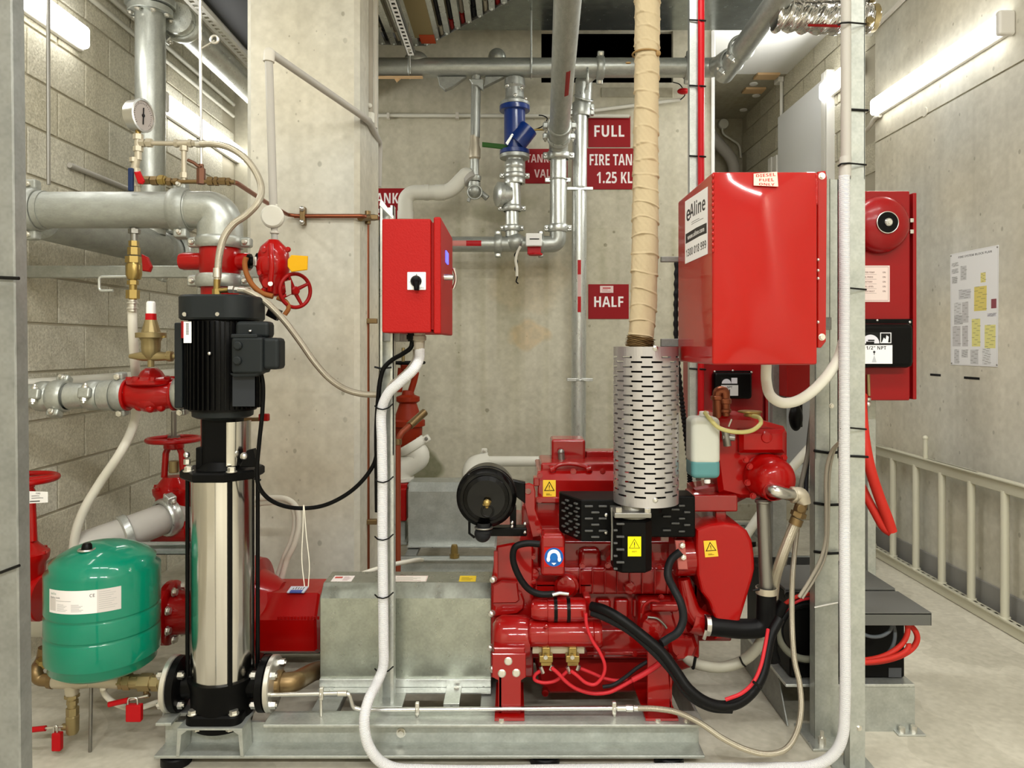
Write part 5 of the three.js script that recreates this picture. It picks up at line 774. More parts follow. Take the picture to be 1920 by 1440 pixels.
  part(h, 'clamp', [rev(at(1437, 1108, 2.36), UP, [[-0.008, 0.031], [-0.008, 0.0335], [0.012, 0.0335], [0.012, 0.031]], 28)], M.castPale);
  tie('black tie tail sticking out where the steel tube enters the rubber hose', px([[1411, 1107], [1424, 1105]], 2.33), 0.004);
  // coolant bottle
  const b = thing('coolant_bottle', 'translucent white expansion bottle with blue coolant at its bottom', 'bottle'), q = 2.3;
  const A = at(1297, 783, q), B = at(1352, 898, q), yl = at(0, 873, q).y;
  part(b, 'bottle', new RoundedBoxGeometry(B.x - A.x, A.y - yl, 0.09, 3, 0.018).translate((A.x + B.x) / 2, (A.y + yl) / 2, -q - 0.045), S(0xbfc1b6, 0.45));
  part(b, 'coolant', new RoundedBoxGeometry(B.x - A.x - 0.001, yl - B.y + 0.02, 0.0895, 3, 0.016).translate((A.x + B.x) / 2, (yl + 0.0195 + B.y) / 2, -q - 0.045), M.coolant);
  part(b, 'cap', [disc(at(1320, 776, q + 0.05), UP, 0.015, 0.016, 20), disc(at(1326, 902, q + 0.03), UP, 0.01, 0.014, 14)], M.white);
  one('clear_tube', 'yellowed clear tube sagging from the coolant bottle cap to the header tank', 'hose', hose(px([[1322, 774, 2.33], [1330, 784, 2.29], [1348, 802, 2.27], [1380, 810, 2.26], [1410, 807, 2.27], [1426, 794, 2.29], [1424, 784, 2.32], [1412, 780, 2.35]]), 0.0068, 12), S(0xb5ad70, 0.3));
}
{
  // fuses, wires and cable looms in front of the engine
  const t = thing('fuse_board', 'two brass fuse holders on a small busbar under the starter motor', 'fuse'), d = 2.3;
  part(t, 'busbar', bp(998, 1212, 1096, 1226, d + 0.03, 0.006, 0.002), M.castPale);
  for (const x of [1024, 1074]) { part(t, 'fuse_holder', [[bp(x - 13, 1230, x + 13, 1243, d, 0.03, 0.003), bp(x - 8, 1214, x + 8, 1232, d + 0.008, 0.02, 0.004), bp(x - 10, 1242, x + 11, 1249, d + 0.004, 0.024, 0.002)]], M.brass); part(t, 'terminal_cap', [[hex(at(x - 1, 1232, d - 0.003), NZ, 0.007, 0.01)], [hex(at(x - 8, 1256, d + 0.004), V(-0.4, 1, 0), 0.006, 0.022)], [hex(at(x + 10, 1252, d + 0.004), V(0.4, 1, 0), 0.006, 0.016)]], M.steel); }
  const W_ = (label, pts, r = 0.0055, mat = M.redWire, name = 'wire') => one(name, label, name.includes('cable') ? 'cable' : 'wire', hose(pts, r, 9), mat);
  W_('red wire looping tight under the first fuse holder', px([[1016, 1256], [1003, 1266], [1002, 1274], [1018, 1280], [1040, 1277], [1056, 1266], [1064, 1258]], d + 0.01));
  W_('red wire dropping from the solenoid and curving back up to the fuse holders', px([[1098, 1150], [1100, 1172], [1110, 1200], [1124, 1222], [1134, 1248], [1131, 1266], [1116, 1283], [1100, 1281], [1080, 1265], [1070, 1258]], d - 0.03));
  W_('red wire running low from the fuse holders to the black loom', px([[1034, 1252], [1046, 1262], [1060, 1277], [1080, 1291], [1110, 1300], [1142, 1298], [1160, 1290], [1190, 1273]], d - 0.01), 0.006);
  W_('short red wire from the second fuse holder behind the others', px([[1088, 1253], [1110, 1262], [1134, 1272], [1160, 1276], [1176, 1272]], d + 0.02));
  W_('red sleeved lead with black tape climbing past the engine leg', px([[1186, 1275], [1210, 1262], [1238, 1243], [1250, 1228]], d - 0.02), 0.0085);
  W_('black taped lead beside the red wires under the sump', px([[1130, 1288], [1150, 1284], [1172, 1270], [1195, 1252], [1222, 1236], [1244, 1226]], d - 0.005), 0.006, M.rubberGrey);
  W_('black hose curving from the air cleaner bracket down to the starter solenoid', px([[1012, 1020], [985, 1019], [966, 1026], [962, 1048], [974, 1082], [992, 1105], [1012, 1114], [1040, 1114]], 2.31), 0.0105, M.rubber, 'hose');
  W_('thick black cable loom swooping from the starter down past the engine leg', px([[1110, 1137, 2.3], [1130, 1142, 2.27], [1160, 1158, 2.24], [1200, 1188, 2.22], [1240, 1222, 2.2], [1266, 1256, 2.18], [1290, 1290, 2.16], [1320, 1314, 2.15], [1352, 1324, 2.15], [1384, 1318, 2.16], [1412, 1295, 2.18], [1430, 1262, 2.2], [1438, 1225, 2.23], [1446, 1190, 2.26], [1462, 1160, 2.28]]), 0.0155, M.rubber, 'cable_loom');
  W_('second black cable of the loom lying just below the first one', px([[1110, 1148, 2.3], [1140, 1160, 2.27], [1180, 1182, 2.24], [1220, 1216, 2.22], [1256, 1254, 2.2], [1290, 1302, 2.185], [1330, 1326, 2.18], [1372, 1330, 2.18]]), 0.0125, M.rubberGrey, 'cable_loom');
  W_('black corrugated sleeve dropping from the alternator terminals to join the loom', px([[1276, 1034, 2.31], [1258, 1050, 2.31], [1252, 1078, 2.29], [1262, 1102, 2.28], [1276, 1130, 2.26], [1281, 1160, 2.25], [1272, 1184, 2.24], [1252, 1198, 2.22], [1240, 1206, 2.21]]), 0.0125, M.rubberGrey, 'cable_loom');
  W_('thin red cable running along the inside of the big black loom', px([[1360, 1312, 2.14], [1390, 1300, 2.14], [1412, 1280, 2.16], [1426, 1250, 2.18], [1434, 1215, 2.21], [1440, 1180, 2.25]]), 0.0055, M.redWire, 'cable');
  one('pale_hose', 'wide pale grey hose sagging behind the big black loom', 'hose', hose(px([[1280, 1225, 2.45], [1296, 1240, 2.42], [1320, 1248, 2.4], [1352, 1251, 2.4], [1384, 1243, 2.4], [1410, 1226, 2.4], [1428, 1200, 2.4], [1440, 1160, 2.4]]), 0.0175, 14), S(0x9d9a8c, 0.5));
  tie('black tie with a long tail round the wide pale hose near the engine', px([[1304, 1232], [1300, 1254], [1298, 1250]], 2.37), 0.005);
  tie('thin black tie round the middle of the wide pale hose', px([[1387, 1232], [1392, 1244], [1398, 1250]], 2.375), 0.003);
  tie('black tie holding the red cable to the lowest loom', px([[1412, 1278], [1428, 1290]], 2.14), 0.004);
}
{
  // steel tube along the skid and the braided fuel hose
  const d = 2.25, t = thing('drain_tube', 'polished steel tube clipped along the top of the skid', 'tube');
  part(t, 'tube', pipe(px([[486, 1303], [640, 1300], [656, 1301], [662, 1327], [676, 1331], [1168, 1328]], d), 0.0068, 0.02, 12), M.steel);
  part(t, 'joint', [disc(at(642, 1300, d), X, 0.009, 0.03, 14), disc(at(1165, 1328, d), X, 0.009, 0.03, 14), hex(at(1180, 1328, d), X, 0.01, 0.02), disc(at(1196, 1328, d), X, 0.009, 0.03, 14)], M.zinc);
  for (const [x, y] of [[602, 1302], [782, 1330], [1152, 1329]]) part(t, 'pipe_clip', [[ring(at(x, y, d), X, 0.009, 0.004, 18, 8), bp(x - 4, y - 12, x + 4, y + 12, d - 0.01, 0.012, 0.003), cyl(at(x, y + 8, d), V(at(x, y, d).x, 0.1375, -d), 0.0045, 0.0045, 8)]], M.zinc);
  one('fuel_hose', 'braided steel fuel hose leaving the skid tube and looping up behind the cable coil', 'hose', hose(px([[1196, 1328, 2.25], [1230, 1329, 2.22], [1268, 1335, 2.2], [1310, 1354, 2.17], [1356, 1385, 2.15], [1400, 1406, 2.14], [1440, 1414, 2.15], [1474, 1404, 2.18], [1494, 1372, 2.22], [1502, 1330, 2.24], [1499, 1280, 2.26], [1490, 1240, 2.28], [1485, 1170, 2.29], [1486, 1080, 2.36], [1490, 1035, 2.42], [1496, 980, 2.46]]), 0.0085, 12), M.braid);
}

// ---------- control box and its strut ----------
{
  const d = 2.316, t = thing('strut_post', 'pale galvanised strut standing on the skid behind the corrugated white conduit', 'post');
  const a = at(711, 385, d), b = at(738, 0, d), y0 = 0.1385;
  part(t, 'channel', [box(a.x, b.x, y0, a.y, -d - 0.041, -d - 0.038), box(a.x, a.x + 0.003, y0, a.y, -d - 0.041, -d), box(b.x - 0.003, b.x, y0, a.y, -d - 0.041, -d), box(a.x, a.x + 0.01, y0, a.y, -d - 0.003, -d), box(b.x - 0.01, b.x, y0, a.y, -d - 0.003, -d)], M.galvBright);
  part(t, 'foot_plate', box(a.x - 0.03, b.x + 0.03, y0 - 0.001, y0 + 0.006, -d - 0.07, -d + 0.02, 0.002), M.galv);
  part(t, 'top_angle', extp([[711, 385], [714, 372], [738, 405], [738, 412]], d - 0.005, 0.02, 0.001), M.galvBright);
  const c = thing('control_box', 'red textured control enclosure with a rotary isolator, mounted on the pale strut', 'box');
  const f = 2.2, A = at(716, 410, f), B = at(808, 624, f), C = at(813, 0, f).x, D = at(827, 0, f).x, dep = 0.42;
  part(c, 'enclosure', box(A.x, B.x, B.y, A.y, -f - dep, -f, 0.005), M.redPanel);
  const door = part(c, 'door', [box(C, D, B.y - 0.003, A.y + 0.005, -f - dep - 0.004, -f + 0.004, 0.005), box(B.x - 0.01, C + 0.002, B.y + 0.01, A.y - 0.01, -f - dep + 0.01, -f - 0.012)], M.redPanel);
  part(door, 'display', [box(D - 0.002, D + 0.004, at(0, 492, 2.35).y, at(0, 470, 2.35).y, -2.42, -2.34, 0.001)], M.screen);
  part(door, 'handle', [rev(V(D, at(0, 520, 2.3).y, -2.3), X, [[0, 0], [0, 0.01], [0.028, 0.009], [0.03, 0.006], [0.03, 0]], 16), sweep(spline([V(D + 0.03, at(0, 503, 2.3).y, -2.29), V(D + 0.036, at(0, 515, 2.3).y, -2.295), V(D + 0.036, at(0, 528, 2.3).y, -2.3), V(D + 0.028, at(0, 541, 2.3).y, -2.305)]), 0.005, 10)], M.steel);
  part(c, 'switch_plate', bp(763.5, 510, 798.5, 543.5, f - 0.004, 0.005, 0.002), M.whiteGloss);
  part(c, 'switch_print', sheetp(764, 511, 798, 543, f - 0.0045, 0.0004), print(140, 130, (g, w, h) => { fill(g, w, h, '#e8e8e6'); words(g, '0', 70, 16, 20, '#222'); words(g, 'I', 14, 72, 18, '#777'); words(g, 'AUTO', 105, 118, 16, '#333'); }));
  part(c, 'rotary_knob', [rev(at(780, 527, f - 0.005), NZ, [[0, 0.017], [0.006, 0.016], [0.01, 0.013], [0.012, 0]], 24), extp([[774, 525], [786, 525], [785, 544], [776, 544]], f - 0.024, 0.02, 0.004), ball(at(779, 526, f - 0.018), 0.004)], M.black);
  part(c, 'cable_gland', [cyl(at(772, 640, 2.28), at(772, 622, 2.28), 0.013, 0.013, 14, 0.002), disc(at(772, 632, 2.28), UP, 0.017, 0.014, 6, 0)], M.black);
  part(c, 'cable_gland', [cyl(at(786, 656, 2.28), at(786, 624, 2.28), 0.016, 0.019, 16, 0.002), disc(at(786, 634, 2.28), UP, 0.022, 0.016, 16, 0.002)], M.cableGrey);
  part(c, 'mounting_plate', bp(716, 622, 750, 640, 2.34, 0.25, 0.002), M.galvDark);
  // white flexible conduit from the control box along the floor to the other post
  const P = px([[787, 655, 2.28], [786, 672, 2.27], [776, 692, 2.25], [752, 715, 2.25], [728, 738, 2.26], [716, 768, 2.275], [716, 830, 2.278], [717, 900, 2.278], [717, 1000, 2.278], [718, 1100, 2.275], [719, 1200, 2.27], [718, 1252, 2.265], [706, 1282, 2.23], [692, 1310, 2.18], [684, 1340, 2.15], [684, 1370, 2.135], [692, 1400, 2.13], [710, 1425, 2.13], [738, 1440, 2.125], [790, 1444, 2.12]]).concat(px([[900, 1446, 2.13], [1050, 1444, 2.14], [1250, 1442, 2.15], [1450, 1440, 2.16], [1512, 1438, 2.16], [1545, 1428, 2.155], [1568, 1408, 2.15], [1580, 1380, 2.146], [1584, 1330, 2.145], [1584, 1100, 2.145], [1583, 800, 2.145], [1583, 560, 2.145], [1583, 330, 2.145]]));
  const cd = thing('flexible_conduit', 'white corrugated conduit from the control box along the floor and up the other post', 'conduit');
  part(cd, 'conduit', hose(P, 0.0155, 18, 420), M.conduit);
  for (const [y, q] of [[765, 1], [902, 1], [1010, 1], [1119, 1], [1258, 1]]) tie(`black cable tie, white conduit on pale strut, ${{ 765: 'highest, just below the bend', 902: 'level with the drooping motor cable', 1010: 'beside the air cleaner', 1119: 'level with the coupling guard top', 1258: 'lowest, above the skid' }[y]}`, px([[703, y - 4, 2.27], [708, y + 1, 2.255], [718, y + 3, 2.252], [728, y, 2.262], [737, y - 8, 2.3]]), 0.0024);
  tie('short black cable tie round strut and black cable under the control box', px([[702, 688], [714, 691], [734, 689]], 2.3), 0.003);
  one('black_cable', 'black cable curving from the control box gland behind the white conduit', 'cable', hose(px([[773, 640, 2.28], [770, 652, 2.28], [754, 664, 2.29], [735, 675, 2.3], [720, 690, 2.3], [713, 712, 2.3], [709, 750, 2.3], [706, 800, 2.298], [706, 870, 2.298], [707, 960, 2.298]]), 0.0072, 10), M.blackMatt);
  one('grey_cable', 'first of two thin grey cables bending from the control box into the strut', 'cable', hose(px([[781, 655], [779, 675], [768, 693], [748, 713], [730, 728], [722, 750]], 2.295), 0.004, 8), M.cableGrey);
  one('grey_cable', 'second thin grey cable just behind the first under the control box', 'cable', hose(px([[776, 655], [775, 672], [764, 690], [745, 708], [728, 722], [722, 740]], 2.31), 0.0035, 8), M.cableGrey);
}
// ---------- second pump set behind ----------
{
  const d = 4.15, t = thing('coupling_guard', 'smaller-looking grey sheet guard of the second pump set, behind the air cleaner', 'guard'), a = at(765, 922, d), b = at(960, 1021, d), B = 0.24;
  part(t, 'cover', extr(polyShape([[0, b.y], [0, a.y], [-0.045, a.y + 0.045], [-B + 0.045, a.y + 0.045], [-B, a.y], [-B, b.y]].map(([u, y]) => V(d - u, y))), b.x - a.x, 0.002).rotateY(Math.PI / 2).translate(b.x, 0, 0), M.galv);
  part(t, 'mounting_foot', box(a.x, b.x + 0.05, b.y - 0.004, b.y + 0.001, -d - 0.01, -d + 0.05), M.galvBright);
  const s = thing('skid_frame', 'galvanised skid of the second pump set beyond the first engine', 'skid'), y = 0.137, f = 3.9;
  part(s, 'front_channel', [box(-1.0, 1.6, y - 0.009, y, -f - 0.07, -f, 0.002), box(-1.0, 1.6, 0.03, y, -f - 0.07, -f - 0.06), box(-1.0, 1.6, 0.03, 0.04, -f - 0.08, -f)], M.galv);
  part(s, 'rear_channel', [box(-0.78, 1.6, y - 0.009, y, -4.72, -4.65, 0.002), box(-0.78, 1.6, 0.03, y, -4.66, -4.65)], M.galv);
  part(s, 'cross_member', [-0.55, 0.2, 1.5].map((x) => [box(x - 0.03, x + 0.03, y - 0.02, y - 0.001, -4.65, -f - 0.06)]), M.galvDark);
  part(s, 'rubber_foot', [-0.5, 0.5, 1.5].flatMap((x) => [[disc(V(x, 0.015, -f - 0.04), UP, 0.05, 0.03, 20)], [disc(V(x, 0.015, -4.68), UP, 0.05, 0.03, 20)]]), M.rubber);
  const p = thing('fire_pump', 'red bearing housing of the second fire pump beside the painted copper pipe', 'pump');
  part(p, 'bearing_frame', [bp(722, 916, 762, 978, 4.2, 0.16, 0.01), bp(722, 908, 763, 918, 4.22, 0.12, 0.006)], M.red);
  part(p, 'foot', [box(at(735, 0, 4.25).x, at(760, 0, 4.25).x, 0.139, at(0, 977, 4.25).y, -4.35, -4.25, 0.004), box(at(728, 0, 4.2).x, at(764, 0, 4.2).x, 0.1375, 0.15, -4.4, -4.18, 0.002)], M.galv);
  const v = thing('gate_valve', 'rusty red rising-stem gate valve standing behind the control box cables', 'valve'), q = 4.4, k = (n) => sz(n, q), c = (y) => at(765, y, q);
  part(v, 'stem', cyl(at(756, 680, q), at(756, 652, q), k(3.2), k(3.2), 12), M.brassDull);
  handwheel(v, at(764, 680, q), UP, k(31), M.blackMatt, k(3));
  part(v, 'yoke', [sweep(px([[752, 690], [750, 715], [748, 735]], q), k(6), 10), sweep(px([[774, 690], [780, 700], [776, 716], [770, 735]], q), k(6), 10), disc(c(688), UP, k(14), k(8), 18)], M.redRust);
  part(v, 'body', [rev(c(838), UP, [[0, 0], [0, k(22)], [k(6), k(26)], [k(38), k(27)], [k(40), k(32)], [k(50), k(32)], [k(53), k(26)], [k(70), k(20)], [k(82), k(16)], [k(86), k(22)], [k(94), k(22)], [k(98), k(12)], [k(106), k(10)], [k(106), 0]], 28)], M.redRust);
  const e = thing('pipe_elbow', 'white painted flanged elbow under the rusty red gate valve', 'pipe');
  part(e, 'elbow', [sweep(fillet(px([[768, 836], [790, 856], [752, 880], [750, 905]], 4.32), 0.16), k(21), 22), disc(at(752, 897, 4.32), UP, k(24), k(8), 26), disc(at(752, 908, 4.32), UP, k(24), k(6), 26)], M.pvcWhite);
  coupling(e, at(772, 836, 4.32), V(-0.6, 1, 0), k(22), V(1, 0.5, 0), M.pvcWhite, 0.05, M.dkSteel);
  const cp = thing('painted_copper_pipe', 'brown painted copper pipe rising beside the pale strut with a slanted top', 'pipe');
  part(cp, 'pipe_length', pipe(px([[746, 1133, 3.6], [746, 826, 3.6], [752, 812, 3.6], [790, 778, 3.7]]), 0.0145, 0.04, 14), M.copperPaint);
  part(cp, 'joint', [disc(at(746, 828, 3.6), UP, 0.019, 0.03, 16), ...[sweep(px([[768, 798, 3.64], [796, 773, 3.72]]), 0.02, 14)]], M.bronze);
  const w = thing('pump_elbow', 'white painted elbow and flanged branch rising behind the air cleaner', 'pipe');
  part(w, 'pipe_length', [pipe(px([[905, 960, 4.4], [882, 898, 4.4], [886, 872, 4.45], [912, 866, 4.5]]), 0.056, 0.12, 22), sweep(px([[905, 865, 4.5], [1100, 865, 4.7]]), 0.032, 16)], M.pvcWhite);
  coupling(w, at(908, 866, 4.52), X, 0.05, UP, M.pvcWhite, 0.045, M.zinc);
  one('white_cable', 'white cable sloping behind the white conduit towards the red pump', 'cable', hose(px([[650, 1086, 2.9], [690, 1072, 2.9], [730, 1060, 3.0], [770, 1052, 3.1], [792, 1050, 3.86]]), 0.009, 10), M.cablePale);
  one('brass_fitting', 'small brass fitting standing on the second skid behind the coupling guard', 'fitting', rev(at(852, 1071, 3.93).setY(0.138), UP, [[0, 0], [0, 0.026], [0.02, 0.026], [0.021, 0.02], [0.06, 0.018], [0.07, 0.014], [0.07, 0]], 8), M.brass);
}
// ---------- pipes on the back wall ----------
{
  const d = 4.85, k = (n) => sz(n, d), r = 0.063;
  const t = thing('header_pipe', 'long bright galvanised pipe crossing high along the back wall', 'pipe');
  part(t, 'pipe_length', sweep(px([[640, 127], [1296, 127]], d), r, 28), M.pipe);
  coupling(t, at(1125, 127, d), X, r, V(0, 1, 0.4), M.pipe, 0.05, M.zinc); coupling(t, at(1291, 127, d), X, r, V(0, 1, 0.4), M.pipe, 0.05, M.zinc);
  part(t, 'bracket', [[extp([[820, 143], [874, 143], [848, 162], [834, 168], [824, 160]], d - 0.03, 0.05, 0.004)], [extp([[910, 143], [946, 143], [906, 163]], d - 0.03, 0.05, 0.004)]], M.pipeDull);
  const xz = 1.345, yz = EYE + 1.775;
  part(t, 'elbow', [sweep(fillet([at(1293, 127, d), V(xz, at(0, 127, d).y, -d), V(xz, yz, -d + 0.3)], 0.1), r, 24)], M.pipe);
  part(t, 'along_pipe', sweep([V(xz, yz - 0.05, -d + 0.18), V(xz, yz, -2.6)], r, 28), M.pipe);
  for (const z of [-4.52, -4.32]) coupling(t, V(xz, yz - 0.03, z), Z, r, V(1, 1, 0), M.pipe, 0.05, M.zinc);
  part(t, 'branch_cap', [ball(at(780, 112, d), 0.055, 1.4, 1, 1), ball(at(932, 108, d + 0.05), 0.06, 1, 1, 1), rev(at(777, 112, d - 0.02), UP, [[0, 0], [0, 0.02], [0.05, 0.02], [0.06, 0.012], [0.06, 0]], 14)], M.pipe);
  for (const [x, lab] of [[768, 'thin hanger rod and hook on the header pipe near the column'], [996, 'thin long hanger rod on the header pipe above the blue valve']]) { const h = thing('hanger_rod', lab, 'rod'); part(h, 'rod', cyl(at(x, x < 800 ? 104 : -40, d - 0.08), at(x, 138, d - 0.08), 0.007, 0.007, 10), M.galvBright); part(h, 'hook', [ring(at(x, 127, d), X, r + 0.006, 0.005, 28, 6)], M.galvBright); }
  one('support_angle', 'pale painted bracket fixed under the header pipe beside the column', 'bracket', [bp(700, 142, 792, 145, d - 0.04, 0.03, 0.001), extp([[738, 146], [752, 146], [744, 154]], d - 0.02, 0.01, 0.001)], M.peach);
  // inclined pipe coming forward
  const p = thing('inclined_pipe', 'large galvanised pipe with a faded red band sloping from the ceiling to the back wall', 'pipe');
  const A = at(1066, -30, 3.1), B = at(1048, 256, 4.72), D = B.clone().sub(A).normalize();
  part(p, 'pipe_length', sweep([A.clone().addScaledVector(D, -1.4), B], 0.062, 30), M.pipe);
  const q0 = A.clone().lerp(B, 0.40), q1 = A.clone().lerp(B, 0.57);
  const band = new THREE.CylinderGeometry(0.0626, 0.0626, q0.distanceTo(q1), 10, 1, true, 0.15, 0.4); part(p, 'pipe_marker', orient(band, D.clone().negate(), q0.clone().lerp(q1, 0.5)), M.redDark);
  coupling(p, A.clone().lerp(B, 0.9), D, 0.063, X, M.pipe, 0.05, M.zinc); coupling(p, B.clone().addScaledVector(D, 0.0), D, 0.063, X, M.galvBright, 0.04, M.zinc);
  part(p, 'elbow', [sweep(fillet([B, B.clone().addScaledVector(D, 0.09), at(1047, 296, d)], 0.08), 0.062, 24)], M.pipe);
  coupling(p, at(1047, 292, d), UP, 0.062, X, M.galvBright, 0.05, M.zinc);
  const v = thing('drop_pipe', 'vertical galvanised pipe turning to the flow switch at its bottom', 'pipe');
  part(v, 'pipe_length', sweep(px([[1047, 300], [1046, 424]], d), k(15.5), 26), M.galvBright);
  coupling(v, at(1046, 428, d), UP, k(15.5), X, M.galvBright, 0.05, M.zinc);
  part(v, 'elbow', [sweep(fillet(px([[1046, 430], [1046, 458], [1018, 458]], d), k(26)), k(15.5), 24)], M.pipe);
  part(v, 'pipe_length', [sweep(px([[700, 458], [1022, 458]], d), k(14.5), 26), ball(at(966, 455, d), k(20), 1, 0.9, 1)], M.pipe);
  coupling(v, at(934, 458, d), X, k(15), UP, M.pipe, 0.05, M.zinc); coupling(v, at(1014, 458, d), X, k(15), UP, M.pipe, 0.04, M.zinc);
  part(v, 'red_band', [new THREE.CylinderGeometry(k(14.7), k(14.7), k(28), 10, 1, true, 0, 0.7).rotateZ(-Math.PI / 2).rotateX(-0.35).translate(at(889, 0, d).x, at(0, 458, d).y, -d)], M.redPlastic);
  part(v, 'pink_band', [new THREE.CylinderGeometry(k(14.7), k(14.7), k(26), 10, 1, true, 0, 0.7).rotateZ(-Math.PI / 2).rotateX(-0.35).translate(at(862, 0, d).x, at(0, 458, d).y, -d)], S(0xc77f78, 0.5));
  const fs = thing('flow_switch', 'small white flow switch box with a red underside on the pipe below the drop pipe', 'switch');
  part(fs, 'box', [bp(986, 437, 1016, 461, d - 0.14, 0.06, 0.006)], M.white); part(fs, 'slot', bp(993, 447, 1011, 449, d - 0.142, 0.004, 0.0005), M.black);
  part(fs, 'saddle', [bp(989, 461, 1014, 476, d - 0.1, 0.05, 0.004), disc(at(1004, 477, d - 0.08), UP, k(13), 0.012, 20)], M.redPlastic);
  const wr = thing('loose_wire', 'twisted black and white wire end hanging below the flow switch', 'wire');
  part(wr, 'white_core', hose(px([[976, 462], [970, 474], [967, 488], [969, 502], [969, 518]], d - 0.08), 0.009, 8), M.cablePale);
  part(wr, 'black_core', hose(px([[973, 468], [965, 478], [970, 490], [966, 504], [970, 518], [968, 528], [972, 532]], d - 0.072), 0.0045, 6), M.black);
  // vertical pipe with red markers
  const s = thing('vertical_pipe', 'tall galvanised pipe with red marker bands beside the FULL and HALF signs', 'pipe');
  part(s, 'pipe_length', [sweep([at(1087, 205, 4.95), V(at(1084, 0, 4.95).x, 0.002, -4.95)], sz(14, 4.95), 24), sweep(px([[1095, 150], [1092, 200]], 4.95), sz(16, 4.95), 22), sweep(px([[1092, 140], [1110, 128]], 4.9), sz(20, 4.95), 22)], M.galvBright);
  coupling(s, at(1090, 206, 4.95), UP, sz(14.5, 4.95), X, M.pipe, 0.09, M.zinc);
  part(s, 'saddle_strap', [ring(at(1100, 146, d), X, 0.07, 0.008, 30, 8, Math.PI * 2), ring(at(1094, 184, 4.93), V(0.3, 1, 0.5), 0.062, 0.008, 30, 8)], M.galvBright);
  for (const y of [353, 712]) { part(s, 'bracket', [[bp(1063, y - 3, 1112, y + 3, 4.9, 0.02, 0.003), ring(at(1087, y, 4.95), UP, sz(14.5, 4.95), 0.006, 24, 6)]], M.galvBright); }
  part(v, 'bracket', [[bp(1022, 333, 1070, 341, d - 0.01, 0.02, 0.003), ring(at(1047, 337, d), UP, k(16), 0.006, 24, 6)]], M.galvBright);
  const mk = (y0, y1, m) => part(s, 'marker_band', new THREE.CylinderGeometry(sz(14.2, 4.95), sz(14.2, 4.95), sz(y1 - y0, 4.95), 8, 1, true, -0.3, 0.45).translate(at(1086, 0, 4.95).x, at(0, (y0 + y1) / 2, 4.95).y, -4.95), m);
  mk(489, 516, M.redPlastic); mk(516, 557, S(0xc9a8a4, 0.5)); mk(557, 586, M.redPlastic);
  // blue check valve with its pipe
  const bv = thing('check_valve', 'blue flanged check valve in the middle of the back wall pipes', 'valve'), bx = 965, B_ = (y) => at(bx, y, d);
  part(bv, 'upper_fitting', [sweep(px([[bx, 146], [bx, 196]], d), k(14), 24), rev(B_(193), UP, [[0, k(24)], [k(3), k(22)], [k(8), k(18)], [k(26), k(17)], [k(30), k(20)], [k(44), k(19)], [k(47), k(14)]], 26)], M.galvBright);
  part(bv, 'bolt', [[951, 160], [966, 178], [978, 165], [985, 185]].map(([x, y]) => [ball(at(x, y, d - 0.065), 0.012, 1, 1, 1, 10)]), M.zinc);
  part(bv, 'upper_flange', disc(B_(196), UP, k(28), k(6), 36), M.galv);
  part(bv, 'body', [disc(B_(204), UP, k(28.5), k(9), 36), sweep(px([[bx, 206], [bx, 282]], d), k(20), 28), sweep(px([[968, 268], [992, 240]], d - 0.03), (i) => k(20 - i * 2), 24), ball(at(986, 252, d - 0.03), k(17), 0.8, 1.1, 1), disc(B_(286), UP, k(28), k(8), 36)], M.blue);
  part(bv, 'lower_flange', disc(B_(294), UP, k(28), k(7), 36), M.pipe);
  part(bv, 'test_tube', [sweep(px([[996, 246], [1006, 243], [1022, 243]], d - 0.05), 0.007, 8)], M.brass);
  part(bv, 'small_hose', hose(px([[1006, 242], [1018, 236], [1026, 222], [1018, 217], [1010, 216]], d - 0.05), 0.004, 8), M.black);
  part(bv, 'name_plate', extp([[948, 268], [960, 250], [963, 252], [952, 272]], d - 0.1, 0.003, 0), M.galvBright);
  const lf = part(bv, 'lower_fitting', [rev(B_(345), UP, [[0, k(14)], [0, k(19)], [k(6), k(20)], [k(12), k(18)], [k(16), k(17)], [k(18), k(20)], [k(26), k(20)], [k(28), k(18)], [k(32), k(20)], [k(40), k(19)], [k(44), k(16)], [k(50), k(16)]], 28)], M.galvBright);
  part(bv, 'tee', [sweep(px([[960, 342], [961, 390]], d), k(16), 26), rev(at(956, 366, d - 0.01), V(-1, 0, 0.35), [[0, k(18)], [k(14), k(18)], [k(16), k(23)], [k(24), k(23)], [k(28), k(16)], [k(30), 0]], 26)], M.galvBright);
  part(bv, 'pipe_length', sweep(px([[960, 388], [960, 444]], d), k(12.5), 22), M.galvBright);
  coupling(bv, at(960, 391, d), UP, k(15.5), X, M.galvBright, 0.04, M.zinc); coupling(bv, at(960, 428, d), UP, k(13.5), X, M.galvBright, 0.04, M.zinc);
  coupling(bv, at(965, 330, d), UP, k(17), X, M.galvBright, 0.04, M.zinc);
  // small riser with taped joint and white plastic drain
  const sp = thing('small_riser', 'thin galvanised riser with a taped joint dropping from the header pipe', 'pipe');
  part(sp, 'pipe_length', [sweep(px([[893, 142], [891, 258]], d), k(9), 18), sweep(px([[890, 296], [890, 332]], d), k(8.5), 18)], M.pipe);
  part(sp, 'gusset', extp([[880, 148], [906, 148], [906, 168], [896, 160], [886, 158]], d - 0.05, 0.05, 0.003), M.galv);
  part(sp, 'taped_joint', rev(at(890, 300, d), UP, [[0, k(8)], [k(4), k(11)], [k(20), k(11.5)], [k(28), k(9)], [k(45), k(9)]], 18), M.castPale);
  part(sp, 'union', [rev(at(890, 340, d), UP, [[0, k(11)], [k(4), k(12.5)], [k(9), k(12.5)], [k(11), k(9)]], 20), ball(at(889, 358, d - 0.03), k(13)), sweep(px([[889, 342], [888, 362]], d - 0.02), k(12), 20), ring(at(890, 360, d - 0.06), NZ, k(13), 0.006, 24, 6)], M.pipe);
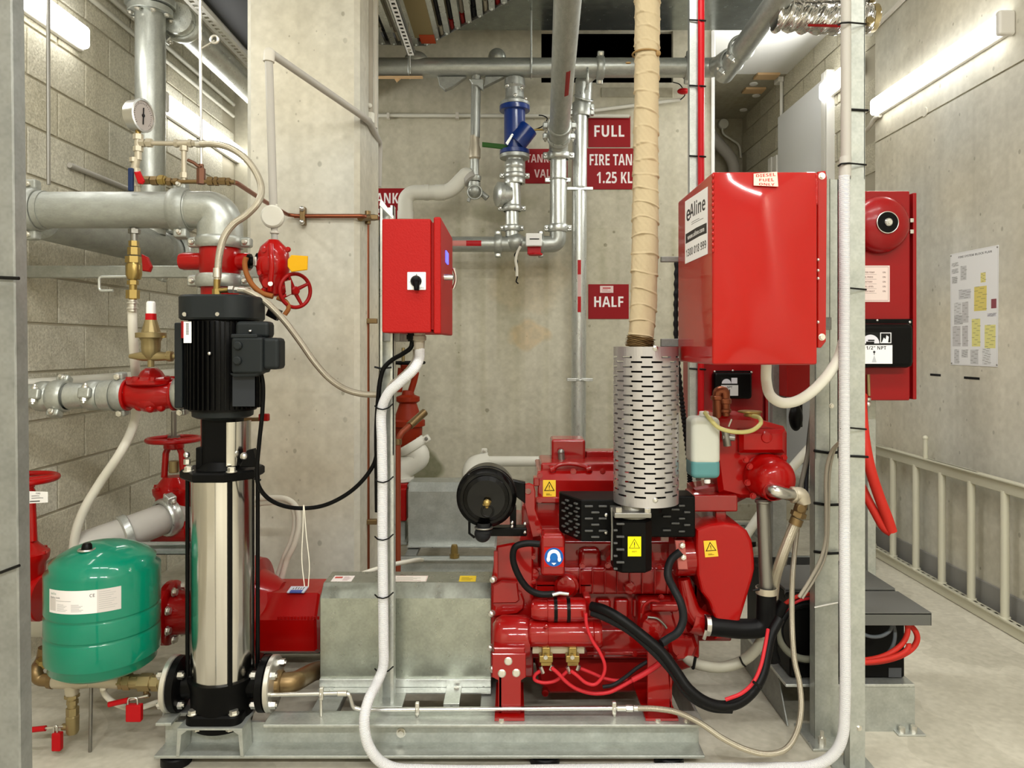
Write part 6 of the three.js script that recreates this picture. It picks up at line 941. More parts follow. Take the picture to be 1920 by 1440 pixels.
  part(sp, 'stub', [sweep(px([[880, 372], [878, 378]], d - 0.05), 0.012, 10), sweep(px([[902, 362], [914, 372]], d), 0.02, 12)], M.pipeDull);
  part(sp, 'lever', extp([[904, 266], [944, 270], [952, 273], [950, 281], [940, 279], [904, 275]], d - 0.06, 0.012, 0.003), M.green);
  const pv = thing('plastic_drain', 'white plastic drain pipe bending over the control box up to the small riser', 'pipe');
  part(pv, 'pipe_length', [pipe(px([[760, 640], [760, 372], [772, 361], [842, 361], [874, 328]], d), k(14), 0.06, 22)], M.pvcWhite);
  part(pv, 'socket', [sweep(px([[760, 412], [760, 396]], d), k(15), 22), sweep(px([[796, 361], [804, 361]], d), k(15), 22), sweep(px([[816, 361], [834, 361]], d), k(15), 22), ball(at(874, 330, d), k(15.5))], M.pvcWhite);
  part(pv, 'end_cap', [sweep(px([[876, 330, d], [884, 340, d - 0.02]]), k(14), 18)], M.pvcGrey);
  const cdt = thing('wall_conduit', 'thin white conduit running level across the back wall behind the blue valve', 'conduit');
  part(cdt, 'pipe_length', sweep(px([[640, 216], [1180, 218]], 5.17), 0.013, 12), M.pvcWhite);
  part(cdt, 'pipe_clip', [[bp(854, 210, 860, 222, 5.15, 0.04, 0.002)], [bp(725, 211, 730, 222, 5.15, 0.04, 0.002)]], M.pvc);
  one('wall_conduit', 'white conduit climbing slightly towards the red detector near the far corner', 'conduit', [sweep(px([[1100, 209], [1276, 187]], 5.16), 0.013, 12)], M.pvcWhite);
  const sd = thing('red_beacon', 'small red sounder lamp on the back wall beside the opening', 'lamp');
  part(sd, 'lamp', [ball(at(1281, 171, 5.12), 0.035, 1.2, 0.6, 0.9)], M.redPlastic);
  part(sd, 'wire', [[...hose(px([[1262, 154], [1274, 158], [1280, 166], [1284, 178], [1276, 187]], 5.14), 0.004, 6)]], M.black);
  one('wall_plate', 'pale rectangular plate on the back wall under the dark opening', 'plate', bp(1127, 164, 1262, 182, 5.195, 0.02, 0.004), M.concDark);
}
// signs
{
  const sign = (name, label, x0, y0, x1, y1, d, L, W_ = 300) => { const H_ = Math.round(W_ * (y1 - y0) / (x1 - x0)); const t = thing('wall_sign', label, 'sign'); part(t, 'plate', bp(x0, y0, x1, y1, d, 0.004, 0.001), M.signRed); part(t, 'print', sheetp(x0 + 0.4, y0 + 0.4, x1 - 0.4, y1 - 0.4, d - 0.0002, 0.0004), print(W_, H_, (g, w, h) => { fill(g, w, h, '#900c14'); for (const [s, x, y, size, wm, c] of L) words(g, s, w * x, h * y, size, c || '#f2efee', wm); })); return t; };
  sign('', 'red sign reading FULL beside the tall vertical pipe', 1103, 218, 1182, 276, 5.195, [['FULL', 0.49, 0.48, 115, 228]]);
  sign('', 'red sign reading FIRE TANK 1 and 1.25 KL, partly behind the lagged exhaust', 1100, 278, 1224, 355, 5.193, [['FIRE TANK 1', 0.475, 0.28, 72, 268], ['1.25 KL', 0.42, 0.72, 72, 166]]);
  const h = sign('', 'red sign reading HALF lower on the back wall', 1103, 533, 1179, 598, 5.195, [['HALF', 0.5, 0.51, 110, 232]]);
  part(h, 'sticker', sheetp(1125, 536, 1150, 549, 5.19), print(100, 52, (g, w, q) => { fill(g, w, q, '#e4c8c4'); g.fillStyle = '#c05050'; g.fillRect(20, 12, 60, 10); lines(g, 14, 28, 72, 2, 10, '#b88', 4); }));
  sign('', 'red sign reading TANK VALVE behind the drop pipe', 985, 279, 1064, 344, 5.195, [['TANK 1', 0.37, 0.28, 82, 212, '#e2c4c0'], ['VALVE', 0.54, 0.72, 82, 200, '#e2c4c0']]);
  sign('', 'red sign reading TANK 2 peeking out above the control box', 668, 353, 766, 412, 5.195, [['TANK 2', 0.62, 0.32, 84, 215], ['1.25 KL', 0.45, 0.78, 60, 170]]);
}
// cable ladder and duct under the ceiling
{
  const y = 3.22, P2 = (x, py) => { const d = (y - EYE) * F / (HZ - py); return V((x - CX) * d / F, y, -d); };
  const t = thing('cable_ladder', 'wide galvanised cable ladder full of cables under the ceiling near the column', 'tray');
  const a = P2(800, 86), b = P2(958, 0), c = P2(770, 86), e = P2(690, 82), L = [];
  const out = [e, c, a, b, b.clone().add(V(0.35, 0, 0.4))], near = 3.1;
  for (let i = 0; i < 4; i++) part(t, 'side_rail', [sweep([out[i], out[i + 1]].map((p) => p.clone().add(V(0, 0.05, 0))), 0.008, 6), extr(polyShape([V(0, 0), V(out[i].distanceTo(out[i + 1]), 0), V(out[i].distanceTo(out[i + 1]), 0.08), V(0, 0.08)]), 0.003, 0).applyMatrix4(new THREE.Matrix4().makeBasis(out[i + 1].clone().sub(out[i]).normalize(), UP, out[i + 1].clone().sub(out[i]).normalize().cross(UP)).setPosition(out[i].x, y, out[i].z))], M.galvDark);
  const edge = (x) => { for (let i = 0; i < 4; i++) if (x >= out[i].x && x <= out[i + 1].x) { const f = (x - out[i].x) / (out[i + 1].x - out[i].x); return out[i].z + (out[i + 1].z - out[i].z) * f; } return out[4].z; };
  let i = 0;
  for (let x = e.x + 0.02; x < 0.3; x += 0.072) { const z1 = edge(x) + 0.005; if (z1 > -3.2) break; part(t, 'tray_slat', [box(x - 0.019, x + 0.019, y, y + 0.004, z1, -near + 0.4), box(x - 0.019, x - 0.016, y, y + 0.02, z1, -near + 0.4), ball(V(x, y - 0.002, z1 + 0.012), 0.009, 1, 1, 1, 8)], M.galvBright); const m = [M.redDark, M.rubberGrey, M.castPale, M.redDark][i++ % 4]; part(t, 'cable', [[sweep([V(x + 0.036, y + 0.03, z1 + 0.02), V(x + 0.036, y + 0.03, z1 + 0.16)], 0.016, 8)]], m); part(t, 'cable', [[sweep([V(x + 0.036, y + 0.034, z1 + 0.14), V(x + 0.036, y + 0.034, -near + 0.4)], 0.013, 8)]], i % 3 ? M.rubberGrey : M.cableGrey); }
  part(t, 'back_plate', box(e.x, 0.3, y + 0.085, y + 0.088, -4.1, -near + 0.4), M.galvDark);
  part(t, 'cover_plate', box(P2(775, 60).x, P2(812, 60).x, y - 0.004, y - 0.001, P2(800, 70).z, -near + 0.4), M.brassDull);
  part(t, 'orange_end', [box(P2(786, 66).x, P2(814, 66).x, y - 0.006, y - 0.002, P2(800, 80).z, P2(800, 64).z)], S(0xa8401a, 0.5));
  // perforated support channel hanging in front of the ladder
  const d0 = 4.55, A = at(771, 104, d0), yy = A.y, s = thing('support_channel', 'perforated strut channel hanging before the cable ladder with a rod to the pipe', 'bracket'), g = [];
  const x0 = A.x - 0.022, x1 = A.x + 0.022;
  for (let z = -d0; z < -2.9; z += 0.05) g.push(box(x0, x1, yy, yy + 0.003, z, z + 0.022), box(x0, x0 + 0.012, yy, yy + 0.003, z + 0.022, z + 0.05), box(x1 - 0.012, x1, yy, yy + 0.003, z + 0.022, z + 0.05));
  part(s, 'channel_face', g, M.white);
  part(s, 'channel_side', [box(x0, x0 + 0.003, yy, yy + 0.04, -d0, -2.9), box(x1 - 0.003, x1, yy, yy + 0.04, -d0, -2.9), box(x0, x1, yy + 0.038, yy + 0.04, -d0, -2.9)], M.galvDark);
  part(s, 'rod', cyl(V(A.x, yy + 0.3, -d0 + 0.1), V(A.x, yy - 0.02, -d0 + 0.1), 0.006, 0.006, 8), M.zinc);
  const ax = at(735, 62, d0).x; part(s, 'hanger_strip', box(ax - 0.008, ax + 0.008, y - 0.03, y - 0.025, -4.4, -3.0), M.galvBright);
  // duct
  const dy = 3.44, q = (dy - EYE) * F, far = q / (HZ - 57), xr = (1440 - CX) * far / F, xl = (850 - CX) * far / F;
  const du = thing('air_duct', 'flat galvanised air duct crossing under the ceiling above the dark opening', 'duct');
  part(du, 'duct_body', box(xl, xr, dy, CEIL - 0.002, -far, -3.4, 0.003), M.duct);
  part(du, 'duct_flange', [box(xl - 0.02, xr + 0.02, dy - 0.012, CEIL - 0.003, -3.8, -3.77, 0.002)], M.galv);
  part(du, 'end_spigot', box(xr, xr + 0.05, dy + 0.0, CEIL - 0.01, -far + 0.05, -far + 0.45, 0.003), M.galvDark);
  const fd = thing('foil_duct', 'crinkled silver foil flexible duct running to the wall beside the white ceiling', 'duct'), fy = 40, f = 3.75;
  const pts = spline(px([[1452, 32, f], [1500, 34, f], [1560, 38, f], [1600, 36, f], [1640, 34, f]]), 120);
  part(fd, 'foil_sleeve', sweep(pts, (i, th, len) => 0.066 + 0.006 * Math.sin(i * 0.42) + 0.005 * Math.sin(th * 5 + i * 0.9) * Math.sin(i * 0.31 + th * 2) + 0.003 * Math.sin(th * 11 + i * 1.7), 56), M.foil);
  part(fd, 'red_tape', [sweep(px([[1515, 47], [1545, 48], [1578, 49]], f - 0.064), 0.007, 8)], M.redDark);
  part(fd, 'collar', [disc(at(1636, 34, f), X, 0.069, 0.03, 30), disc(at(1630, 40, f - 0.06), V(0, 0.2, 1), 0.02, 0.03, 16)], M.brassDull);
  one('foil_duct', 'second foil duct just above the first against the ceiling', 'duct', sweep(px([[1452, -8, f], [1640, -12, f]]), 0.05, 24), M.foil);
}

// ---------- posts, fuel tank and batteries ----------
{
  const t = thing('strut_post', 'galvanised strut post with the white conduit tied to it, in front of the alarm panel', 'post'), d = 2.18;
  const a = at(1593.5, 0, d).x, b = at(1622, 0, d).x;
  part(t, 'channel', [box(a, a + 0.003, 0.006, CEIL, -d - 0.041, -d), box(b - 0.003, b, 0.006, CEIL, -d - 0.041, -d), box(a, b, 0.006, CEIL, -d - 0.003, -d, 0.001), box(a, a + 0.011, 0.006, CEIL, -d - 0.041, -d - 0.038), box(b - 0.011, b, 0.006, CEIL, -d - 0.041, -d - 0.038)], M.galv);
  part(t, 'base_plate', box(a - 0.04, b + 0.04, 0, 0.007, -d - 0.09, -d + 0.05, 0.002), M.galv);
  part(t, 'bolt', [[bolt(at(1611, 1365, d), NZ, 0.006)]], M.zinc);
  const r = thing('conduit', 'grey rigid conduit on the upper half of the conduit-bearing post', 'conduit');
  part(r, 'pipe_length', sweep([at(1586, -260, 2.16), at(1586, 312, 2.16)], 0.0145, 16), M.pvcGrey);
  part(r, 'socket', sweep([at(1585, 296, 2.16), at(1584, 332, 2.15)], 0.0168, 16), M.pvcGrey);
  const T_ = [[43, 1], [206, 0], [307, 1], [541, 1], [803, 1], [856, 0]];
  const names = ['highest on the tall post, across the grey conduit', 'round the post only, above the alarm panel', 'where the grey conduit meets the white one', 'level with the white notice on the alarm panel', 'below the alarm panel, round conduit and post', 'lowest on the post, with its head beside the red hose'];
  T_.forEach(([y, q], i) => tie('black cable tie ' + names[i], px(q ? [[1572, y + 4, 2.16], [1577, y, 2.138], [1592, y - 1, 2.138], [1624, y + 2, 2.176]] : [[1592, y - 1, 2.177], [1612, y, 2.176], [1628, y + 1, 2.176]]), q ? 0.0028 : 0.0036));
  const p = thing('strut_post', 'wide galvanised post with its bolted foot on the floor, carrying the fuel tank', 'post'), q = 2.36;
  const x0 = at(1528, 0, q).x, x1 = at(1557, 0, q).x, x2 = at(1575, 0, q).x, top = at(0, 335, q).y;
  part(p, 'channel', [box(x0, x1, 0.008, top, -q - 0.004, -q, 0.001), box(x1 - 0.003, x1, 0.008, top, -q - 0.041, -q), box(x1, x2, 0.008, top, -q - 0.016, -q - 0.012), box(x0, x0 + 0.003, 0.008, top, -q - 0.041, -q), box(x2 - 0.003, x2, 0.008, top, -q - 0.05, -q - 0.012)], M.galv);
  part(p, 'base_plate', box(x0 - 0.03, x2 + 0.03, 0, 0.009, -q - 0.1, -q + 0.06, 0.003), M.galvBright);
  part(p, 'bolt', [[[hex(V(x0 + 0.01, 0.02, -q + 0.03), UP, 0.012, 0.022), cyl(V(x0 + 0.01, 0.01, -q + 0.03), V(x0 + 0.01, 0.05, -q + 0.03), 0.006, 0.006, 8)]], [[hex(V(x2 - 0.005, 0.02, -q + 0.03), UP, 0.012, 0.022), cyl(V(x2 - 0.005, 0.01, -q + 0.03), V(x2 - 0.005, 0.05, -q + 0.03), 0.006, 0.006, 8)]], [[bolt(at(1559, 761, q), NZ, 0.006)]]], M.zinc);
  ['high, level with the header tank cap', 'middle, behind the brass valve', 'low, level with the belt guard label'].forEach((s, i) => { const y = [845, 943, 1034][i]; tie('black cable tie across the wide post, ' + s, px([[1526, y, q - 0.006], [1552, y + 4, q - 0.006], [1577, y + 3, q - 0.004]]), 0.0045); });
  tie('white thin tie holding the cable coil to the wide post', px([[1527, 1139, q - 0.006], [1550, 1134, q - 0.012], [1571, 1130, q - 0.006]]), 0.0025, M.white);
}
{
  const t = thing('fuel_tank', 'large glossy red fuel tank with slanted edges and company label, hung above the header tank', 'tank');
  const d = 1.92, D = 2.32, z = (x, y, q) => at(x, y, q);
  const bx = at(1336, 0, d).x, rx = at(1533, 0, d).x, yt = at(0, 322, d).y, yb = at(0, 684, d).y, fx = at(1273, 0, D).x;
  const top2 = at(0, 378, D).y;
  const fr = new THREE.PlaneGeometry(rx - bx - 0.008, yt - yb - 0.008, 24, 30).translate((bx + rx) / 2, (yt + yb) / 2, 0), fp = fr.attributes.position;
  for (let i = 0; i < fp.count; i++) { const u = (fp.getX(i) - bx) / (rx - bx) * 2 - 1, v = (fp.getY(i) - yb) / (yt - yb) * 2 - 1; fp.setZ(i, -d + 0.0002 + 0.013 * (1 - u * u) * (1 - v ** 4) + 0.0012 * Math.sin(u * 5 + v * 3) * (1 - u * u) * (1 - v * v)); } fr.computeVertexNormals();
  part(t, 'body', [box(bx, rx, yb, yt, -D, -d, 0.006)], M.redTank); part(t, 'front_panel', fr, M.redTank);
  part(t, 'weld_seam', [[1337, 330, 470], [1531, 330, 380]].map(([x, a, b]) => [...Array(14)].map((_, i) => ball(at(x, a + (b - a) * i / 13, d + 0.001), 0.0042, 1, 1.5, 1, 8))), M.redTank);
  part(t, 'mounting_flange', [extr(polyShape([[1533, 322], [1548, 320], [1551, 332], [1549, 640], [1540, 652], [1533, 652]].map(([x, y]) => at(x, y, d + 0.03))), 0.01, 0.002).translate(0, 0, -d - 0.03)], M.redTank);
  part(t, 'spot_weld', [487, 507, 522, 604].map((y) => [ball(at(1534, y, d + 0.018), 0.004, 1, 1, 1, 8)]).flat(), M.zinc);
  part(t, 'bolt', [[bolt(at(1541, 632, d + 0.03), NZ, 0.007)], [bolt(at(1541, 330, d + 0.03), NZ, 0.007)]], M.zinc);
  part(t, 'fuel_label', sheet(at(1413, 326, d - 0.003), at(1457, 322, d - 0.003), at(1459, 350, d - 0.012), at(1413, 348, d - 0.012)), print(200, 130, (g, w, h) => { fill(g, w, h, '#dfb9ab'); words(g, 'DIESEL', 100, 22, 40, '#b02a20', 172); words(g, 'FUEL', 105, 66, 40, '#b02a20', 130); words(g, 'ONLY', 105, 112, 40, '#b02a20', 130); }));
  const L = (u, y) => V(bx - 0.0005, y, -(d + u));
  const u0 = 0.045, u1 = 0.3, ya = EYE - (0) + 0; const yA = (px_, q) => EYE + (HZ - px_) * q / F;
  part(t, 'company_label', sheet(L(u1, yA(378, d + u1)), L(u0, yA(350, d + u0)), L(u0, yA(476, d + u0)), L(u1, yA(495, d + u1)), 0.0008), print(320, 400, (g, w, h) => { fill(g, w, h, '#e9e9e9'); words(g, 'Aline', 186, 88, 120, '#1c1c1e', 220); words(g, 'e', 52, 92, 130, '#1c1c1e', 70); lines(g, 100, 160, 190, 2, 12, '#8a8a8a', 5); g.fillStyle = '#2a2a2c'; g.fillRect(10, 212, 300, 62); words(g, 'www.aline.com', 160, 243, 38, '#e8e8e8', 240); words(g, '1300 018 999', 160, 338, 66, '#333', 290); }));
  part(t, 'wall_bracket', [box(bx - 0.05, bx + 0.02, yA(490, D), yA(480, D), -D - 0.03, -D - 0.012, 0.002), box(bx - 0.05, bx + 0.02, yA(650, D), yA(635, D), -D - 0.03, -D - 0.012, 0.002), box(rx - 0.02, at(1560, 0, D).x, yb + 0.1, yb + 0.14, -D - 0.03, -D - 0.001, 0.002)], M.galvDark);
  const h = thing('breather_hose', 'thick white hose looping from under the fuel tank to the white conduit', 'hose');
  part(h, 'hose', hose(px([[1437, 676, 2.25], [1437, 715, 2.25], [1445, 742, 2.22], [1465, 755, 2.2], [1490, 753, 2.19], [1515, 740, 2.18], [1545, 712, 2.17], [1572, 672, 2.165], [1582, 640, 2.165]]), 0.0155, 16), M.pvcWhite);
}
{
  // batteries on their stand
  const t = thing('battery_box', 'black battery in an open case on the galvanised stand behind the post', 'battery'), f = 2.42;
  part(t, 'case', [box(0.93, 1.315, 0.157, 0.43, -2.67, -f - 0.04, 0.01)], M.blackMatt);
  part(t, 'rating_plate', sheetp(1666, 1252, 1690, 1270, f + 0.039), S(0x45474a, 0.5));
  const l = thing('battery_cover', 'grey steel lid over the batteries, front section with an overhanging lip', 'lid');
  const q = 2.3, y = EYE - 500 * q / F, xr = (1747 - CX) * q / F;
  part(l, 'top_plate', box(1.062, xr, y - 0.01, y, -2.5, -q, 0.003), M.batteryLid);
  part(l, 'lip', [box(1.062, xr, y - 0.042, y - 0.002, -q - 0.006, -q, 0.002), box(xr - 0.004, xr, y - 0.042, y - 0.002, -2.5, -q, 0.001)], M.batteryLid);
  const l2 = thing('battery_cover', 'rear grey steel lid over the second battery, further from the camera', 'lid');
  part(l2, 'top_plate', [box(0.93, xr - 0.004, y - 0.006, y + 0.006, -2.78, -2.51, 0.003), box(0.93, xr - 0.004, y - 0.036, y, -2.516, -2.51, 0.001)], M.batteryLid);
  one('battery_box', 'second black battery behind the first one under the rear lid', 'battery', box(0.94, 1.29, 0.157, 0.425, -2.95, -2.68, 0.01), M.blackMatt);
  const s = thing('battery_stand', 'low galvanised sheet stand bolted to the floor under the batteries', 'stand'), x1 = (1716 - CX) * f / F;
  part(s, 'top', box(0.9, x1, 0.146, 0.1565, -2.98, -f, 0.003), M.galvBright);
  part(s, 'front_panel', box(1.06, x1, 0.0, 0.146, -f - 0.006, -f - 0.002), M.galv); part(s, 'side_panel', [box(x1 - 0.006, x1 - 0.002, 0, 0.146, -2.98, -f - 0.004), extr(polyShape([V(0, 0), V(0.5, 0), V(0.5, 0.145), V(0.1, 0.145)]), 0.004, 0).rotateY(Math.PI / 2).translate(0.92, 0.004, -f - 0.03)], M.galvDark);
  part(s, 'foot', [box(x1 - 0.07, x1 + 0.02, 0, 0.006, -f - 0.06, -f + 0.03, 0.002)], M.galvBright);
  part(s, 'bolt', [[hex(V(x1 - 0.01, 0.016, -f + 0.01), UP, 0.01, 0.02)], [hex(V(x1 - 0.05, 0.014, -f + 0.012), UP, 0.01, 0.016)]], M.zinc);
  // coil of cables beside the wide post
  const loop = (name, label, cx, cy, rx, ry, d, r, mat, a0, a1, n = 26) => one(name, label, 'cable', hose([...Array(n)].map((_, i) => { const a = a0 + (a1 - a0) * i / (n - 1); return at(cx + Math.cos(a) * rx, cy - Math.sin(a) * ry, d + 0.008 * Math.sin(a * 1.5)); }), r, 9, n * 3), mat);
  loop('cable_coil', 'red cable arching over the top of the cable coil beside the wide post', 1520, 1182, 70, 68, 2.43, 0.0065, M.redHose, 0.9, 2.9);
  loop('cable_coil', 'thinner red cable just inside the red one at the top of the coil', 1522, 1184, 64, 62, 2.425, 0.005, M.redWire, 0.9, 2.8);
  loop('cable_coil', 'outer black cable of the coil beside the wide post', 1518, 1182, 62, 58, 2.43, 0.009, M.rubber, 0.7, 5.6);
  loop('cable_coil', 'middle dark grey cable of the coil', 1516, 1182, 54, 52, 2.44, 0.008, M.rubberGrey, 0.2, 6);
  loop('cable_coil', 'thick grey-green cable at the bottom of the coil', 1516, 1180, 58, 56, 2.42, 0.0115, S(0x6a6a5e, 0.5), 2.9, 5.6);
  loop('cable_coil', 'inner black cable of the coil', 1512, 1184, 48, 48, 2.445, 0.008, M.rubber, 0.2, 6.1);
  one('cable_loom', 'dark bundle of cables dropping from the coil to the black loom', 'cable', hose(px([[1470, 1130], [1455, 1155], [1448, 1185], [1446, 1215], [1452, 1240]], 2.42), 0.02, 12), M.rubber);
  loop('battery_cable', 'outer red battery cable looping out beside the black battery', 1620, 1196, 100, 46, 2.36, 0.009, M.redHose, -1.7, 0.6);
  loop('battery_cable', 'inner red battery cable looping beside the black battery', 1610, 1180, 92, 58, 2.345, 0.0085, M.redHose, -1.6, 0.35);
  loop('battery_cable', 'third red battery cable hidden mostly behind the post', 1600, 1210, 104, 32, 2.33, 0.008, M.redHose, -1.7, 0.1);
  loop('battery_cable', 'grey battery cable hanging in a shallow loop under the lid', 1640, 1172, 32, 22, 2.38, 0.006, S(0x5c6266, 0.5), -2.8, 0.1);
  loop('battery_cable', 'grey battery cable curling down behind the red ones', 1632, 1190, 46, 50, 2.385, 0.006, S(0x5c6266, 0.5), -0.9, 0.5);
  one('grey_cable', 'pale double cable running down the face of the wide post and away to the coil', 'cable', hose(px([[1575, 828, 2.3], [1560, 845, 2.33], [1550, 880, 2.34], [1549, 960, 2.34], [1548, 1010, 2.34], [1540, 1045, 2.33], [1520, 1085, 2.32], [1498, 1120, 2.31]]), 0.0055, 8), M.cableGrey);
  one('grey_cable', 'second pale cable lying against the wide post next to the double one', 'cable', hose(px([[1578, 824, 2.3], [1564, 846, 2.335], [1556, 884, 2.343], [1554, 960, 2.343], [1552, 1012, 2.343], [1546, 1048, 2.335], [1526, 1088, 2.325], [1504, 1122, 2.315]]), 0.004, 8), M.cableGrey);
  one('dark_hose', 'dark thin hose running up beside the wide post from the brass valve', 'hose', hose(px([[1510, 955, 2.35], [1512, 900, 2.42], [1516, 830, 2.5], [1524, 760, 2.55], [1530, 700, 2.6]]), 0.007, 8), M.rubberGrey);
  one('dark_hose', 'second dark hose slanting down behind the brass valve', 'hose', hose(px([[1524, 740, 2.52], [1518, 830, 2.48], [1504, 900, 2.42], [1496, 940, 2.4], [1470, 1060, 2.42]]), 0.008, 8), S(0x6b675c, 0.6));
}
// ---------- alarm panels ----------
function alarmPanel(label, d, x0, x1, y0, y1) {
  const t = thing('alarm_panel', label, 'panel'), a = at(x0, y0, d), b = at(x1, y1, d), s = d / 2.62;
  part(t, 'cabinet', box(a.x, b.x - 0.03, b.y, a.y, -d - 0.18, -d, 0.005), M.panelRed);
  part(t, 'door_edge', [box(b.x - 0.027, b.x - 0.012, b.y + 0.01, a.y - 0.006, -d - 0.18, -d - 0.03), box(b.x - 0.014, b.x, b.y + 0.003, a.y - 0.004, -d - 0.2, -d - 0.01, 0.003)], M.panelRed);
  return t;
}
{
  const d = 2.62, t = alarmPanel('tall red alarm panel with a bell and a black sounder, standing behind the strut post', d, 1556, 1722, 358, 751);
  const c = at(1646, 423, d);
  part(t, 'support_post', box(at(1622, 0, 2.82).x, at(1638, 0, 2.82).x, 0.001, at(0, 380, 2.82).y, -2.86, -2.8, 0.003), M.galv);
  part(t, 'hinge', [[409, 417], [430, 438]].map(([p, q]) => bp(1707, p, 1714, q, d - 0.002, 0.02, 0.002)), M.steel);
  part(t, 'bell', rev(c, NZ, [[0, 0.085], [0.008, 0.098], [0.014, 0.1], [0.03, 0.097], [0.05, 0.082], [0.062, 0.05], [0.066, 0.03], [0.066, 0]], 44), M.panelRed);
  part(t, 'bell_boss', [disc(c.clone().add(V(0, 0, 0.068)), NZ, 0.036, 0.006, 36, 0.001)], M.black);
  part(t, 'bell_ring', ring(c.clone().add(V(0, 0, 0.069)), NZ, 0.037, 0.0022, 40, 6), M.steel);
  part(t, 'bell_screw', [disc(c.clone().add(V(0, 0, 0.074)), NZ, 0.014, 0.012, 24, 0.003), hex(c.clone().add(V(0, 0, 0.082)), NZ, 0.008, 0.006)], M.steel);
  part(t, 'notice', sheetp(1606, 498, 1668, 566, d - 0.001), print(190, 200, (g, w, h) => { fill(g, w, h, '#ddcbc4'); g.strokeStyle = '#8a6a66'; g.lineWidth = 2; g.strokeRect(8, 8, w - 16, h - 16); for (let i = 0; i < 5; i++) { words(g, ['WATER TEMP', 'OIL PRESS', 'BATTERY', 'FUEL LEVEL', 'SPEED FAULT'][i], 66, 38 + i * 26, 12, '#6a5450'); g.fillStyle = '#9a8a86'; g.fillRect(14, 48 + i * 26, 100, 2); words(g, 'ON', 158, 38 + i * 26, 12, '#6a5450'); } }));
  const s = part(t, 'sounder', [box(at(1600, 0, d - 0.06).x, at(1713, 0, d - 0.06).x, at(0, 690, d - 0.06).y, at(0, 606, d - 0.06).y, -d - 0.0, -d + 0.07, 0.02), bp(1596, 598, 1712, 612, d - 0.01, 0.02, 0.004)], M.black);
  part(t, 'screw', [[1645, 601], [1706, 604]].map(([x, y]) => [ball(at(x, y, d - 0.012), 0.005, 1, 1, 0.6, 10)]), M.steel);
  part(t, 'sounder_label', sheetp(1612, 623, 1673, 682, d - 0.071), print(240, 236, (g, w, h) => { fill(g, w, h, '#0c0c0c'); g.fillStyle = '#d8d8e0'; g.beginPath(); g.arc(78, 84, 66, Math.PI, 0); g.fill(); g.fillStyle = '#0c0c0c'; g.fillRect(60, 56, 48, 10); g.fillRect(46, 70, 60, 16); g.fillStyle = '#e8e8ea'; g.fillRect(150, 2, 82, 80); g.fillStyle = '#0c0c0c'; g.fillRect(156, 8, 70, 68); g.fillStyle = '#e8e8ea'; g.beginPath(); g.moveTo(162, 76); g.lineTo(176, 40); g.lineTo(190, 52); g.lineTo(196, 22); g.lineTo(214, 34); g.lineTo(208, 76); g.fill(); g.fillRect(0, 96, w, 140); words(g, '1/2" NPT', 120, 118, 36, '#2c2c30', 150); g.fillStyle = '#2c2c30'; g.beginPath(); g.arc(106, 148, 9, 0, 7); g.fill(); g.fillRect(103, 150, 6, 20); g.fillStyle = '#b8bcc2'; g.beginPath(); g.moveTo(106, 170); g.lineTo(124, 226); g.lineTo(88, 226); g.fill(); }));
  const g = thing('gas_fitting', 'small brass gauge fitting under the tall alarm panel beside the post', 'fitting');
  part(g, 'chain', [sweep(px([[1628, 702], [1629, 742]], d - 0.006), 0.006, 8)], M.brassDull); part(g, 'cap', [ball(at(1627, 758, d - 0.006), 0.012), disc(at(1627, 748, d - 0.006), UP, 0.011, 0.012, 14)], M.steel);
  one('red_hose', 'flat red hose hanging in a loop from the alarm panel in front of the ladder', 'hose', [...hose(px([[1618, 744, 2.625], [1616, 752, 2.6], [1616, 765, 2.55], [1622, 830, 2.48], [1632, 880, 2.46], [1648, 930, 2.46], [1664, 972, 2.46], [1672, 997, 2.46]]), 0.0175, 14), ...hose(px([[1612, 746, 2.625], [1606, 800, 2.56], [1604, 880, 2.52], [1622, 925, 2.5], [1640, 960, 2.48], [1658, 990, 2.47], [1671, 999, 2.46]]), 0.014, 14)], M.redHose);
  const b = alarmPanel('red alarm panel of the second pump set, seen in the gap below the fuel tank', 3.742, 1296, 1442, 560, 806), e = 3.742;
  part(b, 'sounder', [box(at(1338, 0, e - 0.05).x, at(1410, 0, e - 0.05).x, at(0, 748, e - 0.05).y, at(0, 698, e - 0.05).y, -e, -e + 0.06, 0.015), bp(1338, 695, 1411, 702, e - 0.01, 0.02, 0.004)], M.black);
  part(b, 'sounder_label', sheetp(1352, 708, 1384, 742, e - 0.061), print(160, 170, (g, w, h) => { fill(g, w, h, '#0c0c0c'); g.fillStyle = '#cfcfd6'; g.beginPath(); g.arc(50, 56, 44, Math.PI, 0); g.fill(); g.fillRect(96, 2, 56, 54); fill(g, 0, 0, '#000'); g.fillStyle = '#c9c9c9'; g.fillRect(0, 70, w, 100); words(g, 'NPT', 80, 90, 26, '#2c2c30'); g.fillRect(76, 110, 8, 44); }));
  part(b, 'screw', [[1340, 697], [1374, 695], [1409, 698]].map(([x, y]) => [ball(at(x, y, e - 0.014), 0.006, 1, 1, 0.6, 10)]), M.steel);
  const st = thing('strut_post', 'thin galvanised strut with a red pipe strapped on, rising behind the fuel tank', 'post'), q = 3.7;
  part(st, 'channel', box(at(1293, 0, q).x, at(1309, 0, q).x, 0, CEIL, -q - 0.041, -q, 0.002), M.galv);
  const rp = thing('red_pipe', 'slim red pipe strapped to the thin strut behind the fuel tank', 'pipe');
  part(rp, 'pipe_length', sweep([at(1315, -180, q - 0.02), at(1314, 830, q - 0.02)], sz(6.2, q), 14), M.redPlastic);
